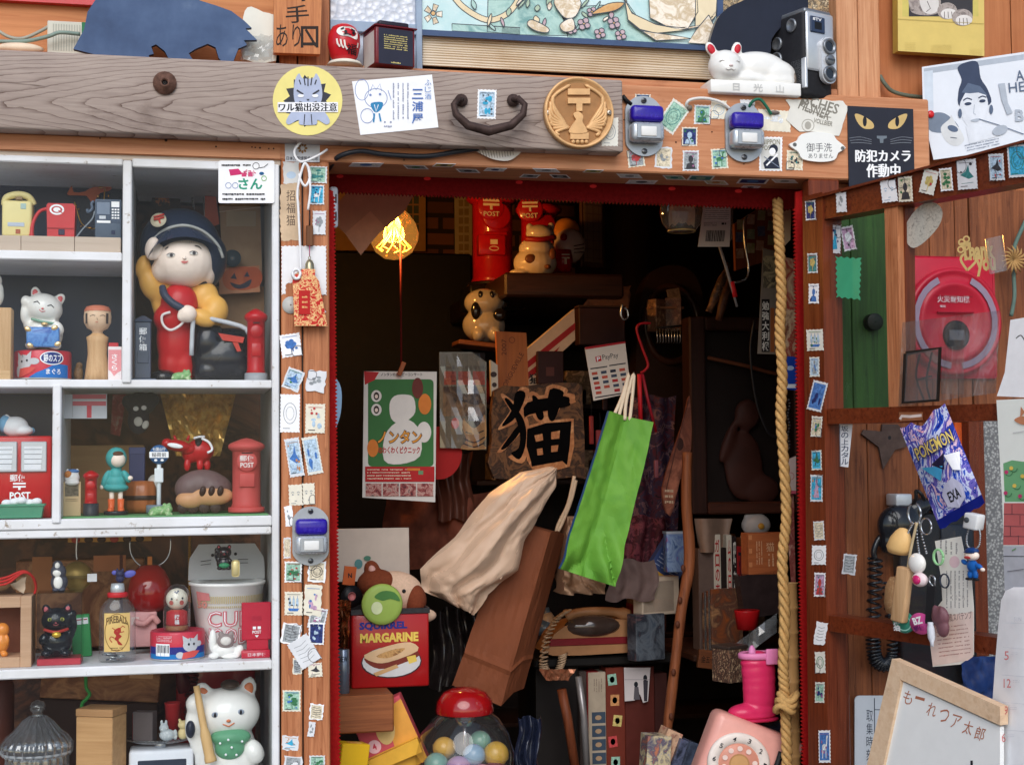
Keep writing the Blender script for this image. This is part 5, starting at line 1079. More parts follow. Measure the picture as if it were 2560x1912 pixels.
t=TS('plastic_tray','green plastic tray holding white cotton balls at the far left','tray',45,1294,.018,ZS3);m=MB().prism([(-80,3),(58,3),(64,36),(-80,36)],-4,40,M((70,136,108),.4,.08));m.box(-82,67,-7,44,32,38,M((80,146,118),.4),1,1);t.part('tray',m)
t.part('cotton',MB().blob([((-30+i*19,10+(i%2)*8,40+(i%3)*3),(14,13,10))for i in range(5)],M((230,232,236),.9),2.4))
flat('post_sign','small grey sign with a red postal mark hanging in the cabinet','sign',.05,[(160,986),(267,984),(267,1046),(160,1046)],M((178,182,190),.4),lambda a:(a.rect(181,986,265,997,M((186,88,100))),a.rect(181,1003,265,1014,M((186,88,100))),a.rect(217,1014,229,1044,M((186,60,76))),a.line([(181,988),(181,1044)],1.4,M((140,144,150))),a.rect(181,1000,265,1002.5,M((200,204,210)))),.006)
t=TS('raincoat_doll','plain little doll in a teal hooded raincoat and orange boots','doll',290,1281,.06,ZS3+.004);te=M((66,160,160),.45,.1)
t.part('coat',MB().blob([((0,0,78),(26,18,20)),((0,0,64),(32,22,12)),((0,0,96),(18,15,20)),((-26,-4,86),(9,9,24),(0,22,0)),((26,-12,92),(9,12,18),(0,-30,0))],te,1.6,3));t.part('hood',MB().blob([((0,2,138),(27,25,28)),((0,4,112),(14,12,12))],te,1.8));t.part('face',MB().ell((4,-10,134),(20,17,19),skin));t.part('hand',MB().ell((-36,-6,66),(5,5,6),skin));t.part('hand',MB().ell((36,-20,88),(7,6,6),skin));t.part('hair',MB().ell((4,-12,148),(15,14,8),M((90,60,44),.6)))
for sd in(-1,1):t.part('leg',MB().tube([(sd*11,0,56),(sd*11,0,30)],6.5,skin,8));t.part('boot',MB().tube([(sd*12,0,36),(sd*12,0,14),(sd*13,-2,8)],[9,8,9],M((214,100,56),.35),10).ell((sd*13,-6,8),(9,12,7),M((214,100,56),.35)))
t.part('stand',MB().cyl(31,-4,6,M((40,42,50),.3)))
for px,py,W,H,z_,lab in((227,1290,27,110,0,'tiny red pillar postbox on a black round base beside the raincoat doll'),):
 pillar(px,1290,.04,ZS3,W*1.5,118,lab,bh=.30,base=M((50,54,62),.4),text=False)
pillar(616,1284,.055,ZS3+.003,92,186,'stout matt red pillar postbox lettered in white at the right of the cabinet',body=M((190,78,76),.5,.08),base=M((190,78,76),.5,.08),bh=.07)
t=TS('bus_stop_sign','toy bus stop with a round blue and white sign on a white pole','bus stop toy',397,1280,.05,ZS3+.004)
t.part('base',MB().cyl(32,0,20,M((110,124,136),.4)));t.part('pole',MB().cyl(5.5,18,140,M((214,222,226),.35)));t.part('timetable',bx(-11,11,-9,-3,76,112,M((220,226,230)),1.5,1));m=MB().lathe([(24,0),(24,5),(.1,5.2)],M((40,90,140),.35),(0,-2,146),30,rotm(90));a=Art(m,LM(-7.6,146));a.rect(-24,-7,24,8,paper);a.text('稲荷前',-18,-5,18,6,ink,.01);a.text('七国山行',-16,-18,16,-9,paper,.01);a.ell(-8,14,4,3,paper);a.ell(8,14,4,3,paper);t.part('sign',m)
t=TS('red_cow_toy','red lacquered bobbing head cow toy with black and white markings','cow toy',478,1172,.08);t.o.location.z=pl(478,1172,.08).z
t.part('body',MB().blob([((22,0,46),(36,26,30)),((0,0,40),(24,22,26)),((-10,-10,10),(9,8,16)),((22,-10,10),(9,8,16)),((40,0,10),(9,8,16))],redg,2));t.part('saddle_band',MB().blob([((18,0,60),(14,25,20),(0,10,0))],black,2));t.part('back_stripe',MB().tube([(26,-16,76),(44,-22,66),(52,-22,48),(40,-26,40)],3.4,paper,6,4));t.part('back_stripe',MB().tube([(6,-12,76),(20,-10,80),(34,-8,80)],3,paper,6,3))
t.part('head',MB().blob([((-34,-22,58),(34,18,15),(0,8,0)),((-60,-26,64),(14,13,13)),((-8,-16,50),(20,14,14))],redg,1.8));t.part('blaze',MB().ell((-40,-39,58),(20,3,6),paper,rotm(0,10)))
for p in((-38,-18,76,-12),(-10,-14,76,12)):t.part('horn',MB().tube([(p[0],p[1],70),(p[0]+p[3]*.4,p[1],84)],[5,2.5],redg,8))
t=TS('toy_bus','plain brown toy bus with round windows below the red cow toy','bus toy',500,1284,.07,ZS3+.002);bb=M((104,84,84),.4,.15);tan=M((196,146,106),.4,.1)
t.part('body',MB().blob([((6,0,66),(66,34,44)),((30,0,60),(52,36,40)),((-20,0,62),(44,34,40))],bb,3));t.part('side',MB().blob([((26,-20,44),(58,22,26)),((-24,-16,34),(38,24,24))],tan,3))
for x in(6,28,50):t.part('window',MB().ell((x,-40,56),(8,5,13),M((50,30,26),.4),rotm(0,14)))
for x in(-44,-18,10,38):t.part('wheel',MB().cyl(13,-7,7,M((60,46,42),.5),(x,-22,14),18,rotm(90)))
t=TS('barrel_pot','orange brown ribbed pot with a dark band behind the raincoat doll','pot',352,1280,.11,ZS3+.003);br=M((176,104,62),.3,.12,coat=.3)
t.part('body',MB().lathe([(.1,0),(34,0),(42,14),(44,40),(43,62),(36,78),(.1,80)],br,n=40,flute=.045,nf=10));t.part('band',MB().lathe([(45.5,32),(46.5,35),(46.5,40),(45.5,43)],M((54,40,36),.4),n=40,flute=.045,nf=10))
t=TS('blue_tin','dark blue tin box standing behind the ribbed pot','tin',342,1270,.13,ZS3);t.part('body',bx(-20,20,0,20,0,160,M((60,72,116),.4),2,1));t.part('lid',bx(-21,21,-1,21,150,168,M((70,82,128),.4),2,1))
t=TS('egg_toy','pale oval toy standing behind the bus stop pole','toy',386,1210,.11);t.part('body',MB().ell((0,0,10),(18,16,24),M((206,206,200),.4)));t.o.location.z=ZS3+.035
t=TS('paper_sack_toy','small toy paper sack with a white and orange cat peeping out','toy',180,1288,.04,ZS3+.002,R=(0,0,8));m=bx(-22,22,0,34,0,86,M((206,180,140),.7,.1),1,1);a=Art(m,LM(-.2,86));a.rect(-18,6,16,36,printed([(70,66,56),(140,130,110)],160));a.scrib(-16,42,14,50,2,M((110,90,70)),.4,2);t.part('sack',m);t.part('cat',MB().blob([((0,8,96),(20,15,17)),((0,0,84),(19,12,8)),((-11,8,112),(5,4,7)),((13,8,112),(5,4,7))],por,1.6));t.part('cat_patch',MB().blob([((-10,2,104),(10,10,10))],M((206,130,70),.4),1.4));t.part('hat',MB().ell((2,10,112),(17,13,6),M((80,130,190),.4)))
mb=MB();mb.blob([((0,0,60),(40,20,30)),((-4,0,20),(28,16,36)),((26,0,70),(22,14,20)),((-30,0,66),(16,14,18))],M((40,42,54),.7),3);a=Art(mb,lambda u,v,h:(u,-22-h*2000,v));
for p in((-10,48,7,6),(10,50,7,6)):mb.ell((p[0],-19,p[1]),(p[2],4,p[3]),paper)
mb.ell((-4,-17,16),(11,4,12),M((206,204,198)));mb.ell((14,-16,8),(8,4,11),M((206,204,198),.5),rotm(0,25));one('black_plush','black plush toy with white patches hanging at the back of the cabinet','plush',mb,350,1070,.12)
def foil(x0,x1,y0,y1,Y,seed,m_,amp=.006,nx=18,ny=14):
 r_=random.Random(seed);P=[]
 for j in range(ny+1):
  P.append([]);
  for i in range(nx+1):
   u,v=i/nx,j/ny;w_=1-.42*v;p=pl(x0+(x1-x0)*(.5+(u-.5)*w_),y0+(y1-y0)*v,Y);p.y+=r_.uniform(-amp,amp);P[-1].append(p)
 return P
mb=MB();P=foil(400,590,984,1140,.165,3,None);mb.sheet(P,M((236,184,104),.2,.5,60,metal=.35),False);world('gold_foil_fan',mb,'crumpled gold foil sheet behind the red cow toy','foil')
flat('red_pennant','dark red and white paper strip hanging beside the black plush toy','pennant',.2,[(282,986),(316,986),(300,1090),(276,1084)],printed([(130,40,44),(170,60,60),(190,150,140)],80),None,.002)
t=TS('brown_box','brown cardboard box behind the raincoat doll','box',250,1290,.2,ZS3);t.part('body',bx(-80,110,0,50,0,170,kraft,2,1))
mb=MB();gm_=M((96,150,100),.8,.2,120);mb.box(xx(155,1290,.01),SX0-.004,.01,.15,ZS3+.0003,ZS3+.002,gm_);world('green_mat',mb,'thin green mat lining the shelf under the raincoat doll','mat')
# ---- fourth row ----
t=TS('wooden_frame_box','open pale wooden box frame holding an orange toy at the far left','box',30,1672,.02,ZS4);fb=wood((206,170,140),(182,144,112),'x',.6,lines=.15);m=MB();m.box(20,48,0,110,0,178,fb,1.5,1);m.box(-90,20,0,110,150,178,fb,1.5,1);m.box(-90,20,0,110,0,26,fb,1.5,1);m.box(-90,20,100,110,26,150,M((120,70,50),.6));t.part('frame',m)
t=TS('orange_toy','glossy orange toy standing in the open wooden box frame','toy',2,1652,.03,ZS4+26*ksc(30,1672,.02)[1]);t.part('body',MB().blob([((0,10,34),(20,18,26)),((2,10,66),(18,16,18)),((8,4,6),(10,10,8)),((14,4,40),(7,7,14))],M((226,140,60),.3,.08,coat=.4),1.6))
t=TS('ribbon_bundle','clear bag with straw coloured paper and red cord on the open wooden box','bundle',20,1490,.05);t.o.location.z=ZS4+178*ksc(30,1672,.02)[1]
t.part('paper',MB().sheet([[(-60+i*13+random.uniform(-4,4),-30+j*14,18*math.sin(i*.6)*math.cos(j*.9)+22+random.uniform(-5,5))for i in range(9)]for j in range(6)],M((200,176,150),.6),True));
for k_ in range(3):t.part('cord',MB().tube([(-50,-34,26+k_*5),(0,-38,30+k_*8),(40,-34,56+k_*2),(62,-20,46),(70,0,24-k_*4),(66,4,0)],3.2,M((190,40,40),.6),6,5))
t=TS('acrylic_case','clear acrylic case with a red base holding a black cat figure','case',148,1668,.03,ZS4)
t.part('base',bx(-55,55,-10,70,0,17,M((176,60,72),.4),2,1));m=MB()
for x in(-56,55):m.box(x,x+1.4,-10,72,17,180,acry)
m.box(-56,56,-11.5,-10,17,180,acry);m.box(-56,56,-11,72,180,182,acry);t.part('cover',m)
t=TS('black_cat_figure','black lucky cat with a gold bell inside the acrylic case','figurine',142,1660,.045,ZS4+.009);bkc=M((22,22,30),.22,.2,coat=.6);neko(t,138,bkc,1,(196,190,90),M((214,110,116),.4));t.part('collar',MB().tube([(-30,-26,70),(0,-38,64),(30,-26,70)],4,M((196,60,50),.4),8,4));t.part('bell',MB().ell((2,-42,58),(12,8,8),M((220,180,70),.2,metal=.6)))
t=TS('cow_cat_figure','small black and white cat figure standing on the acrylic case','figurine',148,1486,.05);t.o.location.z=ZS4+182*ksc(148,1668,.03)[1]
t.part('body',MB().blob([((0,0,22),(22,16,24)),((-2,-4,48),(20,15,20)),((-8,-12,4),(9,8,5)),((8,-12,4),(9,8,5)),((-4,-4,66),(13,11,11))],M((70,74,88),.4),1.7));t.part('bib',MB().blob([((-2,-13,22),(12,6,17)),((-4,-14,46),(12,6,10)),((-4,-13,64),(7,5,9))],por,1.4))
t=TS('jingle_bell','large dull gold jingle bell hanging on a bead chain','bell',192,1478,.1);g_=M((156,132,76),.4,.2,metal=.5);t.part('body',MB().ell((0,0,38),(38,30,38),g_,None,22,16));t.part('band',MB().lathe([(38.6,34),(39.6,38),(38.6,42)],M((110,92,50),.5),n=28));t.part('chain',MB().tube([(0,0,78),(-2,0,100),(0,0,140)],2.4,chrome,6,4));t.part('tag',bx(28,52,-34,-33,26,46,paper,.3,1))
t=TS('green_carton','flat green carton standing behind the acrylic case','carton',206,1664,.1,ZS4,R=(0,-4,0));m=bx(-24,24,0,20,0,106,M((70,160,96),.4),3,2);a=Art(m,LM(-.2,106));a.rect(-10,8,20,24,paper);a.rect(-8,11,18,14,M((180,60,80)));t.part('body',m)
t=TS('whisky_flask','clear glass flask with a yellow label, red collar and clips inside','flask',293,1666,.04,ZS4)
gv=clear((246,248,248),.03,1.6,.03)
m=MB().lathe([(.1,0),(40,0),(46,6),(46,120),(44,134),(34,150),(20,160),(16,166),(16,186)],gv,n=32,sy=.55);t.part('bottle',m);t.part('collar',MB().lathe([(25,162),(26,165),(26,172),(24,174),(16,174)],M((190,40,46),.4),n=24,sy=.8));t.part('cap',MB().lathe([(17,174),(18,176),(18,184),(16,196),(.1,197)],M((190,196,200),.3,metal=.4),n=20,sy=.8))
m=MB();LMf=lambda u,v,h:(u,-25.6*math.sqrt(max(.05,1-(u/47)**2))-1-h*2000,124-v);a=Art(m,LMf,.0001);yq=M((226,190,120),.5)
for i in range(8):x0=-32+8*i;a.poly([(x0,0),(x0+8,0),(x0+8,96),(x0,96)],yq);a.h-=a.st
a.up();a.ring(0,48,30,2,M((150,110,60)),46);dm=M((176,48,40));a.text('FIREBALL',-27,6,27,24,M((110,84,50)),.03,0,6)
a.poly(sp2([(-4,40),(8,36),(10,46),(6,52),(12,58),(4,66),(10,74),(14,80),(4,78),(0,70),(-6,64),(-2,56),(-8,48)],3),dm);a.line([(8,38),(14,32),(20,36)],2,dm);a.line([(-4,42),(-12,36)],2,dm);a.line([(-6,62),(-14,58),(-18,64),(-12,72)],2,dm,3);a.line([(8,48),(18,46)],2,dm);a.scrib(-18,84,18,94,2,M((110,84,50)),.4,3);t.part('label',m)
r_=random.Random(8)
for i in range(9):x,z=r_.uniform(-30,30),6+r_.uniform(0,14);t.part('clip',MB().tube([(x-12,r_.uniform(-12,8),z),(x+12,r_.uniform(-12,8),z+r_.uniform(-5,5))],2.4,chrome if i%3 else M((60,64,80),.3),6))
t=TS('cat_charm','tiny black cat charm with purple wings on the flask cap','charm',300,1466,.045);t.o.location.z=ZS4+196*ksc(293,1666,.04)[1];t.part('body',MB().blob([((0,0,12),(11,9,12)),((0,-3,24),(11,9,9)),((-7,-3,33),(3,3,5)),((7,-3,33),(3,3,5))],M((44,48,84),.4),1.2));t.part('wing',MB().ell((24,4,22),(16,3,9),M((96,100,190),.4),rotm(0,-12)));t.part('wing',MB().ell((-14,4,26),(7,3,6),M((96,100,190),.4)))
t=TS('red_jar','dark red glass jar with a clear neck behind the flask','jar',374,1560,.12);rj=M((150,26,24),.1,.2,coat=.6);t.o.location.z=zz(374,1530,.12);t.part('body',MB().lathe([(.1,0),(36,4),(54,24),(58,50),(52,80),(40,104),(26,118),(.1,120)],rj,n=30));t.part('hang_ring',MB().tube([(-50+50*0,0,180),(-48,0,150),(-30,0,122),(0,0,112),(34,0,124),(50,0,150),(52,0,184)],2,chrome,6,4));t.part('tag',bx(-6,6,-3,0,112,140,M((206,120,50)),1,1))
t=TS('capsule_doll','painted doll with red cheeks in a clear dome standing on a cat food tin','doll',442,1586,.055);
t2,m,mp=can(444,1656,.055,ZS4+.0005,69,70,'red and navy cat food tin with a barcode under the domed doll');t.o.location.z=ZS4+70*ksc(444,1656,.055)[1]
a=Art(m,mp);a.strip=8
for i in range(16):a.rect(-90+11.25*i,36,-78.7+11.25*i,54,M((44,50,130),.4));a.h-=a.st;a.rect(-90+11.25*i,54,-78.7+11.25*i,66,M((30,120,190),.4));a.h-=a.st
a.up();a.rect(-60,28,-20,58,paper,4)
for i in range(12):a.rect(-57+3*i,31,-56+3*i+(i%3)*.6,50,ink);a.h-=a.st
a.scrib(-58,8,-14,24,4,M((230,190,196)),.5,5);a.ell(34,32,21,17,cg);a.poly([(14,26),(12,8),(28,18)],cg);a.poly([(40,18),(54,6),(54,26)],cg);a.ell(58,30,10,7,cg);a.ell(6,56,10,8,cg);a.ell(28,30,3,3.4,ink,8);a.ell(42,30,3,3.4,ink,8);a.line([(32,14),(33,22)],2,M((120,124,134)));a.poly([(14,50),(40,46),(60,48),(44,62),(10,66)],M((214,84,80)));t2.part('body',m)
t.part('dome',MB().lathe([(33,0),(34,4),(34,78),(30,98),(18,112),(.1,116)],gv,n=28));t.part('body',MB().lathe([(.1,12),(24,12),(28,16),(26,46),(14,52)],M((190,30,36),.4),n=24));t.part('plinth',MB().cyl(28,0,12,M((150,100,64),.5)));m=MB().ell((0,0,78),(28,24,27),M((236,226,208),.4));hm=lambda u,v,h:(u,-24*math.sqrt(max(.05,1-(u/28)**2-(v/27)**2))-.6-h*2000,78-v);a=Art(m,hm);a.ell(-13,-2,2.6,3,ink,10);a.ell(14,-3,2.6,3,ink,10);a.ell(-14,8,5.4,6,M((196,60,54)));a.ell(12,8,5.4,6,M((196,60,54)));a.ell(0,0,2,1.4,M((180,120,90)),8);a.line([(-6,-20),(0,-16),(4,-22)],4,M((70,80,110)));t.part('head',m);m=MB();a=Art(m,LM(-28.4,46));a.vtext('招福',-6,4,6,30,paper,.02);t.part('bib',m)
def cupb(t):
 prof=[(.1,0),(66,0),(70,6),(92,168),(96,170),(97,176),(93,178),(88,170)]
 return MB().lathe(prof,M((246,246,244),.4,.03),n=56)
t=TS('noodle_cup','large white instant noodle cup with red outlined lettering','cup',568,1600,.1,ZS4,group=None);m=cupb(t)
cm_=lambda u,v,h:(lambda z:(lambda R_:(R_*math.sin(u/R_),-R_*math.cos(u/R_),z))(69.4+22.8*z/168+1.6+h*2000))(170-v)
a=Art(m,cm_);a.strip=9;gd=M((196,180,140),.5)
for i in range(44):a.rect(-90+5.2*i,24,-86.8+5.2*i,42,gd);a.h-=a.st;a.rect(-90+5.2*i,48,-87+5.2*i,53,gd);a.h-=a.st
a.up();pk=M((206,96,110),.5)
for i,(tx,x0,x1,y0,y1)in enumerate((('CUP',-52,54,62,98),('NOODLE',-70,92,104,142))):a.text(tx,x0-2,y0-2,x1+2,y1+2,pk,.03);a.text(tx,x0,y0,x1,y1,paper,-.02)
a.poly([(-92,12),(-50,16),(-46,34),(-88,36)],M((210,130,130)));a.text('50',-88,36,-54,54,M((206,140,130)),.05);t.part('cup',m)
m=MB();P=[]
for j in range(9):
 q=j/8;P.append([((97-6*q*q)*math.cos(u_)*(1 if q<.6 else 1-.22*(q-.6)/.4),30+(97*math.sin(u_))*.35-20*q+30,176+q*92)for u_ in(math.pi*i/16 for i in range(17))])
P=[[(x,66-abs(x)*.1-16*math.sin(q_*1.2),z)for(x,y,z)in row]for q_,row in((j/8,P[j])for j in range(9))]
m.sheet(P,M((206,209,212),.4,.05));a=Art(m,lambda u,v,h:(u,44-abs(u)*.1-h*2000,v));a.ell(-36,240,4,4,ink);a.ell(22,242,4,4,ink)
for s_,x in((-1,-54),(1,40)):
 for i in range(2):a.line([(x-12,226-s_*3*0-9*i+(2 if s_>0 else-1)),(x+14,228-9*i)],1.6,ink);a.h-=a.st
t.part('lid',m)
t=TS('black_cat_charm','small black lucky cat with an oval gold coin on the noodle cup rim','charm',560,1424,.042);neko(t,66,bkc,-1,(120,60,60),M((190,80,90),.4));t.part('coin',bx(18,38,-30,-26,-16,26,M((206,190,140),.3,metal=.3),6,2));t.part('bib',MB().ell((0,-16,12),(14,6,7),M((50,130,90),.4)))
t=TS('white_cat_figure','small white cat with grey muzzle lying beside the noodle cup','figurine',560,1652,.035,ZS4);t.part('body',MB().blob([((0,0,20),(32,20,18)),((-28,0,44),(11,9,30)),((36,-4,18),(12,10,16),(0,30,0)),((-26,-10,8),(14,10,8)),((16,-10,6),(24,10,7))],por,1.8));t.part('face',MB().blob([((4,-10,44),(22,16,19)),((-8,-10,62),(7,5,8)),((18,-10,62),(7,5,8))],M((150,136,134),.4),1.6));t.part('muzzle',MB().ell((4,-24,46),(14,6,11),M((226,220,214),.4)))
t=TS('post_stand','flat pinkish red acrylic stand shaped like a postbox','stand',641,1650,.03,ZS4);pr=M((186,40,62),.25,.06,coat=.4);m=bx(-37,37,0,20,44,138,pr,2,1);a=Art(m,LM(-.3,138));a.rect(-12,34,13,45,M((170,30,54)));a.rect(-9,60,-1,67,paper);a.rect(3,60,11,67,paper);a.text('POST',-10,70,12,78,paper,.02);a.poly([(-4,82),(6,82),(1,88)],paper);t.part('panel',m);t.part('column',bx(-24,30,2,18,20,46,pr,1,1));m=bx(-38,34,-14,26,0,20,pr,3,2);a=Art(m,LM(-14.3,20));a.text('日本郵便',-22,6,24,15,M((226,190,196)),.02);t.part('base',m)
t=TS('pink_phone_toy','pink toy wall telephone behind the domed doll','telephone toy',356,1640,.1,ZS4+.01);t.part('body',bx(-34,36,0,26,0,88,pinkp,4,2));t.part('handset',MB().tube([(-20,-10,66),(4,-14,60),(26,-12,76),(40,-8,60)],8,M((220,160,158),.4),8,4));t.part('panel',bx(-28,-8,-2,0,56,76,M((236,210,206)),1,1))
cbm=printed([(150,96,60),(120,72,44),(176,122,80),(96,56,36)],18)
t=TS('cardboard_box','old brown cardboard box with paper tags behind the flask','box',240,1664,.2,ZS4);t.part('body',bx(-200,120,0,90,0,220,cbm,3,1));t.part('tag',bx(-8,74,-4,-3,190,230,M((190,120,80),.7),.5,1));t.part('tag',bx(-160,-110,-4,-3,140,230,M((170,110,70),.7),.5,1));t.part('strap',bx(58,66,-6,-1,60,230,M((90,40,36)),.5,1))
mb=MB();mb.box(-90,120,0,6,-12,12,M((206,150,70),.5),1,1)
for i in range(6):mb.ell((-70+32*i,-1,-6),(11,2,8),M((60,40,34)if i%3 else(180,60,50),.5))
one('wooden_ruler','yellow strip with round marks hanging at the top of the fourth cell','strip',mb,260,1342,.17)
mb=MB()
for i in range(30):mb.tube([(3*math.cos(u)+4,3*math.sin(u),110-i*6+u)for u in(0,1.2,2.4,3.6,4.8,6)],2,M((190,140,60),.5),5)
one('beaded_cord','thick twisted yellow cord hanging beside the noodle cup','cord',mb,470,1440,.15)
# ---- bottom row ----
t=TS('glass_jar','large ribbed glass jar with a round knobbed lid','jar',92,1990,.07,ZS5)
ribg=clear((228,232,236),.05,4.5,.05);t.part('body',MB().lathe([(.1,0),(70,0),(78,10),(80,104),(78,112)],ribg,n=132,flute=.03,nf=22));t.part('lid',MB().lathe([(84,110),(90,118),(90,140),(84,148),(76,158),(60,170),(40,194),(24,206)],ribg,n=144,flute=.035,nf=24));t.part('knob',MB().lathe([(14,204),(16,210),(12,214),(20,222),(21,232),(17,242),(.1,248)],gv,n=20));t.part('edge',MB().lathe([(90,116),(92,119),(90,122)],M((206,210,214),.15,alpha=.5),n=66,flute=.012,nf=33))
mb=MB().box(-8,8,-40,40,-30,0,wood((190,150,104),(160,120,80),'z',.6));
t=TS('wooden_crate','plain pale wooden box standing on end beside the glass jar','box',235,1990,.045,ZS5,R=(0,0,-24));t.part('body',bx(-52,50,0,80,0,206,wood((206,164,116),(178,134,88),'x',.6,lines=.3),2,1));t.part('lid',bx(-53,51,-1,81,207,226,wood((190,148,104),(160,118,78),'x',.6,lines=.3),1.5,1))
t=TS('kitchen_scale','white kitchen scale with a clear round pan','scale',400,1990,.06,ZS5);t.part('body',bx(-78,84,0,90,0,108,M((214,218,226),.35,.05),8,2));t.part('display',bx(-56,66,-2,2,40,84,M((52,58,72),.3),2,1));t.part('pan',MB().lathe([(.1,122),(60,122),(94,132),(95,135),(60,126),(.1,125)],gv,(0,40,0),36,None,True,1,.6));t.part('stem',MB().cyl(16,108,122,chrome,(0,40,0)))
zp=ZS5+126*ksc(400,1990,.06)[1]
t=TS('folded_box','black and white lettered little box on the clear scale pan','box',356,1864,.08,zp,R=(0,0,-22));m=bx(-27,27,0,30,0,72,M((88,80,80),.5),1,1);a=Art(m,lambda u,v,h:(-27.3-h*2000,u+15,72-v));a.rect(-14,3,14,69,red);a.vtext('吉祥',-8,8,8,62,paper,.02);t.part('body',m)
t=TS('tiny_cat','tiny pale grey striped cat sitting on the clear scale pan','figurine',418,1864,.075,zp);t.part('body',MB().blob([((0,0,14),(20,14,15)),((-8,-2,32),(12,11,12)),((-14,-2,46),(4,3,7)),((-3,-2,46),(4,3,7)),((20,0,14),(6,5,14))],printed([(200,206,208),(170,180,186),(226,228,226)],120),1.4))
t=TS('tiny_cat','tiny cream coloured cat sitting on the clear scale pan','figurine',458,1862,.08,zp);t.part('body',MB().blob([((0,0,14),(14,11,15)),((0,-2,36),(14,11,11)),((-9,-2,48),(4,3,5)),((9,-2,48),(4,3,5))],M((222,202,150),.4),1.4))
t=TS('red_cup','ribbed red plastic cup behind the scale pan','cup',432,1840,.13,zp);t.part('body',MB().lathe([(.1,0),(16,0),(20,72),(22,76),(18,76),(15,4)],M((196,54,58),.4),n=24,flute=.03,nf=12))
t=TS('beckoning_cat','white beckoning cat shouldering a wooden bat in a green spotted bib','figurine',568,1990,.07,ZS5+.0)
s_=neko(t,288,por,-1,(150,160,176),M((206,120,80),.4),-4,it=8,es=.72)
t.part('ear_patch',MB().ell((6,-20,262),(24,40,12),M((70,56,48),.4)));t.part('arm_patch',MB().ell((-92,-40,158),(12,12,22),M((40,44,60),.3)));t.part('bat',MB().tube([(-78,-60,268),(-66,-72,200),(-50,-84,120),(-42,-88,84)],[8,9,13,15],wood((220,184,130),(200,160,104),'z',.6,lines=.1),12,5))
gb=M((96,156,120),.4);m=MB().blob([((6,-60,138),(52,28,22)),((4,-64,112),(38,20,30))],gb,4);
for p in((-20,128),(8,118),(34,130),(-6,100),(20,98),(0,136)):m.ell((p[0],-92+abs(p[0]-6)*.2+abs(p[1]-116)*.2,p[1]),(3,4,3),paper)
t.part('bib',m);t.part('paper_slip',bx(-70,-20,-92,-90,36,66,paper,1,1))
t=TS('red_telephone','dark red plastic telephone set with a coiled cord at the back of the bottom cell','telephone',530,1990,.2,ZS5);t.part('body',bx(-90,110,0,60,60,310,M((150,22,24),.3,.2,coat=.4),10,3));t.part('handset',MB().tube([(-86,-12,300),(-80,-16,250),(-66,-10,200)],[20,15,20],M((80,18,22),.3),10,4));t.part('cord',MB().tube([(-52+14*math.cos(i*1.3),-10+10*math.sin(i*1.3),300-i*2.2)for i in range(80)],5,M((90,24,26),.4),6))
t=TS('cardboard_box','orange brown labelled cardboard box lying behind the wooden box','box',230,1990,.19,ZS5,R=(0,5,0));m=bx(-150,150,0,90,190,310,cbm,3,1);a=Art(m,LM(-.3,310));a.rect(70,30,130,60,M((206,160,120)));a.text('36-36',76,34,122,50,M((120,70,50)),.01);a.rect(-110,8,40,24,M((140,130,70)));t.part('body',m);t.part('stand',bx(-150,150,0,90,0,188,M((60,38,30),.6),3,1))
mb=MB().tube([(0,0,130),(0,0,80),(2,0,60),(10,-3,46),(2,-6,34),(-8,-3,24),(-10,0,4),(-4,2,-4)],4.6,M((60,150,70),.35),8,4);one('plastic_hook','green plastic hook hanging above the pale wooden box','hook',mb,214,1780,.12)
t=TS('dark_case','dark round leather case at the far left of the bottom cell','case',-10,1990,.14,ZS5);t.part('body',MB().lathe([(.1,0),(40,0),(44,40),(44,260),(30,290),(.1,296)],M((84,44,34),.4),n=24))
# ================= the open glazed door and what hangs on it =================
H_=pl(2004,500,-.004)
_d=ray(2560,356);R_end=CP+_d*((H_.z-CP.z)/_d.z)
DD=(R_end-H_);DD.z=0;DD.normalize();DN=V((-DD.y,DD.x,0));DN=DN if DN.dot(CP-H_)>0 else-DN
def DP(h=0.):return(H_+DN*h,DN)
door=root('glazed_door',H_,'open reddish brown wooden door with glass panes covered in stamps','door')
def dpart(n,pts,th=.028,m=redw,h=-.028,art=None):
 mb=MB();a=slab(mb,pts,DP(h),th,m);
 if art:art(a)
 return world(n,mb,parent=door)
dpart('stile',[(2006,492),(2056,480),(2071,1990),(2022,1990)],.032,redw,-.03)
dpart('edge_strip',[(2056.5,545),(2068,545),(2082,1990),(2071.5,1990)],.022,orz,-.028)
dpart('rail',[(2057,484),(2760,300),(2760,420),(2057,549)],.030,redx,-.03);dpart('rail',[(2012,497),(2760,296),(2760,302),(2012,503)],.036,redx,-.03)
dpart('rail',[(2069,1022),(2760,1000),(2760,1046),(2069,1060)],.028,redx,-.029);dpart('rail',[(2074,1538),(2760,1629),(2760,1676),(2074,1577)],.028,redx,-.029)
dpart('stile',[(2740,306),(2800,288),(2800,2060),(2740,2050)],.034,redw,-.031)
dpart('mullion',[(2211,520),(2243,514),(2252,1018),(2222,1019)],.026,orz,-.028);dpart('mullion',[(2243.5,513),(2262,508),(2266,1018),(2252.5,1018)],.016,redw,-.028)
for q in([(2060,540),(2240,505),(2240,1030),(2060,1030)],[(2250,505),(2740,400),(2740,1015),(2250,1025)],[(2066,1050),(2740,1030),(2740,1640),(2070,1545)],[(2068,1565),(2740,1665),(2740,2000),(2068,2000)]):
 mb=MB();mp=pmap(DP(-.016));mb.add([mp(u,v,0)for u,v in q],[(0,1,2,3)],glass);world('pane',mb,parent=door)
G3='stamps stuck on the open door'
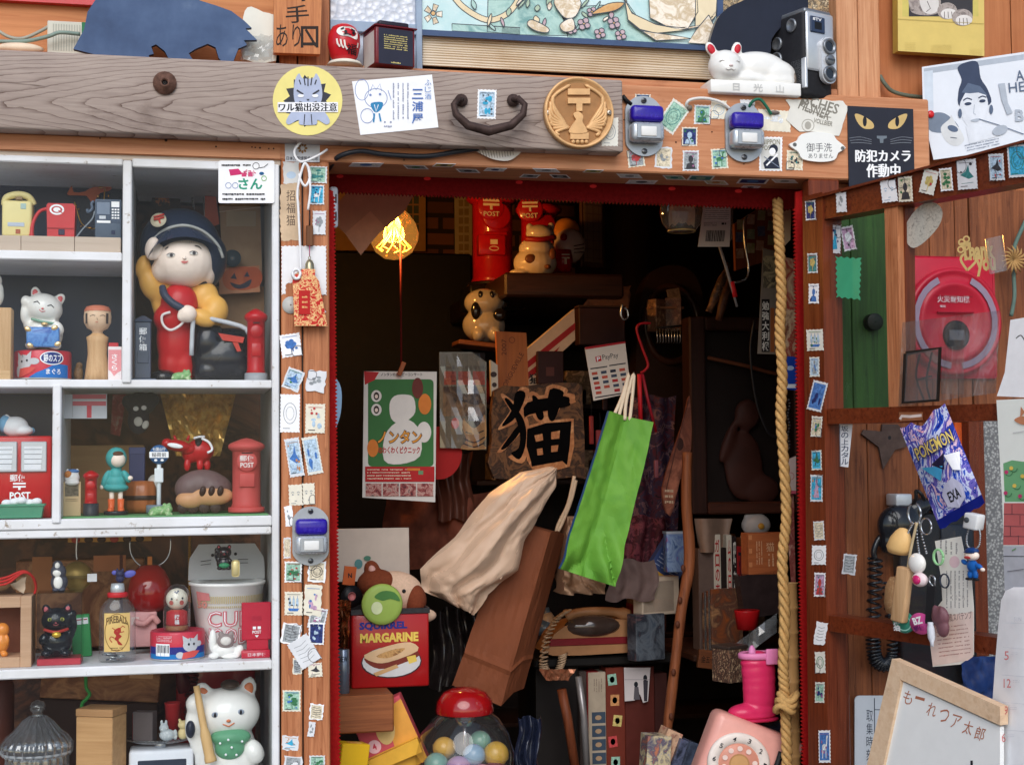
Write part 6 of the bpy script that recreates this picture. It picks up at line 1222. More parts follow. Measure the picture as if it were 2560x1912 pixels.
for row in[
(2026,526,26,50,-2,'n','y','flower','dark blue rose stamp at the top of the door stile',0),(2031,658,25,50,-1,'t','y','flower','green stamp with a cream rose on the door stile',0),(2034,734,26,50,1,'w','b','head','white stamp with a blue seated figure on the door stile',0),
(2037,850,42,54,-2,'w','b','ship','pale blue sailing ship stamp on the door stile',0),(2036,917,25,50,0,'l','s','dress','small pale grey blue stamp below the sailing ship stamp',0),(2043,990,38,76,14,'b','n','none','large tilted deep blue stamp on the door stile',0),
(2041,1066,27,52,5,'e','g','blot','small yellowish stamp of green leaves below the tilted blue one',0),(2041,1150,26,50,-1,'c','g','bird','blue stamp with a green lizard on the door stile',0),(2041,1220,31,68,1,'c','v','dress','tall blue stamp of a pink haired figure on the door stile',0),
(2047,1326,27,48,-3,'e','s','lines','beige stamp with wavy lines on the door stile',0),(2047,1387,36,49,1,'w','s','round','white stamp with two small round faces on the door stile',0),(2049,1461,28,61,2,'v','r','head','pink portrait stamp on the door stile',0),
(2051,1583,28,56,10,'w','s','lines','tilted white scrap with grey waves on the door stile',1),(2050,1655,26,54,-1,'w','g','round','white stamp with a green ring low on the door stile',0),(2049,1730,24,52,2,'m','n','blot','teal flower stamp low on the door stile',0),(2061,1865,30,82,-1,'b','w','deer','tall blue stamp of a white horse at the bottom of the door stile',0),
(2103,506,26,50,-2,'w','s','none','blank white stamp at the left end of the top rail',0),(2222,478,40,56,-7,'w','l','face','white torn top stamp with a pale face on the top rail',0),(2263,473,36,64,-3,'e','k','head','beige portrait stamp marked five on the top rail',0),
(2322,455,38,62,14,'w','y','flower','tilted white stamp of yellow flowers on the top rail',0),(2365,449,32,58,-5,'e','g','tree','green and cream village stamp on the top rail',0),(2417,436,50,76,-4,'w','t','bird','large white stamp with a teal and red bird on the top rail',0),(2491,418,38,68,-3,'l','k','bird','pale blue stamp of a black bird on a rock on the top rail',0),(2543,402,48,84,-4,'c','g','round','bright blue stamp of a green balloon at the right end of the top rail',0)]:
 stamp(*row[:-1],P=DP(.0025),group=G3,torn_=bool(row[-1]))
for row in[(2087,598,30,72,2,'w','c','dress','white stamp of a woman with blue hair on the left door pane',0),(2121,596,32,62,-10,'v','w','flower','tilted pink stamp of cranes on the left door pane',0),(2123,1410,32,50,6,'s','w','lines','grey torn sticker on the lower door pane beside the coiled cord',1)]:
 stamp(*row[:-1],P=DP(-.0155),group='stickers on the door glass',torn_=bool(row[-1]))
flat('green_paper','mint green zigzag edged paper on the left door pane','paper',DP(-.0155),zig([(2088,640),(2154,645),(2150,751),(2090,744)],7,4),M((70,170,126),.6,.06),None,.0004)
flat('silver_sticker','silver oval sticker turned on the right door pane','sticker',DP(-.0155),sp2([(2320,505),(2345,512),(2356,532),(2346,566),(2312,604),(2284,620),(2266,604),(2263,566),(2290,524)],3),printed([(176,172,160),(206,202,190),(146,142,132)],160,.3),None,.0004)
flat('leg_sticker','small strip sticker with a white leg on the door middle rail','sticker',DP(.0),[(2247,1030),(2307,1030),(2306,1050),(2249,1053)],M((150,96,66),.6),lambda a:a.line([(2250,1048),(2254,1040),(2276,1041),(2304,1038)],7,M((222,206,200))),.0004)
flat('word_sticker','narrow white sticker lettered downwards on the lower door pane','sticker',DP(-.0155),[(2098,1060),(2131,1060),(2120,1168),(2100,1165)],paper,lambda a:(a.vtext('坂の上カタル',2103,1063,2121,1162,M((70,84,110)),.01),a.line([(2099,1062),(2101,1164)],1.5,M((70,84,110)))),.0004)
goldc=M((226,196,130),.35,.08)
mb=MB();mpx=pmap(DP(-.0155));a=Art(mb,mpx,.0012);a.text('Thank',2402,604,2486,650,goldc,.05,-4);a.text('you',2440,646,2490,690,goldc,.05,-4)
a.line(sp2([(2418,676),(2402,650),(2410,636),(2420,648),(2432,636),(2440,652),(2418,676)],4,False),6,goldc)
for p in((2404,606),(2416,598),(2402,624),(2414,618)):a.ring(*p,7,4,goldc)
world('thank_you_lettering',mb,'gold cut out lettering taped to the right door pane','lettering')
mb=MB();P=[[pmap(DP(-.012))(2462+i*9+j*1.5,598+j*11-i*2,.002*(i%2))for i in range(6)]for j in range(9)];mb.sheet(P,clear((240,240,242),.12,3,.2));world('clear_tape',mb,'crumpled clear tape over the gold lettering','tape')
# plastic folder on the mid rail
mb=MB();mpx=pmap(DP(.004));P=[[mpx(2256-10*j/6+(2500-2256)*i/12,806-30*i/12*1.0+(1016-806)*j/6-4*i/12*j/6,.002*math.sin(i*1.7+j))for i in range(13)]for j in range(7)];mb.sheet(P,clear((232,236,240),.08,4,.07));world('plastic_folder',mb,'clear plastic folder hanging over the right door pane','folder')
mb=MB();a=Art(mb,pmap(DP(.0078)));fk=M((40,34,32),.3);a.line([(2264,884),(2350,870),(2344,1000),(2258,1006),(2264,884)],11,fk)
for L_ in([(2300,884),(2290,940),(2310,1000)],[(2330,880),(2316,950),(2326,1000)],[(2290,950),(2330,940)]):a.line(L_,5,fk,3)
a.poly([(2266,884),(2346,872),(2341,998),(2261,1004)],clear((206,160,130),.1,3,.1));world('framed_print',mb,'small dark framed print inside the clear folder','print')
mb=MB();mpx=pmap(DP(.010));mb.sheet([[mpx(2354+i*9+random.uniform(-2,2),866+j*24+random.uniform(-2,2),random.uniform(0,.004))for i in range(7)]for j in range(6)],clear((236,232,228),.06,2.6,.06));world('cellophane',mb,'crumpled cellophane sleeve beside the small dark print','wrap')
flat('white_paper','white paper sheet pinned at the right edge of the folder','paper',DP(.012),[(2526,800),(2700,770),(2700,1000),(2492,990),(2512,930)],paper,lambda a:a.line([(2540,846),(2552,838),(2562,852)],2.5,ink,3),.0006)
def garden(a):
 g_=M((110,168,120),.6,.05);rbk=M((186,96,96),.6,.06);k=M((90,60,66));ye=M((222,190,90));a.poly([(2508,1158),(2530,1150),(2560,1154),(2700,1160),(2700,1254),(2512,1254)],g_);a.poly([(2510,1257),(2700,1257),(2700,1362),(2508,1362)],rbk);a.poly([(2508,1364),(2700,1364),(2700,1480),(2512,1480)],M((178,180,188)))
 for y in(1285,1315,1340):a.line([(2509,y),(2700,y+3)],1.6,k);a.h-=a.st
 for x,y in((2530,1272),(2550,1300),(2526,1328),(2546,1350)):a.line([(x,y-12),(x,y+12)],1.6,k);a.h-=a.st
 a.line([(2508,1390),(2700,1392)],2,ink)
 for i,(x,y)in enumerate(((2516,1180),(2536,1214),(2514,1232),(2556,1190),(2550,1240),(2528,1170))):a.ring(x+6,y,9,1.8,M((60,110,76)),a1=200);a.ell(x,y,5,5,ye if i%2 else M((190,60,110)))
 bd=M((190,126,92));a.poly(sp2([(2535,1050),(2556,1040),(2576,1050),(2560,1062)],3),bd);a.poly([(2550,1044),(2552,1016),(2562,1030)],bd);a.line([(2532,1082),(2560,1078)],2,M((190,192,196)));a.line([(2530,1376),(2540,1370)],3,M((110,150,110)));a.line([(2518,1428),(2560,1422)],2,M((110,112,120)))
flat('garden_drawing','paper drawing of a bird, bush and brick wall at the right edge','drawing',DP(.014),[(2491,1000),(2700,990),(2700,1480),(2512,1480),(2506,1260)],M((232,236,230),.6,.03),garden,.0006)
# calendar, gently curved
mb=MB();mpx=pmap(DP(.02));P=[[mpx(x0+(2720-x0)*i/8,y,.012*math.sin(i*.5))for i in range(9)]for x0,y in((2534,1467),(2514,1476),(2503,1500),(2496,1560),(2489,1640),(2482,1740),(2473,1850),(2466,1990))];mb.sheet(P,paper)
a=Art(mb,pmap(DP(.034)));cr=M((206,120,120));lg=M((206,208,216));a.text('SUN',2535,1542,2553,1552,lg)
for tx,x,y,w_ in(('5',2511,1627,11),('12',2509,1696,18),('19',2502,1764,18),('26',2493,1832,21)):a.text(tx,x,y,x+w_,y+22,cr,.005);a.line([(x-4,y-10),(2600,y-2)],1,lg);a.scrib(x+w_+5,y+2,x+w_+22,y+10,2,lg,.4,int(y))
a.line([(2512,1556),(2600,1560)],1,lg);world('wall_calendar',mb,'white wall calendar sheet with red Sunday dates at the right edge','calendar')
# white board in a pale frame
bf=wood((236,210,180),(218,184,148),'x',.6,lines=.15)
t=root('message_board',pl(2300,1800,DP(.04)),'white message board in a pale wooden frame leaning against the door','board')
for q in([(2231,1646),(2500,1766),(2500,1812),(2251,1698)],[(2230,1646),(2252,1704),(2190,2000),(2146,2000)]):
 mb=MB();slab(mb,q,DP(.03),.012,bf);world('frame',mb,parent=t)
mb=MB();a=slab(mb,[(2250,1700),(2500,1816),(2500,2000),(2190,2000)],DP(.032),.006,M((238,240,240),.25,.03,coat=.3));hb=M((176,110,84),.6)
for i,ch in enumerate('もーれつア太郎'):x=2258+i*30;y=1726+i*15;a.text(ch,x,y,x+24,y+(34 if ch!='ー' else 8)+(0 if ch!='ー' else 0),hb,-.008 if False else .0,16)
a.text('1',2426,1900,2432,1930,ink);world('surface',mb,parent=t)
# collection time plate
mb=MB();a=slab(mb,rr(2137,1738,2330,2000,12),(V((0,.012,0)),V((0,-1,0))),.002,M((214,218,226),.4,.05));a.vtext('取集時刻',2166,1772,2182,1902,M((50,60,80)),.0);a.line([(2186,1744),(2188,1990)],2,M((50,60,80)));a.line([(2187,1773),(2230,1773)],2,M((50,60,80)));world('postal_plate',mb,'white postal collection time plate behind the message board','sign')
# ---------- seen through the door: fire telephone, black telephone ----------
t=T('fire_telephone','round red fire alarm telephone box on the plank wall','alarm',2374,806,.019);fr=M((186,30,54),.4,.1,14,coat=.2);frd=M((150,20,42),.4,.1);fg=M((150,130,150),.3,.06,metal=.2);Rx=rotm(90)
def lt(prof,m,y=0,z=0,n=48):return MB().lathe(prof,m,(0,y,z),n,Rx,True,.88)
t.part('back_plate',bx(-114,112,-8,0,-140,164,fr,8,2));t.part('rim',lt([(134,8),(134,24),(128,30),(124,30),(120,26),(102,26),(98,31),(90,34),(84,28),(.1,26)],fr,0,0,64))
for a0,a1 in((-82,66),(114,262)):
 m=MB();P=[[(-r_*.88*-math.cos(math.radians(q)),-31+.0*r_,r_*math.sin(math.radians(q)))for q in[a0+(a1-a0)*i/12 for i in range(13)]]for r_ in(103,119)];m.sheet(P,fg);t.part('reflector',m)
t.part('handle',bx(-46,44,-36,-30,20,24,frd,1,1));m=MB();a=Art(m,lambda u,v,h:(u,-29.5-h*2000,-v));a.text('火災報知機',-44,-64,36,-46,M((214,190,196)),.01);a.text('電話',-38,-40,-24,-34,M((214,190,196)),.01);a.line([(-46,-62),(44,-62)],1.5,frd);t.part('lettering',m)
m=lt([(36,26),(36,34),(30,36),(.1,30)],black,0,-34);t.part('knob',m);t.part('label',bx(-20,18,-38,-35,-48,-22,M((90,92,100),.2),1,1))
t=T('black_telephone','black wall telephone with a coiled cord behind the door glass','telephone',2290,1400,.019);bk2=M((26,28,34),.22,.2,20,coat=.6)
t.part('body',bx(-60,128,-44,0,-310,120,M((30,31,36),.4,.2),8,2));t.part('handset',MB().blob([((-62,-50,90),(54,34,54),(0,-20,0)),((-20,-44,130),(44,26,26),(0,-25,0)),((-78,-44,50),(34,34,34)),((50,-40,140),(36,22,30))],bk2,4))
t.part('dial',bx(40,120,-50,-40,-20,90,M((34,40,52),.3),4,2));t.part('hook',bx(-74,-34,-60,-4,138,168,M((206,210,216),.3,metal=.2),4,2))
hx_=[(-84,-40,74),(-108,-40,60),(-122,-40,30),(-120,-40,10)]
t.part('lead',MB().tube(hx_,7,bk2,8,4))
pth=spline([V(p)for p in((-118,-36,10),(-120,-36,-60),(-126,-36,-150),(-126,-36,-200),(-122,-36,-236),(-104,-36,-252),(-84,-36,-238),(-80,-36,-200),(-84,-36,-120),(-90,-36,-50))],36)
hp=[];N=len(pth)
for i,p in enumerate(pth):
 tg=(pth[min(N-1,i+1)]-pth[max(0,i-1)]).normalized();s_=V((0,1,0)).cross(tg).normalized();an=2*math.pi*i/8.2;rr_=15 if i<N*.62 else 11;hp.append(p+s_*rr_*math.cos(an)+V((0,1,0))*rr_*math.sin(an))
t.part('coiled_cord',MB().tube(hp,3.6,bk2,6))
mb=MB();rs=M((84,66,60),.75,.3,60,bump=.3);a=slab(mb,[(2206,1060),(2244,1060),(2268,1086),(2268,1116),(2238,1124),(2208,1172),(2198,1118),(2154,1084),(2160,1074),(2204,1078)],(V((0,.018,0)),V((0,-1,0))),.004,rs);a.ell(2224,1094,4,5,black);world('iron_star',mb,'rusty iron star plate on the plank wall behind the door','plate')
flat('orange_board','bright orange card behind the snack packet','card',(V((0,.0185,0)),V((0,-1,0))),[(2386,1056),(2424,1056),(2428,1176),(2394,1176)],M((214,92,40),.5),lambda a:(a.rect(2415,1112,2424,1150,paper)),.003)
mb=MB();P=foil(2400,2500,1640,1800,-.02,9,None,.004,10,10);mb.sheet(P,printed([(16,36,84),(30,60,120),(10,22,50)],30,.3),True);world('blue_bag',mb,'dark blue plastic bag behind the lower door rail','bag')
mb=MB();mb.tube([pl(u,v,.0)for u,v in((2580,520),(2556,570),(2536,620),(2534,680),(2536,740),(2528,790))],.003,M((96,120,110),.6),7,5)
for i in range(16):q=6.283*i/16;c=pl(2534,650,-.01);mb.tube([c,c+V((.013*math.cos(q),-.004,.013*math.sin(q))),c+V((.021*math.cos(q+.15),-.001,.021*math.sin(q+.15)))],[.0012,.002,.0005],M((176,136,84),.7),5)
world('dried_flower',mb,'dried flower on a greenish stem at the right of the fire telephone','flower')
# ---------- packet and keychains hanging on the door ----------
def DT(name,label,cat,px,py,h=.012,group=None):
 t=T(name,label,cat,px,py,DP(h),group);ang=math.degrees(math.atan2(DD.y,DD.x));t.o.rotation_euler.z=math.radians(ang)
 a_=pl(px,py,DP(h));b_=pl(px+10,py,DP(h));c_=pl(px,py-10,DP(h));k=(c_-a_).length/10;t.k=((b_-a_).length/10,k,k);return t
mb=MB();pkm=printed([(28,40,140),(40,80,190),(206,214,240),(110,100,190),(40,60,160),(226,190,210),(50,120,210)],38,.22,True,(1,1,.6),1.6)
q0=[(2250,1070),(2362,1008),(2462,1256),(2350,1322)]
def qp(u,v):return(q0[0][0]*(1-u)*(1-v)+q0[1][0]*u*(1-v)+q0[2][0]*u*v+q0[3][0]*(1-u)*v,q0[0][1]*(1-u)*(1-v)+q0[1][1]*u*(1-v)+q0[2][1]*u*v+q0[3][1]*(1-u)*v)
mpx=pmap(DP(.016));P=[]
for j in range(13):
 P.append([])
 for i in range(9):
  u,v=i/8,j/12;x,y=qp(u,v);zj=5*(i%2)if j in(0,12)else 0;P[-1].append(mpx(x,y+zj+(26*math.exp(-((u-.5)/.14)**2)if j==0 else 0),.012*math.sin(math.pi*u)*math.sin(math.pi*min(1,v*1.1))+random.uniform(0,.0012)))
mb.sheet(P,pkm);mb.sheet(P[11:],M((30,46,150),.25));
mpp=lambda u,v,h:mpx(*qp(u,v),.014*math.sin(math.pi*u)*math.sin(math.pi*min(1,v*1.1))+.002+h);a=Art(mb,mpp);a.strip=.06
a.text('POKEMON',.08,.22,.92,.36,M((30,40,110),.3),.06,0);a.text('POKEMON',.1,.23,.9,.35,M((232,206,110),.3),.01,0);a.poly([(u*.5+.25,v)for u,v in((.3,.66),(.7,.64),(.95,.74),(.9,.86),(.5,.92),(.1,.86),(.05,.74))],M((206,206,232),.3));a.text('EXA',.38,.74,.62,.84,ink,.02);a.poly([(.1,.42),(.5,.5),(.36,.62)],M((70,170,220),.3));a.poly([(.6,.42),(.92,.46),(.8,.62),(.66,.58)],M((240,240,246),.3));a.poly([(.3,.44),(.62,.4),(.5,.54)],M((34,30,60),.3))
world('snack_packet',mb,'blue and violet glossy packet with yellow lettering tucked on the door','packet')
t=DT('key_ring','steel ring and chains holding charms on the door','key ring',2290,1290,.02)
t.part('ring',MB().tube([(-4+16*math.cos(u),0,6+26*math.sin(u))for u in[6.283*i/18 for i in range(19)]],2.6,chrome,7));t.part('hook',MB().tube([(14,10,40),(16,-2,56),(8,-8,64),(6,-6,44),(-4,-4,30)],4,black,8,4));t.part('ring',MB().tube([(26+13*math.cos(u),-2,-24+20*math.sin(u))for u in[6.283*i/18 for i in range(19)]],2,chrome,6))
for i,pts in enumerate(([(-8,0,-18),(-20,0,-40),(-30,0,-60)],[(0,0,-16),(2,0,-60),(6,0,-92)],[(8,0,-14),(14,0,-50),(24,0,-90)],[(4,-3,-16),(-14,-3,-90),(-24,-3,-150)])):
 m=MB();L=spline([V(p)for p in pts],6)
 if i==3:m.tube(L,3,M((196,176,140),.7),6)
 else:
  for p in L:m.ell(p,2.6,chrome,None,7,5)
 t.part('chain',m)
GK='charms hanging on the key ring'
t=DT('wooden_charm','pale wooden pear shaped charm on the key ring','charm',2244,1384,.02,GK);t.part('body',MB().lathe([(.1,0),(20,2),(26,16),(22,40),(14,58),(8,66),(.1,68)],M((226,184,122),.45,.1,30),R=rotm(0,14)))
t=DT('wooden_charm','long pale wooden block charm on the key ring','charm',2259,1556,.022,GK);t.part('body',MB().box(-18,14,-10,10,0,140,palez,4,2,rotm(0,8)))
t=DT('wicker_charm','woven straw charm beside the long wooden block','charm',2232,1536,.018,GK);t.part('body',MB().lathe([(.1,0),(14,4),(20,30),(20,70),(12,94),(.1,98)],printed([(176,136,92),(120,84,54),(206,170,126)],400,.7,False,(1,1,2.5)),R=rotm(0,6)))
t=DT('bead_charm','plain white round beads with a pink gem on the key ring','charm',2296,1470,.024,GK);t.part('bead',MB().ell((-2,0,62),(20,14,26),por));t.part('bead',MB().ell((4,0,22),(18,13,18),M((232,214,218),.3)));t.part('gem',MB().ell((4,-12,22),(11,5,12),M((206,40,110),.12,coat=.8),None,7,5))
t=DT('plastic_ring','green plastic ring hanging beside the paper slip','ring',2346,1392,.02);t.part('ring',MB().tube([(12*math.cos(u),0,19*math.sin(u))for u in[6.283*i/20 for i in range(21)]],3,M((150,206,150),.4),7));t.part('ring',MB().tube([(14+11*math.cos(u),0,-58+17*math.sin(u))for u in[6.283*i/20 for i in range(21)]],2,M((50,56,70),.4),7))
t=DT('black_strap','black webbing strap hanging between the charms','strap',2328,1560,.024);t.part('strap',MB().box(-10,12,-4,0,0,96,M((30,30,34),.8),1,1,rotm(0,4)));t.part('clip',MB().tube([(8,-2,96),(0,-3,108),(4,-3,122),(14,-3,116),(12,-2,98)],2,chrome,6,3))
t=DT('cube_charm','small white cube charm on a bead chain','charm',2436,1325,.022);t.part('cube',MB().box(-18,17,-14,14,2,42,M((222,224,226),.35),4,2,rotm(0,10)));t.part('dial',MB().ell((-8,-15,26),(7,3,7),M((70,74,80),.3)))
m=MB()
for p in spline([V(q)for q in((-14,0,4),(-20,0,-20),(-18,0,-40),(-4,0,-48),(10,0,-38),(14,0,-14),(12,0,2))],5):m.ell(p,2.4,chrome,None,7,5)
t.part('chain',m)
t=DT('uniform_charm','tiny charm figure in a blue uniform and cap','charm',2432,1448,.022);un=M((24,92,170),.35)
t.part('body',MB().blob([((0,0,34),(13,10,16)),((-20,0,42),(9,6,6),(0,40,0)),((18,-2,34),(10,6,6),(0,40,0)),((-6,0,12),(6,6,12)),((7,0,12),(6,6,12))],un,1.5));t.part('head',MB().ell((0,-2,60),(17,13,13),skin));t.part('cap',MB().ell((0,0,72),(15,13,8),M((20,60,120),.35)).ell((0,-10,68),(13,8,3),M((20,50,100),.35)));t.part('mouth',MB().ell((-2,-14,55),(8,3,4),M((176,60,60))));t.part('shoe',MB().ell((-8,-2,1),(8,8,4),black));t.part('shoe',MB().ell((9,-2,1),(8,8,4),black));t.part('hand',MB().ell((28,-4,27),(5,5,5),skin))
t=DT('carved_charm','purple brown carved nut charm over the paper slip','charm',2352,1592,.028);t.part('body',MB().blob([((0,0,50),(20,14,28)),((6,0,24),(14,12,24)),((-8,-6,60),(6,8,20)),((8,-6,56),(6,8,22))],M((112,74,82),.45,.2,40),2));t.part('figure',MB().tube([(-16,-12,36),(-14,-13,10),(-12,-13,-24)],[6,8,4],M((206,210,220),.4),8,3))
t=DT('round_badge','pink round badge in a clear sleeve on the lower door rail','badge',2303,1558,.018);m=MB().lathe([(.1,-2),(18,-2),(16,0)],M((206,80,150),.3),n=28,R=rotm(90)).lathe([(17,0),(27,1),(26,4),(.1,6)],M((206,80,150),.3),n=28,R=rotm(90));a=Art(m,LM(-6.4,0));a.text('BZ',-16,-16,8,2,paper,.04,-20);a.text('郵便',-14,4,14,18,M((90,30,90)),.02,-20);t.part('badge',m)
t=DT('round_badge','green round badge in a clear sleeve under the wooden block charm','badge',2260,1554,.014);m=MB().lathe([(22,0),(28,1),(26,4),(.1,6)],M((60,140,120),.3),n=28,R=rotm(90));a=Art(m,LM(-6.4,0));a.ring(4,2,18,3,M((150,206,190)));a.text('猫',-22,2,-4,24,paper,.02);t.part('badge',m)
def slip(a):
 g_=M((150,146,146));a.scrib(2346,1350,2398,1386,4,g_,.35,2,True);a.ell(2386,1404,13,15,M((222,190,196)));a.scrib(2362,1426,2424,1520,6,g_,.3,4,True);a.text('くりこも',2378,1486,2412,1500,g_,.0);a.poly([(2318,1545),(2433,1528),(2433,1640),(2420,1650),(2332,1664)],M((228,204,194),.6));a.text('風スパテンプ',2372,1530,2430,1550,M((110,80,80)),.0,-8);a.scrib(2344,1560,2424,1640,8,M((176,130,124)),.3,6,rot=-7)
mb=MB();a=slab(mb,[(2337,1352),(2402,1340),(2410,1380),(2428,1440),(2434,1520),(2434,1636),(2400,1660),(2332,1666),(2318,1548),(2356,1500),(2352,1440)],DP(.010),.0006,M((226,222,214),.6,.04));slip(a);world('paper_slip',mb,'long cream and pink printed paper slip hanging among the charms','paper')
# ================= inside the shop =================
def IT(name,label,cat,px,py,Y,group=None,R=None):return T(name,label,cat,px,py,Y,group,R)
wd=wood((128,78,48),(84,46,28),'x',.7);bwood=wood((74,44,30),(44,26,18),'x',.7)
# glowing gold lamp
t=IT('pendant_lamp','glowing gold glass globe lamp hanging at the back of the shop','lamp',985,650,.6)
amber_g=bpy.data.materials.new('amber_glass');amber_g.use_nodes=True;nt=amber_g.node_tree;nt.nodes.remove(nt.nodes['Principled BSDF'])
tr=nt.nodes.new('ShaderNodeBsdfTransparent');tr.inputs[0].default_value=(.85,.5,.16,1);gl_=nt.nodes.new('ShaderNodeBsdfGlossy');gl_.inputs[0].default_value=(1,.7,.3,1);gl_.inputs[1].default_value=.04;mxs=nt.nodes.new('ShaderNodeMixShader');lw=nt.nodes.new('ShaderNodeLayerWeight');lw.inputs[0].default_value=.45
nt.links.new(lw.outputs['Facing'],mxs.inputs[0]);nt.links.new(tr.outputs[0],mxs.inputs[1]);nt.links.new(gl_.outputs[0],mxs.inputs[2]);em=nt.nodes.new('ShaderNodeEmission');em.inputs[0].default_value=(1,.5,.1,1);em.inputs[1].default_value=.16;ad=nt.nodes.new('ShaderNodeAddShader');nt.links.new(mxs.outputs[0],ad.inputs[0]);nt.links.new(em.outputs[0],ad.inputs[1]);nt.links.new(ad.outputs[0],nt.nodes['Material Output'].inputs[0])
t.part('globe',MB().lathe([(2,0),(24,4),(46,20),(60,48),(62,66),(54,92),(38,114),(20,130),(14,150)],amber_g,n=36));fil=M((255,196,96),.5,0,emit=9)
m=MB()
for i in range(9):
 q=.698*i;m.tube([(4*math.cos(q),4*math.sin(q),88),(16*math.cos(q),16*math.sin(q),62),(34*math.cos(q+.2),34*math.sin(q+.2),40),(44*math.cos(q+.35),44*math.sin(q+.35),30)],1.3,fil,5);m.tube([(44*math.cos(q+.35),44*math.sin(q+.35),30),(30*math.cos(q+.7),30*math.sin(q+.7),22)],1.1,fil,5)
t.part('filament',m);t.part('cap',MB().lathe([(16,140),(18,150),(18,180),(8,190),(.1,190)],brass,n=20));t.part('cord',MB().tube([(0,0,188),(0,0,500)],3,black,6));t.part('pull_cord',MB().tube([(14,-20,40),(14,-20,-100),(14,-20,-330)],2.4,M((110,22,26),.7),6))
ll=bpy.data.lights.new('lamp_glow','POINT');ll.energy=4.2;ll.color=(1,.76,.5);ll.shadow_soft_size=.02;lo=bpy.data.objects.new('lamp_glow',ll);COL.objects.link(lo);lo.parent=t.o;lo.location=(0,0,60*t.k[2])
flat('wrapping_paper','hanging brown diamond folded paper left of the glowing lamp','paper',.28,[(832,520),(880,470),(1040,478),(1010,530),(940,590),(900,620),(870,590),(838,560)],M((190,140,116),.7,.1),lambda a:a.poly([(862,584),(926,528),(962,566),(902,638)],M((210,156,128),.7)),.002)
flat('stamp_sheet','framed sheet of green stamps on the brick wall behind the lamp','sheet',1.5,[(838,470),(1064,486),(1064,628),(838,626)],M((206,150,90),.6),lambda a:[a.rect(1018+16*i,490+24*j,1031+16*i,510+24*j,M((96,104,84),.6))for i in range(2)for j in range(5)],.004)
flat('stamp_sheet','pale sheet of green and orange stamps left of the red postbox','sheet',1.4,[(1136,490),(1180,490),(1180,657),(1138,657)],M((196,176,140),.6),lambda a:[a.rect(1147+14*i,500+22*j,1158+14*i,516+22*j,M((160,130,84),.6))for i in range(2)for j in range(7)],.003)
# upper shelf with postboxes and china
SHY=1.12
mb=MB();mb.box(xx(1262,700,.72),xx(1560,700,.72),.72,1.29,zz(1350,742,.72),zz(1350,682,.72),darkx,.004,1);shelf=world('wall_shelf',mb,'dark wooden shelf carrying the postboxes and the china cat jar','shelf')
t=pillar(1232,716,.95,None,128,250,'large glossy red pillar postbox under the ribbon inside the shop',text=False,bh=.03,base=M((30,20,20),.5),group='large red shop postboxes')
m=MB();a=Art(m,LM(-68,0));w_=M((236,214,190),.5);zc=250*.68
mm=MB().lathe([(34,0),(34,8),(30,11),(.1,12)],redg,(-14,-44,190),28,rotm(90));a=Art(mm,LM(-57,190));a.rect(-34,-18,6,-12,w_);a.rect(-34,-8,6,-2,w_);a.rect(-17,-2,-11,8,w_);a.text('POST',-33,12,6,24,w_,.02);t.part('plate',mm)
m=bx(-46,20,-62,-30,70,120,redg,3,2);a=Art(m,LM(-62.4,120));a.rect(-18,12,0,24,w_);a.ring(-9,34,11,2,w_,5);t.part('collection_box',m)
mb=MB();mb.box(-70,70,-60,60,-60,-1,M((24,16,15),.25,.2,coat=.5),6,2);one('black_stand','black lacquered stand under the large red postbox','stand',mb,1232,716,.95)
t=pillar(1348,690,.9,zz(1350,682,.72)+.001,112,210,'second red postbox half hidden behind the ribbon and a china cat jar',text=False,bh=.03,base=M((30,20,20),.5),group='large red shop postboxes')
mm=MB().lathe([(32,0),(32,8),(28,11),(.1,12)],redg,(-30,-40,178),28,rotm(90,0,-14));a=Art(mm,lambda u,v,h:(u-32,-54-h*2000-u*.25,178-v));a.rect(-20,-18,16,-13,w_);a.rect(-20,-9,16,-4,w_);a.rect(-4,-4,1,6,w_);a.text('POST',-20,10,16,22,w_,.02);t.part('plate',mm)
t=IT('china_cat','mottled white china cat jar with a red collar on the dark shelf','figurine',1338,684,.79);t.o.location.z=zz(1350,682,.72)+.001
cjm=M((214,194,174),.25,.1,16,coat=.5);t.part('body',MB().blob([((0,0,34),(54,44,40)),((4,0,70),(44,36,30)),((12,-6,108),(36,28,22)),((-14,-4,122),(9,7,12)),((40,-4,126),(9,7,12)),((-44,-20,8),(24,16,9))],cjm,2.6));t.part('collar',MB().tube([(-28,-20,92),(4,-38,88),(44,-26,96)],7,M((150,24,22),.4),8,4))
for p in((-20,-38,40,14,12),(36,-34,54,9,14),(20,-46,20,8,6)):t.part('painted_patch',MB().ell(p[:3],(p[3],6,p[4]),M((110,66,44),.4)))
t=IT('cat_face_toy','round white cat face toy with a red nose beside the shelf end','toy',1424,615,.86);t.part('face',MB().ell((0,0,0),(40,26,44),cjm));t.part('nose',MB().ell((-20,-22,18),(9,7,9),M((170,30,26),.3)));m=MB()
for i in range(3):m.tube([(4,-26,-4-8*i),(30,-22,2-10*i)],1.2,M((70,40,30)),5)
t.part('whisker',m);t.part('back',MB().ell((-4,14,36),(36,20,36),M((206,130,50),.4)))
t=IT('red_lantern','small red lettered lantern below the round white cat face toy','lantern',1408,682,.84);m=MB().lathe([(.1,0),(20,2),(24,30),(20,56),(.1,58)],redg,n=20);a=Art(m,LM(-25,58));a.rect(-10,14,10,18,w_);a.rect(-10,22,10,26,w_);a.rect(-3,26,3,40,w_);t.part('body',m)
mb=MB();mb.box(-34,34,0,10,-80,90,wood((90,54,34),(56,32,20),'z',.7),3,1);mb.box(-26,26,-1.5,0,-66,86,M((120,96,74),.2));a=Art(mb,LM(-2,86))
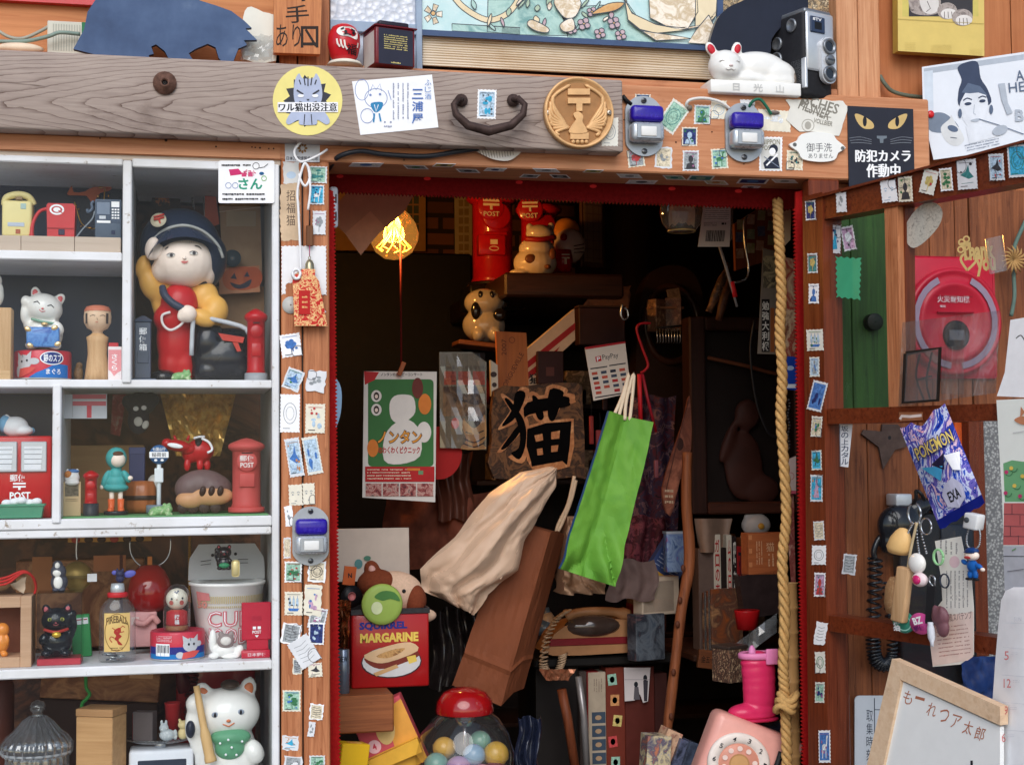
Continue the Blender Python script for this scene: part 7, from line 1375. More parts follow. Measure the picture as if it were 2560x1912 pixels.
for i in range(3):a.line([(-26+17*(i+.5),0),(-26+17*(i+.5),150)],1.4,M((90,60,44)))
for j in range(7):a.line([(-26,10+22*j),(26,10+22*j)],1.4,M((90,60,44)));a.h-=a.st
one('lattice_screen','small lattice screen in a dark frame right of the postboxes','screen',mb,1482,590,.86,R=(0,0,20))
# dark spotted beckoning cat under the shelf
t=IT('china_cat','black and white spotted china cat in the shade under the red postbox','figurine',1210,850,.8);cs=M((150,140,130),.2,.15,14,coat=.6)
t.part('body',MB().blob([((0,0,36),(54,40,44)),((0,-4,92),(50,36,36)),((-20,-30,10),(16,18,18)),((22,-30,10),(16,18,18))],cs,3))
for p in((-26,-32,70,12,22),(34,-34,60,18,16),(-14,-30,108,6,12),(14,-30,108,6,12),(46,-10,96,16,20)):t.part('painted_patch',MB().ell(p[:3],(p[3],8,p[4]),M((20,16,16),.2,coat=.5)))
mb=MB();mb.box(-70,90,-40,60,-14,-2,wd,2,1,rotm(0,6));one('small_shelf','sloping brown board under the spotted china cat','shelf',mb,1210,858,.8)
# hanging boards, poster, bags of prints
flat('wooden_plaque','orange brown wooden plaque branded 2007 above the black cat character board','plaque',.62,[(1240,828),(1316,832),(1322,968),(1246,968)],wood((196,116,62),(160,88,44),'z',.6,lines=.15),lambda a:(a.text('2007',1240,862,1280,874,M((90,46,26)),.0,-90),a.text('ONGUEVILLE',1236,918,1330,930,M((90,46,26)),.0,-62),a.ring(1280,850,7,1.6,M((120,60,36)))),.01)
mb=MB();YS=.68;st_=[(1310,896),(1436,780),(1436,842),(1362,918),(1350,960),(1310,960)]
a=slab(mb,[(1308,880),(1436,772),(1438,850),(1366,916),(1364,962),(1308,966)],(V((0,YS,0)),V((0,-1,0))),.02,M((206,180,156),.5));rs_=M((160,26,30),.5)
a.poly([(1308,912),(1438,806),(1438,824),(1308,930)],rs_);a.poly([(1308,940),(1400,866),(1380,900),(1308,958)],rs_);a.text('猫',1322,934,1352,960,black,.02);world('striped_carton',mb,'red and white diagonally striped carton beside the branded plaque','carton')
mb=MB();mb.box(-30,36,-6,8,-30,52,M((52,24,22),.6),2,1);mb.box(-8,12,-6.6,-6,-10,12,M((90,50,44),.6));one('dark_box','dark maroon box hanging right of the striped carton','box',mb,1372,930,.64)
def post_concert(a):
 gp=M((58,116,60),.5,.1,20);wt=M((232,226,220),.5,.06);rp=M((186,30,34),.5);og=M((226,130,50),.5)
 a.poly(rr(920,948,1084,1166,10),gp);a.poly([(910,928),(948,930),(936,950),(912,962)],rp);a.text('ノンタンのハッピーコンサート',952,932,1056,940,ink,.02)
 for y in(990,1024):a.ell(941,y,13,15,wt);a.ell(941,y,7,10,M((60,40,36)));a.ell(941,y+1,4,5,skin)
 # plain white and orange shapes where the poster shows its cartoon cast
 a.poly(sp2([(974,1010),(986,990),(1012,986),(1034,994),(1038,1030),(1020,1050),(1000,1060),(978,1046)],3),wt);a.poly(sp2([(962,1090),(990,1056),(1024,1050),(1050,1080),(1050,1140),(1000,1160),(960,1150)],3),wt);a.ell(1062,1010,16,26,og);a.ell(1060,1080,18,26,wt);a.ell(932,1120,14,22,og);a.ell(1044,970,14,26,M((110,44,36)))
 a.text('ノンタン',942,1074,1056,1110,M((70,24,20)),.06);a.text('ノンタン',944,1076,1054,1108,M((236,160,60)),.02);a.text('のわくわくピクニック',946,1116,1050,1134,rp,.03)
 a.rect(913,1166,1086,1204,rp);a.scrib(918,1170,1030,1200,4,M((236,214,190)),.4,3);a.rect(1046,1176,1058,1186,M((110,150,110)));a.rect(1018,1170,1050,1176,og)
 for i in range(4):a.rect(914+43*i,1208,954+43*i,1240,printed([(60,30,40),(150,60,60),(206,160,150),(30,24,30)],110))
P_po=(V((0,.45,0)),V((0,-1,0)))
flat('concert_poster','green and white concert poster clipped to a string in the dark doorway','poster',P_po,[(910,928),(1092,929),(1088,1255),(906,1243)],M((222,216,210),.4,.05),post_concert,.0006)
mb=MB();mb.box(-5,6,-5,5,-14,22,wood((176,100,60),(136,72,40),'z'),1,1,rotm(0,22));one('clothes_peg','wooden clothes peg holding the concert poster','peg',mb,1003,926,.44)
def bagp(a):
 a.text('次はあなたが主役かも',1108,913,1214,924,M((60,50,46)),.01)
 for i in range(3):a.rect(1110+36*i,928,1140+36*i,962,printed([(150,50,46),(190,90,70),(110,40,40)],90))
 a.rect(1108,966,1214,1040,printed([(110,80,60),(60,46,40),(150,120,90),(84,64,50)],26))
 tb=M((178,132,84),.5);k=M((52,34,26));a.poly(sp2([(1160,1044),(1168,1058),(1198,1056),(1212,1036),(1216,1090),(1206,1108),(1214,1122),(1152,1122),(1166,1100),(1156,1070)],3),tb);a.poly(sp2([(1168,1056),(1186,1070),(1204,1054),(1200,1046),(1176,1048)],3),k);a.line([(1164,1080),(1180,1084)],3,k);a.line([(1196,1082),(1210,1076)],3,k);a.line([(1160,1096),(1186,1106),(1212,1092)],3.5,k,3);a.line([(1158,1108),(1186,1117),(1212,1106)],3.5,k,3);a.ell(1138,1058,10,14,M((206,90,80)))
flat('picture_bag','clear bag of prints with a striped cat head on the front','bag',.52,[(1098,880),(1180,880),(1216,905),(1216,1124),(1100,1118)],M((96,84,70),.2,.2,coat=.6),bagp,.004)
mb=MB();P=[[pl(1100+i*14,882+j*34,.512+random.uniform(-.004,.002))for i in range(9)]for j in range(8)];mb.sheet(P,clear((244,240,236),.05,3,.02),False);world('cellophane',mb,'shiny cellophane over the prints with the striped cat head','wrap')
mb=MB();c=pl(1098,1136,.53);mb.v=[];
a=slab(mb,[(1098+57*math.cos(q),1132+66*math.sin(q))for q in[-1.75+3.4*i/24 for i in range(25)]]+[(1090,1198)],.53,.002,M((170,24,24),.6,.1));world('paper_fan',mb,'plain red round paper fan behind the concert poster','fan')
# carved cat character board
def neko_sign(a):
 edge=printed([(206,136,84),(176,106,60),(224,160,106)],40);a.h+=.002
 st=[([(1288,984),(1304,976),(1314,990),(1292,1040),(1262,1064),(1256,1060),(1280,1024)],0),([(1262,1000),(1272,998),(1306,1042),(1316,1080),(1312,1120),(1298,1148),(1278,1132),(1296,1120),(1300,1084),(1286,1040)],0),([(1298,1060),(1300,1080),(1270,1116),(1254,1124),(1258,1112)],0),
  ([(1318,1006),(1412,990),(1424,1006),(1416,1016),(1324,1036),(1312,1046)],0),([(1330,990),(1346,998),(1360,1040),(1350,1050),(1340,1036)],0),([(1374,974),(1408,978),(1404,1000),(1386,1050),(1370,1040)],0)]
 for pts,_ in st:
  cx=sum(p[0]for p in pts)/len(pts);cy_=sum(p[1]for p in pts)/len(pts)
  a.poly(sp2([(cx+(x-cx)*1.12+(6 if x>cx else-6),cy_+(y-cy_)*1.06+(6 if y>cy_ else-6))for x,y in pts],3),edge)
 a.poly(sp2([(1312,1066),(1420,1046),(1434,1062),(1424,1166),(1330,1172),(1316,1120)],2),edge);a.h+=a.st*2
 k=M((9,7,7),.9,spec=.1)
 for pts,_ in st:a.poly(sp2(pts,3),k)
 a.poly(sp2([(1318,1072),(1416,1054),(1428,1064),(1418,1160),(1406,1152),(1338,1164),(1328,1156)],2),k);a.h+=a.st*2
 for q in([(1336,1088),(1356,1084),(1358,1100),(1340,1104)],[(1378,1080),(1400,1076),(1398,1096),(1378,1098)],[(1342,1122),(1356,1120),(1358,1136),(1344,1138)],[(1378,1114),(1396,1112),(1394,1128),(1378,1130)]):a.poly(q,edge)
flat('character_board','burnt wooden board carved with a big black cat character','sign',.55,sp2([(1236,976),(1300,966),(1440,956),(1456,1000),(1462,1180),(1440,1192),(1236,1196),(1230,1100)],2),printed([(70,44,28),(120,78,46),(50,32,22),(96,60,36)],45,.7),neko_sign,.02)
mb=MB();a=slab(mb,[(1228,990),(1226,900),(1244,912),(1246,990)],.56,.01,M((206,190,170),.5));a.ell(1234,936,8,7,M((60,40,36)));a.ell(1236,962,6,6,M((60,40,36)));world('cat_cutout',mb,'narrow white and black cat cut out beside the branded plaque','cutout')
def pay(a):
 a.poly([(1462,868),(1563,853),(1564,858),(1463,874)],M((176,20,30)));rl=M((196,30,36));k=M((50,46,50));a.poly([(1488,892),(1502,889),(1504,902),(1490,905)],rl);a.text('P',1492,892,1501,902,paper,.03,-8);a.text('PayPay',1506,884,1546,900,k,.0,-9)
 a.line([(1476,922),(1518,916)],3,k);a.line([(1523,914),(1564,908)],3,k);a.line([(1488,994),(1574,980)],3,k);r_=random.Random(2)
 for j in range(5):
  for i in range(4):
   if j==4 and i in(1,):continue
   x,y=1479+i*23+j*2.6,931+j*12-i*3.2;c_=[(190,80,60),(60,70,90),(40,44,60),(180,40,44)][(i+2*j+r_.randint(0,1))%4];a.poly([(x,y),(x+14,y-2),(x+15,y+5),(x+1,y+7)],M(c_,.5));a.h-=a.st
flat('payment_sheet','white payment notice sheet with rows of small logos in the doorway','notice',.5,[(1462,870),(1563,855),(1578,982),(1484,1002)],M((222,206,192),.5,.04),pay,.001)
# right side: clock with basket, hook, stamps board, ladle etc
t=IT('wall_clock','tall dark wooden clock case with an arched top','clock',1668,1060,.85);t.part('case',MB().prism(sp2([(-70,-40),(-66,260),(-40,370),(20,400),(80,370),(100,250),(92,-40)],4),0,60,M((44,27,20),.4,.2,coat=.2)));m=MB();m.tube([(14+66*math.cos(q),-4,250+96*math.sin(q))for q in[6.283*i/32 for i in range(33)]],9,M((58,34,25),.35,coat=.2),8);t.part('rim',m);t.part('face',MB().lathe([(.1,0),(60,0)],M((16,11,10),.3),(14,-1,250),30,rotm(90),sy=1.4))
t=IT('wire_basket','black wire basket holding cigarette style paper boxes on the clock','basket',1672,856,.72);m=MB()
for i in range(11):m.tube([(-36+7.4*i,-20,34),(-34+7*i,-20,0),(-34+7*i,-8,-4)],1.5,chrome,5)
m.tube([(-40,-20,34),(42,-22,42)],2.4,black,6);t.part('wires',m)
t=IT('paper_packets','printed brown paper box standing in the wire basket','box',1662,822,.74);m=MB().box(-40,2,-20,10,-8,72,printed([(130,90,66),(84,56,42),(170,130,100)],90),1,1,rotm(0,0,30));m.box(2,40,-20,10,-6,76,printed([(120,70,56),(70,44,36),(150,110,86)],90),1,1,rotm(0,0,-20));m.box(-42,42,-22,12,48,54,M((140,96,70),.6),1,1);t.part('box',m);t.part('flap',MB().box(6,38,-6,-4,70,100,printed([(90,70,56),(150,120,96)],120),.5,1,rotm(0,-10)))
mb=MB();mb.tube([pl(u,v,.5)for u,v in((1626,808),(1600,810),(1592,826),(1606,870),(1620,910),(1612,926),(1602,932))],.0022,M((170,26,34),.4),7,5);world('red_hook',mb,'red wire hook from which bag handles hang','hook')
mb=MB();mb.tube([pl(u,v,.62)for u,v in((1556,760),(1552,786),(1560,798),(1570,792),(1568,776),(1562,770))],.0022,chrome,7,5);world('metal_hook',mb,'pale metal s hook above the payment notice','hook')
flat('crumpled_paper','orange brown crumpled paper printed with faces above the hook','paper',.75,torn([(1450,800),(1476,712),(1508,706),(1576,716),(1572,770),(1510,790),(1480,812),(1444,830)],3,10,3),printed([(120,66,40),(160,92,54),(84,46,32)],30),None,.004)
mb=MB();mb.box(-4,112,0,40,-6,88,M((50,24,22),.6,.2),2,1);mb.box(-6,114,-3,40,88,93,wood((70,44,28),(44,26,18),'x'),1,1);one('maroon_case','dark maroon case behind the payment notice','case',mb,1452,856,.7)
# jar at the ribbon, barcode card, ladle, pens
t=IT('glass_jar','round clear glass jar with paper inside hanging at the top of the doorway','jar',1704,582,.22);t.part('jar',MB().lathe([(.1,0),(30,2),(46,22),(52,52),(48,80),(44,110)],clear((240,228,206),.04,2.6,.12),n=32));t.part('paper',MB().sheet([[(-34+i*8,-10+4*math.sin(i+j),20+j*12-abs(i-4)*2+(6 if i%2 else 0))for i in range(9)]for j in range(5)],M((206,200,196),.6),False));t.part('base_ring',MB().tube([(32*math.cos(q),32*math.sin(q),4)for q in[6.283*i/24 for i in range(25)]],2.4,M((206,180,120),.2,metal=.3),6))
def bar(a):
 a.rect(1762,520,1825,552,M((236,232,226)));a.scrib(1762,520,1824,550,6,M((120,116,112)),.3,3);a.scrib(1760,556,1792,566,2,M((80,70,66)),.4,6);a.scrib(1804,555,1816,564,1,ink,.6,2);r_=random.Random(3);x=1766
 while x<1812:q=r_.choice((1,1.6,2.4));a.poly([(x,576),(x+q,576),(x+q-3,604),(x-3,604)],ink);a.h-=a.st;x+=q+r_.choice((1,1.6))
flat('barcode_card','white packaging card with a barcode hanging in front of the dark clock','card',.3,[(1762,500),(1828,505),(1824,617),(1745,617)],M((214,206,202),.4,.04),bar,.001)
flat('clear_sleeve','clear plastic sleeve behind the barcode card','sleeve',.302,[(1800,520),(1834,520),(1830,600),(1800,610)],clear((236,234,232),.08,2.4,.1),None,.0005)
mb=MB();mb.tube([(0,0,150),(6,0,100),(22,0,46),(46,0,-46)],[4,4,4,3],M((150,146,146),.4),8);mb.tube([(2,0,150),(8,0,120)],6,M((150,24,28),.4),8);mb.tube([(34,-1,16),(42,0,-22)],6,M((200,30,36),.4),8);one('red_pen','thin grey stick with red tips hanging in the doorway','stick',mb,1796,720,.35)
mb=MB();mb.tube([pl(u,v,.4)for u,v in((1868,540),(1860,560),(1864,620),(1872,670),(1866,696),(1850,704),(1836,706))],.002,chrome,7,5);world('ladle',mb,'long thin silver ladle hook beside the stamp board','ladle')
for i,(x0,y0,x1,y1,c_,lab)in enumerate([(1822,660,1772,780,((120,80,50),(40,30,26),(176,130,90)),'spotted flat wooden paddle leaning by the dark case'),(1826,690,1796,800,((90,56,36),(60,36,26)),'plain brown stick leaning by the dark case')]):
 mb=MB();mb.tube([pl(x0,y0,.5+.02*i),pl((x0+x1)/2,(y0+y1)/2,.49+.02*i),pl(x1,y1,.5+.02*i)],[.004,.008,.006],printed(list(c_),60),8,3);world('wooden_paddle',mb,lab,'paddle')
mb=MB();a=slab(mb,[(1836,560),(1900,520),(1960,500),(1960,640),(1840,676)],.55,.01,wood((150,84,50),(104,54,32),'z',.7));r_=random.Random(6)
for i in range(4):
 for j in range(3):
  x,y=1850+26*i+r_.uniform(-3,3),560-10*i+36*j+r_.uniform(-3,3);a.poly(rq(x,y,19,25,r_.uniform(-8,8)),printed([[(150,150,90),(190,170,130)],[(60,70,110),(120,120,130)],[(170,110,80),(200,170,140)],[(110,130,100),(176,170,130)]][(i*2+j)%4],120));a.h-=a.st
world('stamp_board',mb,'orange brown board covered in old stamps behind the rope','board')
def banner(a):
 a.rect(1908,640,1942,720,printed([(120,110,84),(70,64,56),(170,156,120),(96,90,70)],50));a.rect(1904,748,1924,880,M((26,22,22)));a.vtext('勉強大利根',1905,752,1923,878,M((206,200,190)),.02);a.rect(1926,770,1936,880,M((150,84,44)))
flat('paper_banner','dark printed paper banner with white brush lettering behind the rope','banner',.3,[(1908,620),(1946,630),(1938,886),(1894,884)],M((120,108,96),.5),banner,.001)
flat('paper_card','cream and red printed paper strip right of the rope','card',.16,[(1952,640),(1990,650),(1994,900),(1956,890)],printed([(176,130,90),(150,44,40),(206,176,140),(120,70,50)],26),None,.001)
flat('paper_card','plain cream paper slips at the top right of the doorway','card',.16,[(1948,536),(1978,520),(1976,600),(1956,620)],M((206,176,140),.6),lambda a:a.line([(1958,540),(1960,612)],1.5,M((160,120,90))),.004)
flat('blue_packet','blue printed packet right of the rope','packet',.15,[(1960,890),(1992,892),(1992,976),(1962,972)],M((30,70,170),.3),lambda a:(a.rect(1964,960,1990,970,paper),a.ell(1976,920,9,6,M((180,200,230)))),.006)
flat('paper_card','white card with pink outline drawings right of the rope','card',.14,[(1964,1150),(1990,1140),(1990,1230),(1962,1228)],M((214,190,180),.5),lambda a:(a.rect(1964,1226,1990,1234,M((206,90,110))),a.ring(1976,1190,9,1.6,M((190,110,110)))),.002)
flat('paper_card','pink patterned paper hanging low right of the rope','card',.15,[(1962,1236),(1984,1236),(1990,1480),(1980,1480)],printed([(176,110,96),(140,60,56),(206,160,140)],60),None,.001)
mb=MB();
for i in range(16):mb.ell(pl(1972+2*math.sin(i),1000+i*8,.16),.0024,M((40,36,40),.3,coat=.5),None,8,6)
world('bead_strap',mb,'string of dark beads right of the rope','beads')
# rope, bamboo
mb=MB();rpm=M((196,154,96),.75,.22,300,bump=.5)
ctr=spline([pl(u,v,.07)for u,v in((1944,500),(1946,560),(1950,640),(1954,740),(1950,830),(1956,940),(1952,1040),(1960,1160),(1966,1290),(1956,1400),(1962,1530),(1958,1660),(1962,1740),(1966,1840),(1968,1930))],40)
for k_ in range(3):
 hp=[]
 for i,p in enumerate(ctr):q=i*.25+k_*2.094;hp.append(p+V((.0042*math.cos(q),.0042*math.sin(q),0)))
 mb.tube(hp,.0039,rpm,7)
for k_ in range(3):c=pl(1958,1752,.06);mb.tube([c+V((.0125*math.cos(q)+.003*k_,.010*math.sin(q)-.004,.0075*k_-.009+.005*math.sin(q*2+k_)))for q in[6.283*i/16 for i in range(17)]],.0048,rpm,7)
world('braided_rope',mb,'thick twisted gold rope with a knot hanging at the right of the doorway','rope')
mb=MB();bm_=M((206,160,104),.4,.12,20)
pr_=[]
for i in range(9):z=i*62;pr_+=[(24,z),(22.5,z+6),(22,z+30),(22.5,z+56),(24.5,z+61)]
mb.lathe(pr_,bm_,(0,0,-80),n=24);one('bamboo_pole','pale bamboo pole standing behind the gold rope','bamboo',mb,1978,1930,.10)
# green and other bags
def bagm(quad,Y,d,m_,sidem,nx=24,ny=56,cr=.003,seed=1,bulge=.012):
 r_=random.Random(seed);mb=MB();G=[]
 for j in range(ny+1):
  G.append([])
  for i in range(nx+1):
   u,v=i/nx,j/ny;x=(quad[0][0]*(1-u)+quad[1][0]*u)*(1-v)+(quad[3][0]*(1-u)+quad[2][0]*u)*v;y=(quad[0][1]*(1-u)+quad[1][1]*u)*(1-v)+(quad[3][1]*(1-u)+quad[2][1]*u)*v
   p=pl(x,y,Y);cr_=cr*(1 if v<.8 else 2.6);w4=1 if v<.7 else 1+5*(v-.7)/.3;p.y+=-bulge*math.sin(math.pi*v)*(.4+.6*math.sin(math.pi*u))-cr*9*w4*abs(NZ.noise((u*2.6+seed,v*5-u*1.5,seed)))-(.014*max(0,v-.72)/.28*abs(((u*1.5+v*3.2)%1)-.5)+.010*max(0,v-.78)/.22*abs(((u*2.1-v*4)%1)-.5))+cr*3*NZ.noise((u*7,v*16,seed+.5))-(.016*max(0,1-abs(u-.5)*3)if v<.25 else 0)*0-(abs(u-.47)*.045);G[-1].append(p)
 mb.sheet(G,m_,seed==9);B=[[V((p.x,p.y+d,p.z))for p in row]for row in G];mb.sheet(B,sidem,False)
 mb.sheet([[row[0]for row in G],[row[0]for row in B]],sidem,False);mb.sheet([[row[-1]for row in G],[row[-1]for row in B]],sidem,False);mb.sheet([G[-1],B[-1]],sidem,False);return mb,G
gnm=printed([(80,138,48),(104,158,56),(92,148,52)],7,.65)
t=root('green_paper_bag',pl(1500,1250,.3),'crumpled bright green paper bag with white cord handles hanging in the doorway','bag')
mb,G=bagm([(1514,1028),(1622,1056),(1524,1462),(1388,1418)],.30,.012,gnm,M((40,90,150),.5),cr=.0006,seed=4);world('body',mb,parent=t)
for pts in(((1534,1040),(1556,990),(1572,935),(1560,990),(1546,1044)),((1562,1050),(1566,1000),(1584,935),(1580,1000),(1574,1052))):mb=MB();mb.tube([pl(u,v,.296)for u,v in pts],.0028,M((226,206,180),.7),7,5);world('handle',mb,parent=t)
mb=MB();mb.tube([pl(u,v,.36)for u,v in((1598,935),(1600,1000),(1602,1056))],.0036,M((176,24,32),.5),7);mb.tube([pl(u,v,.36)for u,v in((1606,935),(1620,1000),(1640,1080))],.0026,M((130,18,30),.5),7);world('red_ribbon',mb,'red ribbon straps hanging from the red wire hook','ribbon')
bgm=M((120,66,40),.75,.18,9,bump=.15);mb=MB();YB=.36
def bsheet(q,y0,y1,cz,sd):
 P=[]
 for j_ in range(41):
  v=j_/40;P.append([])
  for i_ in range(15):
   u=i_/14;x=(q[0][0]*(1-u)+q[1][0]*u)*(1-v)+(q[3][0]*(1-u)+q[2][0]*u)*v;y=(q[0][1]*(1-u)+q[1][1]*u)*(1-v)+(q[3][1]*(1-u)+q[2][1]*u)*v
   p=pl(x,y,YB+y0*(1-u)+y1*u);p.y-=cz*(abs(NZ.noise((u*1.6+sd,v*3+u,sd)))+.5*abs(NZ.noise((u*5,v*9-u*3,sd+3)))*(1+3*max(0,v-.75)))+.004*max(0,.03-abs(v-.8))/.03;P[-1].append(p)
 mb.sheet(P,bgm,False)
bsheet([(1276,1300),(1376,1330),(1252,1764),(1130,1712)],0,0,.004,2);bsheet([(1376,1330),(1394,1326),(1284,1730),(1252,1764)],0,.02,.002,5);bsheet([(1394,1326),(1412,1338),(1310,1720),(1284,1730)],.02,.05,.002,7);slab(mb,[(1280,1298),(1410,1334),(1300,1716),(1140,1690)],YB+.052,.001,bgm)
world('brown_paper_bag',mb,'long brown paper bag hanging diagonally beside the pale plastic bag','bag')
plm=M((228,194,166),.5,.08,10,trans=.3);mb=MB();G=[]
ED=[(1376,1166,1392,1172),(1296,1180,1384,1212),(1216,1234,1346,1280),(1132,1338,1306,1346),(1046,1420,1288,1424),(1050,1474,1216,1486),(1120,1504,1182,1536)]
for j in range(61):
 q=j/60*6;i_=min(5,int(q));f_=q-i_;e=[ED[i_][k]*(1-f_)+ED[i_+1][k]*f_ for k in range(4)];row=[]
 for i in range(45):
  u=i/44;x=e[0]*(1-u)+e[2]*u+4*NZ.noise((u*5,q*1.4,3));y=e[1]*(1-u)+e[3]*u+6*NZ.noise((u*6,q*1.5,8));p=pl(x,y,.345);d_=(u*1.5+q*.25,q*.55-u*.9,1.7)
  p.y+=-.045*math.sin(math.pi*u)*math.sin(.25+q/6*2.6)-.017*abs(math.sin(u*7+q*.5+1.5*NZ.noise((q*.7,u,1))))*min(1,q/2)-.010*abs(NZ.noise((d_[0]*2.0,d_[1]*1.2,4)))-.005*abs(NZ.noise((d_[0]*4+3,d_[1]*3,9)))-.003*abs(NZ.noise((u*11,q*3.2,5)));row.append(p)
 G.append(row)
mb.sheet(G,plm);mb.tube([pl(u,v,.33)for u,v in((1378,1170),(1350,1220),(1310,1290))],[.004,.006,.005],plm,8,4);slab(mb,[(1266,1296),(1300,1330),(1294,1376),(1252,1448),(1216,1404),(1236,1336)],.31,.001,plm);world('plastic_bag',mb,'pale translucent plastic bag hanging in folds left of the brown paper bag','bag')
mb=MB();mb.tube([pl(u,v,.4)for u,v in((1436,1190),(1420,1260),(1396,1310),(1392,1330),(1404,1310),(1428,1250),(1440,1200))],.003,M((206,176,146),.6),7,5);world('bag_strap',mb,'pale loop of a cloth strap between the bags','strap')
mb,G=bagm([(1410,1290),(1440,1290),(1500,1480),(1390,1480)],.42,.05,M((176,140,112),.6),M((140,104,80),.6),cr=.002,seed=9);world('tan_bag',mb,'tan shopping bag behind the green paper bag','bag')
# left counter: tin, plush, boxes, gumball machine
mb=MB();mb.box(xx(810,1780,.16),xx(985,1780,.16),.16,.34,zz(900,1832,.16),zz(900,1738,.16),wood((158,96,58),(120,66,38),'x',.8,lines=.4),.002,1);cz=zz(900,1738,.16);world('wooden_counter',mb,'orange brown wooden step holding the red margarine tin','counter')
t=IT('margarine_tin','square red margarine tin with a picture of toast and blue and yellow lettering','tin',977,1732,.22);t.o.location.z=cz
m=bx(-97,97,0,120,0,186,M((164,22,24),.35,.15,12,coat=.3),5,2);a=Art(m,LM(-.4,186));bl2=M((34,44,130),.5);ym=M((226,196,90),.5);a.text('SQUIRREL',-78,20,42,42,bl2,.05);a.text('MARGARINE',-76,48,70,72,ym,.05);a.ell(2,122,76,40,M((60,40,46)));a.ell(2,121,73,38,M((206,206,206),.4));a.poly(sp2([(-64,104),(0,80),(50,76),(68,98),(66,112),(-12,138),(-52,128)],3),M((120,48,36)));a.poly(sp2([(-66,102),(-2,80),(50,74),(68,96),(-6,122),(-44,120)],3),M((214,180,140)));a.poly(sp2([(-36,106),(0,92),(36,88),(20,102),(-10,112)],3),printed([(120,70,40),(206,160,100),(80,44,30)],110));a.poly([(40,110),(62,106),(66,122),(46,128)],ym);a.poly([(-44,148),(14,128),(20,136),(-36,156)],M((200,160,110)));t.part('body',m)
m=MB()
for q in((-99,99,-3,2),(-99,99,118,123)):m.box(q[0],q[1],q[2],q[3],184,198,M((44,44,48),.35,.4,100),1,1)
m.box(-99,-94,2,118,184,198,M((44,44,48),.35,.4,100),1,1);m.box(94,99,2,118,184,198,M((44,44,48),.35,.4,100),1,1);t.part('rim',m)
t=IT('plush_cat','brown and white plush cat with a pink mouth sitting in the margarine tin','plush',982,1540,.27);fw_=M((216,182,156),.9,.12,300,bump=.6);fb_=M((120,58,34),.9,.2,300,bump=.6)
t.part('body',MB().blob([((0,0,60),(76,44,54)),((0,10,0),(80,40,40)),((-50,0,116),(18,14,24),(0,-16,0))],fw_,3));t.part('fur_patch',MB().blob([((-40,-6,84),(50,44,36)),((-52,-2,118),(20,14,24),(0,-16,0))],fb_,3));t.part('fur_patch',MB().blob([((54,-16,40),(28,34,40))],fb_,3));t.part('mouth',MB().ell((-20,-44,44),(38,8,12),M((196,80,96),.8),rotm(0,16)));t.part('nose',MB().ell((-12,-48,70),(6,5,4),M((70,40,40))));t.part('eye',MB().ell((22,-42,66),(5,4,5),black));t.part('ear_lining',MB().ell((-52,-10,116),(10,12,15),M((206,160,150),.8),rotm(0,-16)));t.part('paw',MB().ell((70,-24,2),(36,20,18),fw_))
mb=MB();mb.lathe([(48,0),(52,1),(50,5),(40,8),(.1,9)],M((150,176,84),.4,.06),(0,0,20),40,rotm(90));a=Art(mb,LM(-9.5,20));a.poly(sp2([(-20,-20),(0,-34),(30,-30),(44,-8),(20,-14),(0,-10)],3),M((70,120,60)));a.ell(-14,8,14,16,M((206,216,170)));one('round_badge','large pale green round badge with a leaf at the rim of the red tin','badge',mb,955,1530,.215)
mb=MB();mb.box(-92,92,0,8,0,132,M((206,190,176),.6,.06),1,1,rotm(-4));a=Art(mb,LM(-4,132));a.ell(-36,88,10,12,M((90,140,140)));a.ell(-14,74,9,6,M((80,130,110)));one('white_card','large white card standing behind the plush cat','card',mb,932,1452,.42)
t=IT('record_toy','small black record disc with a pink centre left of the plush cat','disc',878,1490,.24);t.part('disc',MB().lathe([(.1,0),(28,0),(28,4),(.1,4)],black,n=30,R=rotm(90,0,16)));t.part('centre',MB().lathe([(.1,4.4),(11,4.4),(10,5)],M((206,120,120),.4),n=20,R=rotm(90,0,16)))
mb=MB();mb.prism([(-16,-20),(14,-24),(20,22),(-10,26)],0,10,M((206,100,50),.5));a=Art(mb,LM(-.3,0));a.text('N',-2,-8,8,4,ink,.03);one('orange_card','small orange card behind the record disc','card',mb,872,1440,.3)
mb=MB();P=foil(846,878,1500,1620,.2,5,None,.008,7,9);mb.sheet(P,M((176,110,70),.15,.3,metal=.8),False);world('foil_wrap',mb,'crumpled copper foil beside the red tin','foil')
mb=MB();mb.cyl(16,0,110,M((120,130,146),.25,.2,metal=.6),n=24);a=Art(mb,CM(16.4,110));a.text('NEW',-12,16,10,30,ink,.02);one('metal_can','slim silver can beside the red margarine tin','can',mb,858,1732,.19)
t=IT('toy_box','tilted pink and yellow toy box with a number four','box',1006,1908,.19,R=(0,-24,-12));pkb=M((206,86,96),.45,.08);m=bx(-74,62,0,60,-20,160,pkb,2,1);a=Art(m,LM(-.4,160));a.poly([(-74,112),(62,112),(62,178),(-74,178)],M((226,170,60),.45));a.poly([(10,20),(62,10),(62,112),(0,112)],M((226,160,70)));a.ell(-4,62,24,40,M((226,196,130)),22,14);a.ell(-44,22,15,15,M((232,226,220)));a.poly([(-59,22),(-29,22),(-34,34),(-44,37),(-54,34)],M((150,24,30)));a.ell(-46,92,17,17,M((236,190,196)));a.text('4',-51,84,-41,100,M((196,60,80)),.03);t.part('box',m);t.part('flap',MB().prism([(-74,46),(62,46),(60,10),(-70,14)],-26,-3,M((226,172,60),.45)))
t=IT('yellow_box','small yellow box at the lower left of the doorway','box',884,1925,.14,R=(0,8,18));m=bx(-38,38,0,50,0,66,M((232,184,36),.4,.06),2,1);t.part('box',m);t.part('sticker',MB().box(-14,20,14,36,66,66.8,printed([(206,90,50),(240,210,120)],120)))
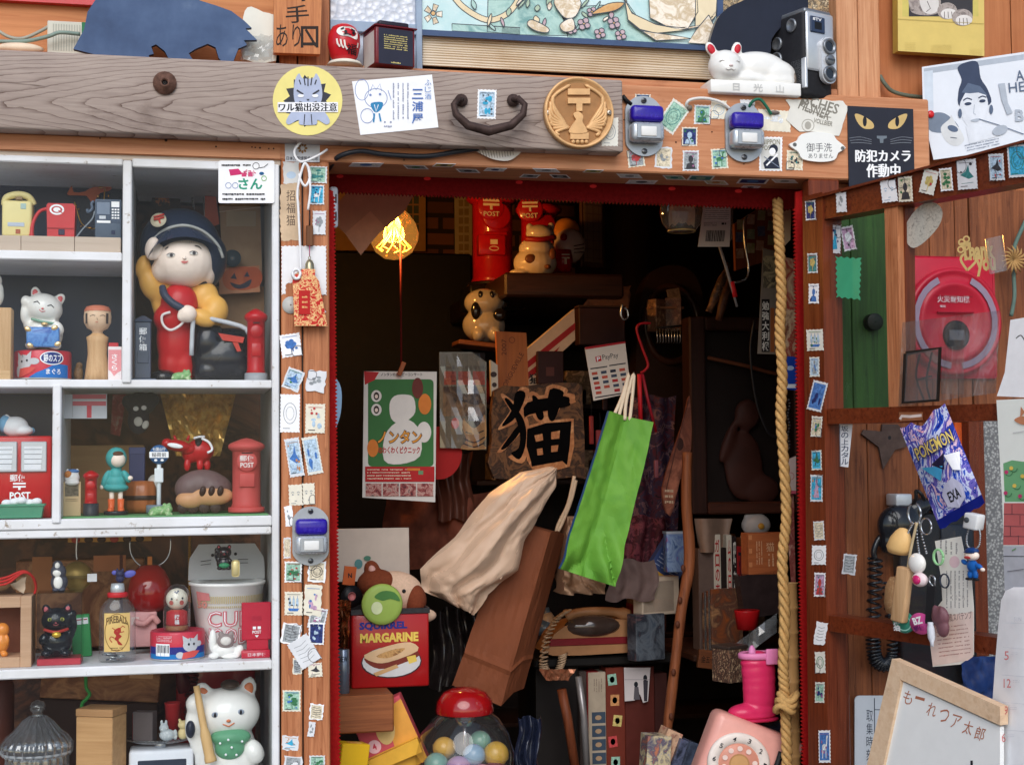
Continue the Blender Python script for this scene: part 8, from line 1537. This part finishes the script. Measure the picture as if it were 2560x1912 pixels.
t=IT('gumball_machine','glass capsule machine with a red lid and pastel capsules','machine',1163,1990,.17);gg=clear((244,240,236),.02,1.8,.02);t.part('globe',MB().lathe([(60,0),(96,20),(120,66),(122,110),(108,160),(84,196),(60,214)],gg,n=44));t.part('lid',MB().lathe([(70,210),(72,216),(68,240),(52,262),(30,272),(.1,275)],M((150,14,18),.18,.12,coat=.8),n=40));t.part('mechanism',MB().lathe([(.1,176),(18,178),(26,196),(26,212)],chrome,n=20).tube([(0,0,180),(0,0,120)],5,chrome,8))
r_=random.Random(10)
for i,(x,y,z,r__,c_)in enumerate([(-78,-40,66,28,(130,176,170)),(-28,-66,58,30,(170,140,190)),(12,-56,88,26,(140,176,206)),(28,-70,36,30,(206,140,160)),(70,-40,84,30,(206,170,70)),(64,-52,42,28,(110,60,66)),(38,0,110,26,(120,166,150)),(-50,10,96,27,(214,176,90)),(-6,-86,24,13,(206,206,110)),(-60,-50,18,28,(206,200,190)),(0,-40,10,30,(190,120,140)),(52,-80,12,14,(206,60,110)),(80,-30,12,26,(190,200,120))]):
 m=MB().ell((x,y,z+26),r__*1.06,M(c_,.25,.06,coat=.5),None,20,14);m.lathe([(r__*1.06,-1.5),(r__*1.1,0),(r__*1.06,1.5)],M(tuple(int(q*.9)for q in c_),.3),(x,y,z+26),22,rotm(20,14));t.part('capsule',m)
# middle: telephone on a stand, books, stick
t=IT('desk_telephone','cream and red office telephone with a pale coiled cord','telephone',1490,1620,.55);t.k=(t.k[0]*1.02,t.k[1]*.95,t.k[2]*.82);tc=M((166,118,80),.45,.12);t.part('body',MB().prism(sp2([(-110,-14),(-116,24),(-96,60),(-40,88),(70,86),(120,50),(140,10),(120,-10)],3),-20,90,tc));t.part('stripe',MB().box(-118,140,-24,-19,14,36,M((120,24,34),.4),2,1));t.part('dial_cover',MB().ell((-10,-10,70),(70,30,34),M((70,56,50),.1,.3,coat=.8)));t.part('handset',MB().tube([(-70,10,100),(-30,0,112),(40,0,110),(80,10,96)],[20,14,14,20],tc,10,4))
hp=[];ctr=spline([V(p)for p in((-74,-24,120),(-100,-24,96),(-124,-26,40),(-134,-28,-30),(-128,-28,-58),(-108,-26,-70),(-92,-24,-44),(-86,-24,-10))],30)
for i,p in enumerate(ctr):q=2*math.pi*i/6;hp.append(p+V((9*math.cos(q),9*math.sin(q),3*math.cos(q))))
t.part('coiled_cord',MB().tube(hp,2.8,M((190,160,130),.5),6))
mb=MB();mb.box(-160,190,-30,200,-40,-16,bk,4,1);mb.box(-150,-46,0,200,-390,-41,M((22,16,15),.6));mb.box(150,186,60,200,-390,-41,M((22,16,15),.6));one('phone_stand','black stand under the cream and red telephone','stand',mb,1490,1620,.57)
mb=MB();mb.box(-110,0,-6,30,-4,90,M((190,170,150),.6),1,1,rotm(0,0,20));mb.box(-100,-10,-8,-5,4,80,clear((230,226,220),.06,2,.1),.5,1,rotm(0,0,20));one('white_carton','white carton with an oval handle hole beside the stick','carton',mb,1700,1530,.52)
mb=MB();mb.box(-60,24,0,40,0,116,printed([(60,70,84),(90,96,104),(40,44,54),(120,90,90)],26,.3),2,1,rotm(0,0,18));one('printed_box','blue grey printed box below the white carton','box',mb,1640,1650,.5)
t=IT('blue_carton','blue and yellow printed carton tilted behind the stick','carton',1660,1440,.56,R=(0,34,0));m=bx(-44,36,0,30,-10,90,M((54,72,120),.45),1,1);a=Art(m,LM(-.4,90));a.rect(-44,0,36,12,M((206,160,60)));a.rect(-44,88,36,100,M((206,160,60)));a.scrib(-36,22,28,80,6,M((150,160,180)),.35,4);t.part('box',m)
mb=MB();mb.box(-24,24,0,30,0,100,printed([(60,84,130),(130,150,180),(90,110,160),(170,60,60)],34,.15),3,2);mb.box(-25,25,-1,30,96,102,M((170,176,186),.2));one('blister_pack','blue clear topped package beside the stick','package',mb,1692,1430,.5)
mb=MB();kw=wood((146,86,52),(96,50,30),'z',.7,lines=.5);mb.tube([pl(u,v,.42)for u,v in((1718,1130),(1716,1260),(1724,1400),(1704,1520),(1690,1640),(1676,1760),(1668,1822))],[.008,.0088,.0096,.0088,.0084,.0088,.008],kw,10,5)
for u,v in((1700,1500),(1694,1560),(1708,1420),(1684,1680),(1678,1790)):mb.ell(pl(u,v,.41),(.004,.003,.006),M((84,44,28),.6))
world('wooden_staff',mb,'knotty reddish wooden staff leaning in the middle of the shop','staff')
bookc=[(40,26,24),(170,160,146),(120,30,28),(190,180,160),(110,44,36),(60,34,28),(90,30,28)]
for i,(x0,x1,y0,Y,c_,lab)in enumerate([(1452,1470,1676,.555,(66,54,50),'grey tall book left of the red edged book'),(1470,1500,1676,.56,(120,24,26),'red tall book beside the grey one'),(1474,1518,1678,.558,(176,160,140),'cream tall book with stamp pictures on its lower half'),(1518,1566,1666,.56,(110,44,30),'brown tall album with stamps stuck down its cover'),(1566,1640,1664,.562,(84,32,24),'dark red album behind the white cards'),(1640,1672,1680,.565,(60,26,22),'dark album right of the white cards')]):
 kx,kz=ksc(x0,1800,Y);w_=(x1-x0)/2;mb=MB().box(-w_,w_,0,60,0,2012-y0,M(c_,.6,.15),1.5,1);a=Art(mb,LM(-.4,2012-y0))
 if i==2:
  a.scrib(-10,16,14,50,4,M((110,90,80)),.3,3,True)
  for j in range(5):a.rect(-14,100+34*j,20,128+34*j,M((60,74,90)));a.ell(2,114+34*j,8,6,M((170,140,110)))
 if i==3:
  for j,c2 in enumerate('moyrmg'):a.poly(rq(-8+6*(j%3),30+52*j,22,28,-6+7*(j%3)),inkm(c2));a.h-=a.st;a.ell(-8+6*(j%3),30+52*j,6,8,inkm('g'))
 one('tall_book',lab,'book',mb,(x0+x1)/2,2012,Y,'tall books standing below the telephone')
flat('white_card','white card with two ink drawn standing women stuck on an album','card',.553,[(1560,1668),(1626,1668),(1620,1752),(1608,1756),(1600,1734),(1586,1750),(1562,1752)],M((206,196,196),.5,.04),lambda a:(a.poly([(1586,1716),(1596,1716),(1600,1748),(1584,1748)],M((90,84,90))),a.poly([(1608,1700),(1620,1700),(1618,1752),(1610,1752)],M((60,56,64))),a.ell(1590,1710,5,7,ink),a.ell(1613,1694,5,8,ink),a.line([(1562,1698),(1624,1698)],1.2,M((150,140,146)))),.001)
mb=MB();mb.tube([pl(u,v,.5)for u,v in((1404,1722),(1420,1800),(1440,1930))],.008,wood((130,70,42),(90,46,28),'z'),8);world('wooden_rod',mb,'slanted brown rod at the bottom of the doorway','rod')
mb=MB();mb.tube([pl(u,v,.51)for u,v in((1446,1690),(1460,1790),(1468,1930))],.006,M((150,146,146),.3,metal=.5),8);world('metal_tube',mb,'grey metal tube beside the slanted brown rod','tube')
mb=MB();P=foil(1346,1440,1672,1700,.46,8,None,.004,10,3);mb.sheet(P,M((150,96,70),.3,.4,60,metal=.4),False);world('foil_wrap',mb,'crumpled shiny paper at the foot of the coiled cord','foil')
# dark framed shrine on the right
t=IT('display_case','large dark wooden display frame with a shadowed figure inside','frame',1868,1284,.62);dfw=wood((58,30,22),(34,18,14),'z',.8)
for q in((-140,-100,0,494),(120,160,0,494)):t.part('side',MB().box(q[0],q[1],-10,50,q[2],q[3],dfw,4,1))
t.part('bottom',MB().box(-100,120,-14,50,0,30,wood((84,44,30),(52,27,19),'x',.8),4,1));t.part('top',MB().box(-100,120,-10,50,460,494,dfw,4,1));t.part('back',MB().box(-100,120,40,48,30,460,M((30,18,15),.6,.3,8)));t.part('figure',MB().blob([((0,20,120),(50,16,90)),((10,16,250),(34,16,40)),((40,16,60),(50,14,40)),((-40,16,180),(14,12,60),(0,20,0))],M((70,36,28),.6,.3,14),6));t.part('branch',MB().tube([(-90,6,392),(0,0,372),(60,0,356),(110,6,348)],5,M((110,60,36),.7),7,4))
mb=MB();mb.tube([pl(u,v,.5)for u,v in((1886,800),(1876,880),(1890,1000),(1920,1080),(1946,1090))],.0022,M((36,34,36),.4),7,5);world('cable',mb,'thin black cable in front of the dark display frame','cable')
mb=MB();a=slab(mb,sp2([(1724,990),(1706,1060),(1656,1220),(1676,1290),(1700,1200),(1728,1120)],3),.6,.006,printed([(150,88,66),(110,60,46),(180,110,84)],16));a.ell(1700,1110,9,16,M((60,34,30)));a.line([(1722,1000),(1690,1120),(1664,1230)],3,M((90,50,40)));a.scrib(1662,1220,1684,1262,3,M((206,180,150)),.5,3);world('paper_scroll',mb,'curled brown printed scroll left of the dark display frame','scroll')
# shelf of books on the right
mb=MB();mb.box(xx(1735,1660,.55),IX1-.01,.55,.8,zz(1850,1650,.55),zz(1850,1632,.55),bwood,.002,1);bsz=zz(1850,1632,.55);world('book_shelf',mb,'dark shelf board under the row of paperbacks at the right','shelf')
for i,(x0,x1,y0,c_,tx,lab)in enumerate([(1750,1788,1385,(110,90,82),'','plastic wrapped grey volume at the left end of the shelf'),(1788,1806,1350,(206,196,180),'ガロのまんが','white paperback with red lettering on the spine beside the grey volume'),(1807,1820,1384,(40,30,28),'','narrow black paperback between two white ones'),(1821,1834,1352,(206,196,180),'ムの日記帳','second white paperback with red lettering on the spine'),(1835,1846,1356,(36,26,26),'昭和猫','thin black paperback with white lettering'),(1847,1860,1382,(150,26,28),'マシン','red paperback with black lettering'),(1861,1872,1362,(120,66,40),'','brown paperback beside the red one'),(1873,1892,1358,(190,160,120),'','cream paperback left of the orange box')]):
 w_=(x1-x0)/2;h_=1640-y0;mb=MB().box(-w_,w_,0,50,0,h_,M(c_,.5,.12),.8,1);a=Art(mb,LM(-.4,h_))
 if tx:a.vtext(tx,-w_*.6,10,w_*.6,h_*.8,M((176,30,34))if c_[0]>190 else(M((206,200,190))if c_[0]<60 else ink),.02)
 one('paperback',lab,'book',mb,(x0+x1)/2,1640,.6,'paperbacks on the dark shelf',z=bsz)
mb=MB();mb.box(-44,52,0,50,0,104,wood((196,112,66),(160,84,48),'x',.6,lines=.1),1,1);a=Art(mb,LM(-.4,104))
for j in range(3):a.rect(-43,4+34*j,-35,16+34*j,M((214,140,92)))
a.vtext('猫',0,22,20,48,M((226,180,140)),.0);a.scrib(-26,20,-8,80,3,M((226,180,140)),.4,3,True);a.scrib(2,52,22,84,2,M((226,180,140)),.4,5,True);one('orange_box','orange wooden box with pale writing standing by the rope','box',mb,1916,1436,.5)
mb=MB();mb.blob([((0,0,0),(36,24,30)),((-20,0,20),(10,10,10))],M((176,168,164),.5),2.4);mb.ell((4,-24,-2),(8,4,8),M((196,140,50),.4));one('white_toy','white round toy with a yellow dot above the orange box','toy',mb,1890,1312,.62)
mb=MB();P=[[pl(1736+i*12+random.uniform(-3,3)+j*1.5*(4-i)*.5,1296+j*17,.6-.02*math.sin(i*.7))for i in range(9)]for j in range(6)];mb.sheet(P,M((150,124,108),.4,.2,20),True);world('cloth_bag',mb,'grey brown plastic bag sagging under the dark display frame','bag')
mb=MB();mb.box(-60,44,0,40,-10,100,M((52,40,40),.2,.3,coat=.4),1,1,rotm(0,-8));a=Art(mb,LM(-1,100));one('clear_case','dark clear plastic case leaning below the orange box','case',mb,1916,1530,.5)
for i in range(5):
 mb=MB();mb.box(-44,44,0,8,0,150,clear((220,214,206),.05,2.4,.12)if i%2 else printed([(150,80,40),(90,60,50),(176,130,90)],30,.3),1,1);one('card_pack',['orange print in a clear sleeve','empty clear sleeve behind the orange print','brown print at the back of the sleeves','second clear sleeve by the paperbacks','reddish print behind the sleeves'][i]+' leaning on the shelf','print',mb,1800+i*5,1628-i*2,.58-.012*i,'prints and sleeves leaning on the shelf',R=(0,0,14))
mb=MB();mb.box(-34,34,0,12,0,46,wood((120,70,40),(84,46,28),'x',.6),1,1);a=Art(mb,LM(-.4,46));a.text('金五十円也',-28,14,28,32,M((40,22,16)),.01);one('price_board','small brown board with black lettering below the shelf','sign',mb,1778,1672,.5,R=(0,8,0))
mb=MB();mb.box(-30,30,0,60,0,84,printed([(130,100,80),(70,50,44),(176,150,120)],120,.3,True,(3,1,1)),1,1,rotm(0,0,24));mb.box(-32,32,-2,62,84,92,M((60,50,46),.3),1,1,rotm(0,0,24));one('cassette_box','box of printed cards beside the pink boot','box',mb,1836,1706,.3)
mb=MB();P=[[pl(1822+i*15,1620-i*11+j*24,.34+random.uniform(-.004,.004))for i in range(9)]for j in range(3)];mb.sheet(P,clear((226,216,206),.08,2.6,.2),False);mb.cyl(26,0,40,M((170,24,26),.35),tuple(pl(1860,1560,.45)),20)if False else None;world('plastic_sleeve',mb,'clear plastic sleeve stretched above the pink boot','sleeve')
mb=MB();mb.lathe([(.1,0),(24,0),(30,44),(30,48),(26,46)],M((176,22,26),.35),n=24);one('red_cup','red plastic cup below the paperbacks','cup',mb,1868,1572,.44)
# pink boot, pink telephone, booklets
t=IT('rubber_boot','bright pink child rubber boot standing on the pink telephone','boot',1890,1800,.13);t.k=(t.k[0]*1.14,t.k[1],t.k[2]*.85);pb_=M((206,44,92),.35,.06,14,coat=.25);t.part('boot',MB().blob([((8,0,120),(36,30,60)),((8,0,70),(35,29,60)),((8,0,95),(35.6,30,70)),((7,0,146),(37,30,60)),((6,0,170),(38,30,24)),((-22,-2,26),(40,30,26)),((4,0,30),(40,30,34)),((-10,-2,16),(54,31,14))],pb_,3,8));t.part('sole',MB().blob([((-10,-2,4),(56,33,9)),((14,0,4),(36,32,9))],M((186,34,78),.4),3));m=MB();m.lathe([(37,182),(42,186),(42,198),(38,202),(34,198)],M((222,130,176),.35),(6,0,0),28,None,True,1,.8);t.part('cuff',m);t.part('strap',MB().box(14,40,-36,-26,168,214,M((222,130,176),.35),3,2));t.part('nozzle',MB().lathe([(8,196),(7,212),(3,222),(.1,223)],M((214,130,180),.4),(-8,-6,0),14))
t=IT('pink_telephone','pale pink telephone with a big round dial at the bottom of the doorway','telephone',1830,1990,.1,R=(0,22,-6));pk2=M((222,158,146),.35,.06,coat=.3);t.part('body',bx(-100,130,0,90,-60,190,pk2,20,3));m=MB().lathe([(76,0),(76,6),(70,9),(52,9),(50,5),(.1,5)],M((226,214,206),.3),(-14,-1,84),40,rotm(90),True,1.0,1.0);t.part('dial',m);m=MB().lathe([(50,0),(46,4),(.1,5)],M((206,140,120),.3),(-14,-6,84),32,rotm(90));a=Art(m,LM(-11.4,84));a.ell(-14,0,25,25,M((176,130,84)));a.ell(-14,0,21,21,M((196,150,100)))
for i in range(10):q=.6*i-.4;a.ell(-14+38*math.cos(q),38*math.sin(q),6.5,6.5,M((232,206,196)))
t.part('finger_wheel',m);m=MB();a=Art(m,LM(-11.2,84))
for i in range(9):q=-.6*i-.3;x,y=-14+62*math.cos(q),62*math.sin(q);a.text(str(i+1),x-4,y-6,x+4,y+6,ink,.01)
t.part('numerals',m)
t.part('cord',MB().tube([(70,-16,150),(66,-20,90),(30,-24,20),(-20,-24,-60)],7,M((30,30,32),.5),8,5))
mb=MB();mb.blob([((0,0,0),(40,24,30)),((20,0,-50),(50,24,30))],M((36,40,56),.9,.2),4);one('navy_cloth','crumpled navy cloth behind the pink telephone','cloth',mb,1936,1830,.16)
for i,(x0,y0,w_,h_,an,Y,c_,lab)in enumerate([(1650,1840,60,200,4,.3,[(150,150,160),(206,190,150),(90,90,110),(190,120,90)],'leftmost clear cased comic in the group beside the staff'),(1690,1828,40,200,24,.31,[(170,90,80),(206,170,140),(110,60,60)],'reddish cased disc leaning on the leftmost comic'),(1716,1850,26,200,22,.3,[(60,66,84),(90,96,120),(40,44,56)],'dark blue cased disc next to the reddish one'),(1738,1856,22,200,20,.29,[(80,90,110),(50,56,70)],'grey blue cased disc in the middle of the group'),(1760,1868,20,200,18,.28,[(44,46,56),(70,74,90)],'black cased disc at the right of the group')]):
 mb=MB().box(-w_/2,w_/2,0,60,-h_,0,printed(c_,40,.15),1,1);one('disc_case',lab,'disc case',mb,x0,y0,Y,'cased discs beside the wooden staff',R=(0,an,0))
# dim cloths and clutter between the bags and the dark display frame
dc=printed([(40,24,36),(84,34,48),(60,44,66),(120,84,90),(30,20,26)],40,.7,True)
def drape(name,label,cat,x0,x1,y0,y1,Y,m_,sd,amp=.012):
 mb=MB();P=[[(lambda p:V((p.x,p.y-amp*abs(NZ.noise((i*.35+sd,j*.12,sd)))-amp*.6*math.sin(i*.8+sd),p.z)))(pl(x0+(x1-x0)*i/20+6*math.sin(j*.3+sd),y0+(y1-y0)*j/20+5*math.sin(i*.5),Y))for i in range(21)]for j in range(21)];mb.sheet(P,m_);world(name,mb,label,cat)
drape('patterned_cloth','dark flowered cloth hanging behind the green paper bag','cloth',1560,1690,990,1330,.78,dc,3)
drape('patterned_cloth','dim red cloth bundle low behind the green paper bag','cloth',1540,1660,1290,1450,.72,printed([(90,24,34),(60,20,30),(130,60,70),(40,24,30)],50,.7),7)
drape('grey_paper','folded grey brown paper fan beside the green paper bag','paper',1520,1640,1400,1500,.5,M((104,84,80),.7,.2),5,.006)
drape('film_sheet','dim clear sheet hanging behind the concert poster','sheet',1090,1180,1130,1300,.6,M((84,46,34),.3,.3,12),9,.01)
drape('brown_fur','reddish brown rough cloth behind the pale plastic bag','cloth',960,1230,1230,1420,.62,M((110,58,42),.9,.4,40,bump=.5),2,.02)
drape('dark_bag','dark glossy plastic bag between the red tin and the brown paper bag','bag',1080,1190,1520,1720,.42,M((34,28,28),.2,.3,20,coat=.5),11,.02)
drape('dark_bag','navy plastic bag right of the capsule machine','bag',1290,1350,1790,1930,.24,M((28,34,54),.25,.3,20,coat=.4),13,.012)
for i,(x,y,w_,h_,c_,lab)in enumerate([(1500,1075,22,60,(130,40,40),'small red pouch hanging left of the green paper bag'),(1478,1040,10,70,(150,50,44),'thin red strap hanging left of the green paper bag'),(1512,985,12,40,(60,40,44),'dark key case hanging under the payment notice'),(1640,1150,10,44,(130,70,76),'pinkish tag hanging beside the flowered cloth'),(1560,930,16,30,(70,60,56),'grey tag beside the bag handles')]):
 mb=MB();mb.box(-w_/2,w_/2,-4,4,-h_,0,M(c_,.6,.2),1.5,2);mb.tube([(0,0,0),(1,0,20),(0,0,44)],1,ink,5);one('hanging_charm',lab,'charm',mb,x,y,.58)
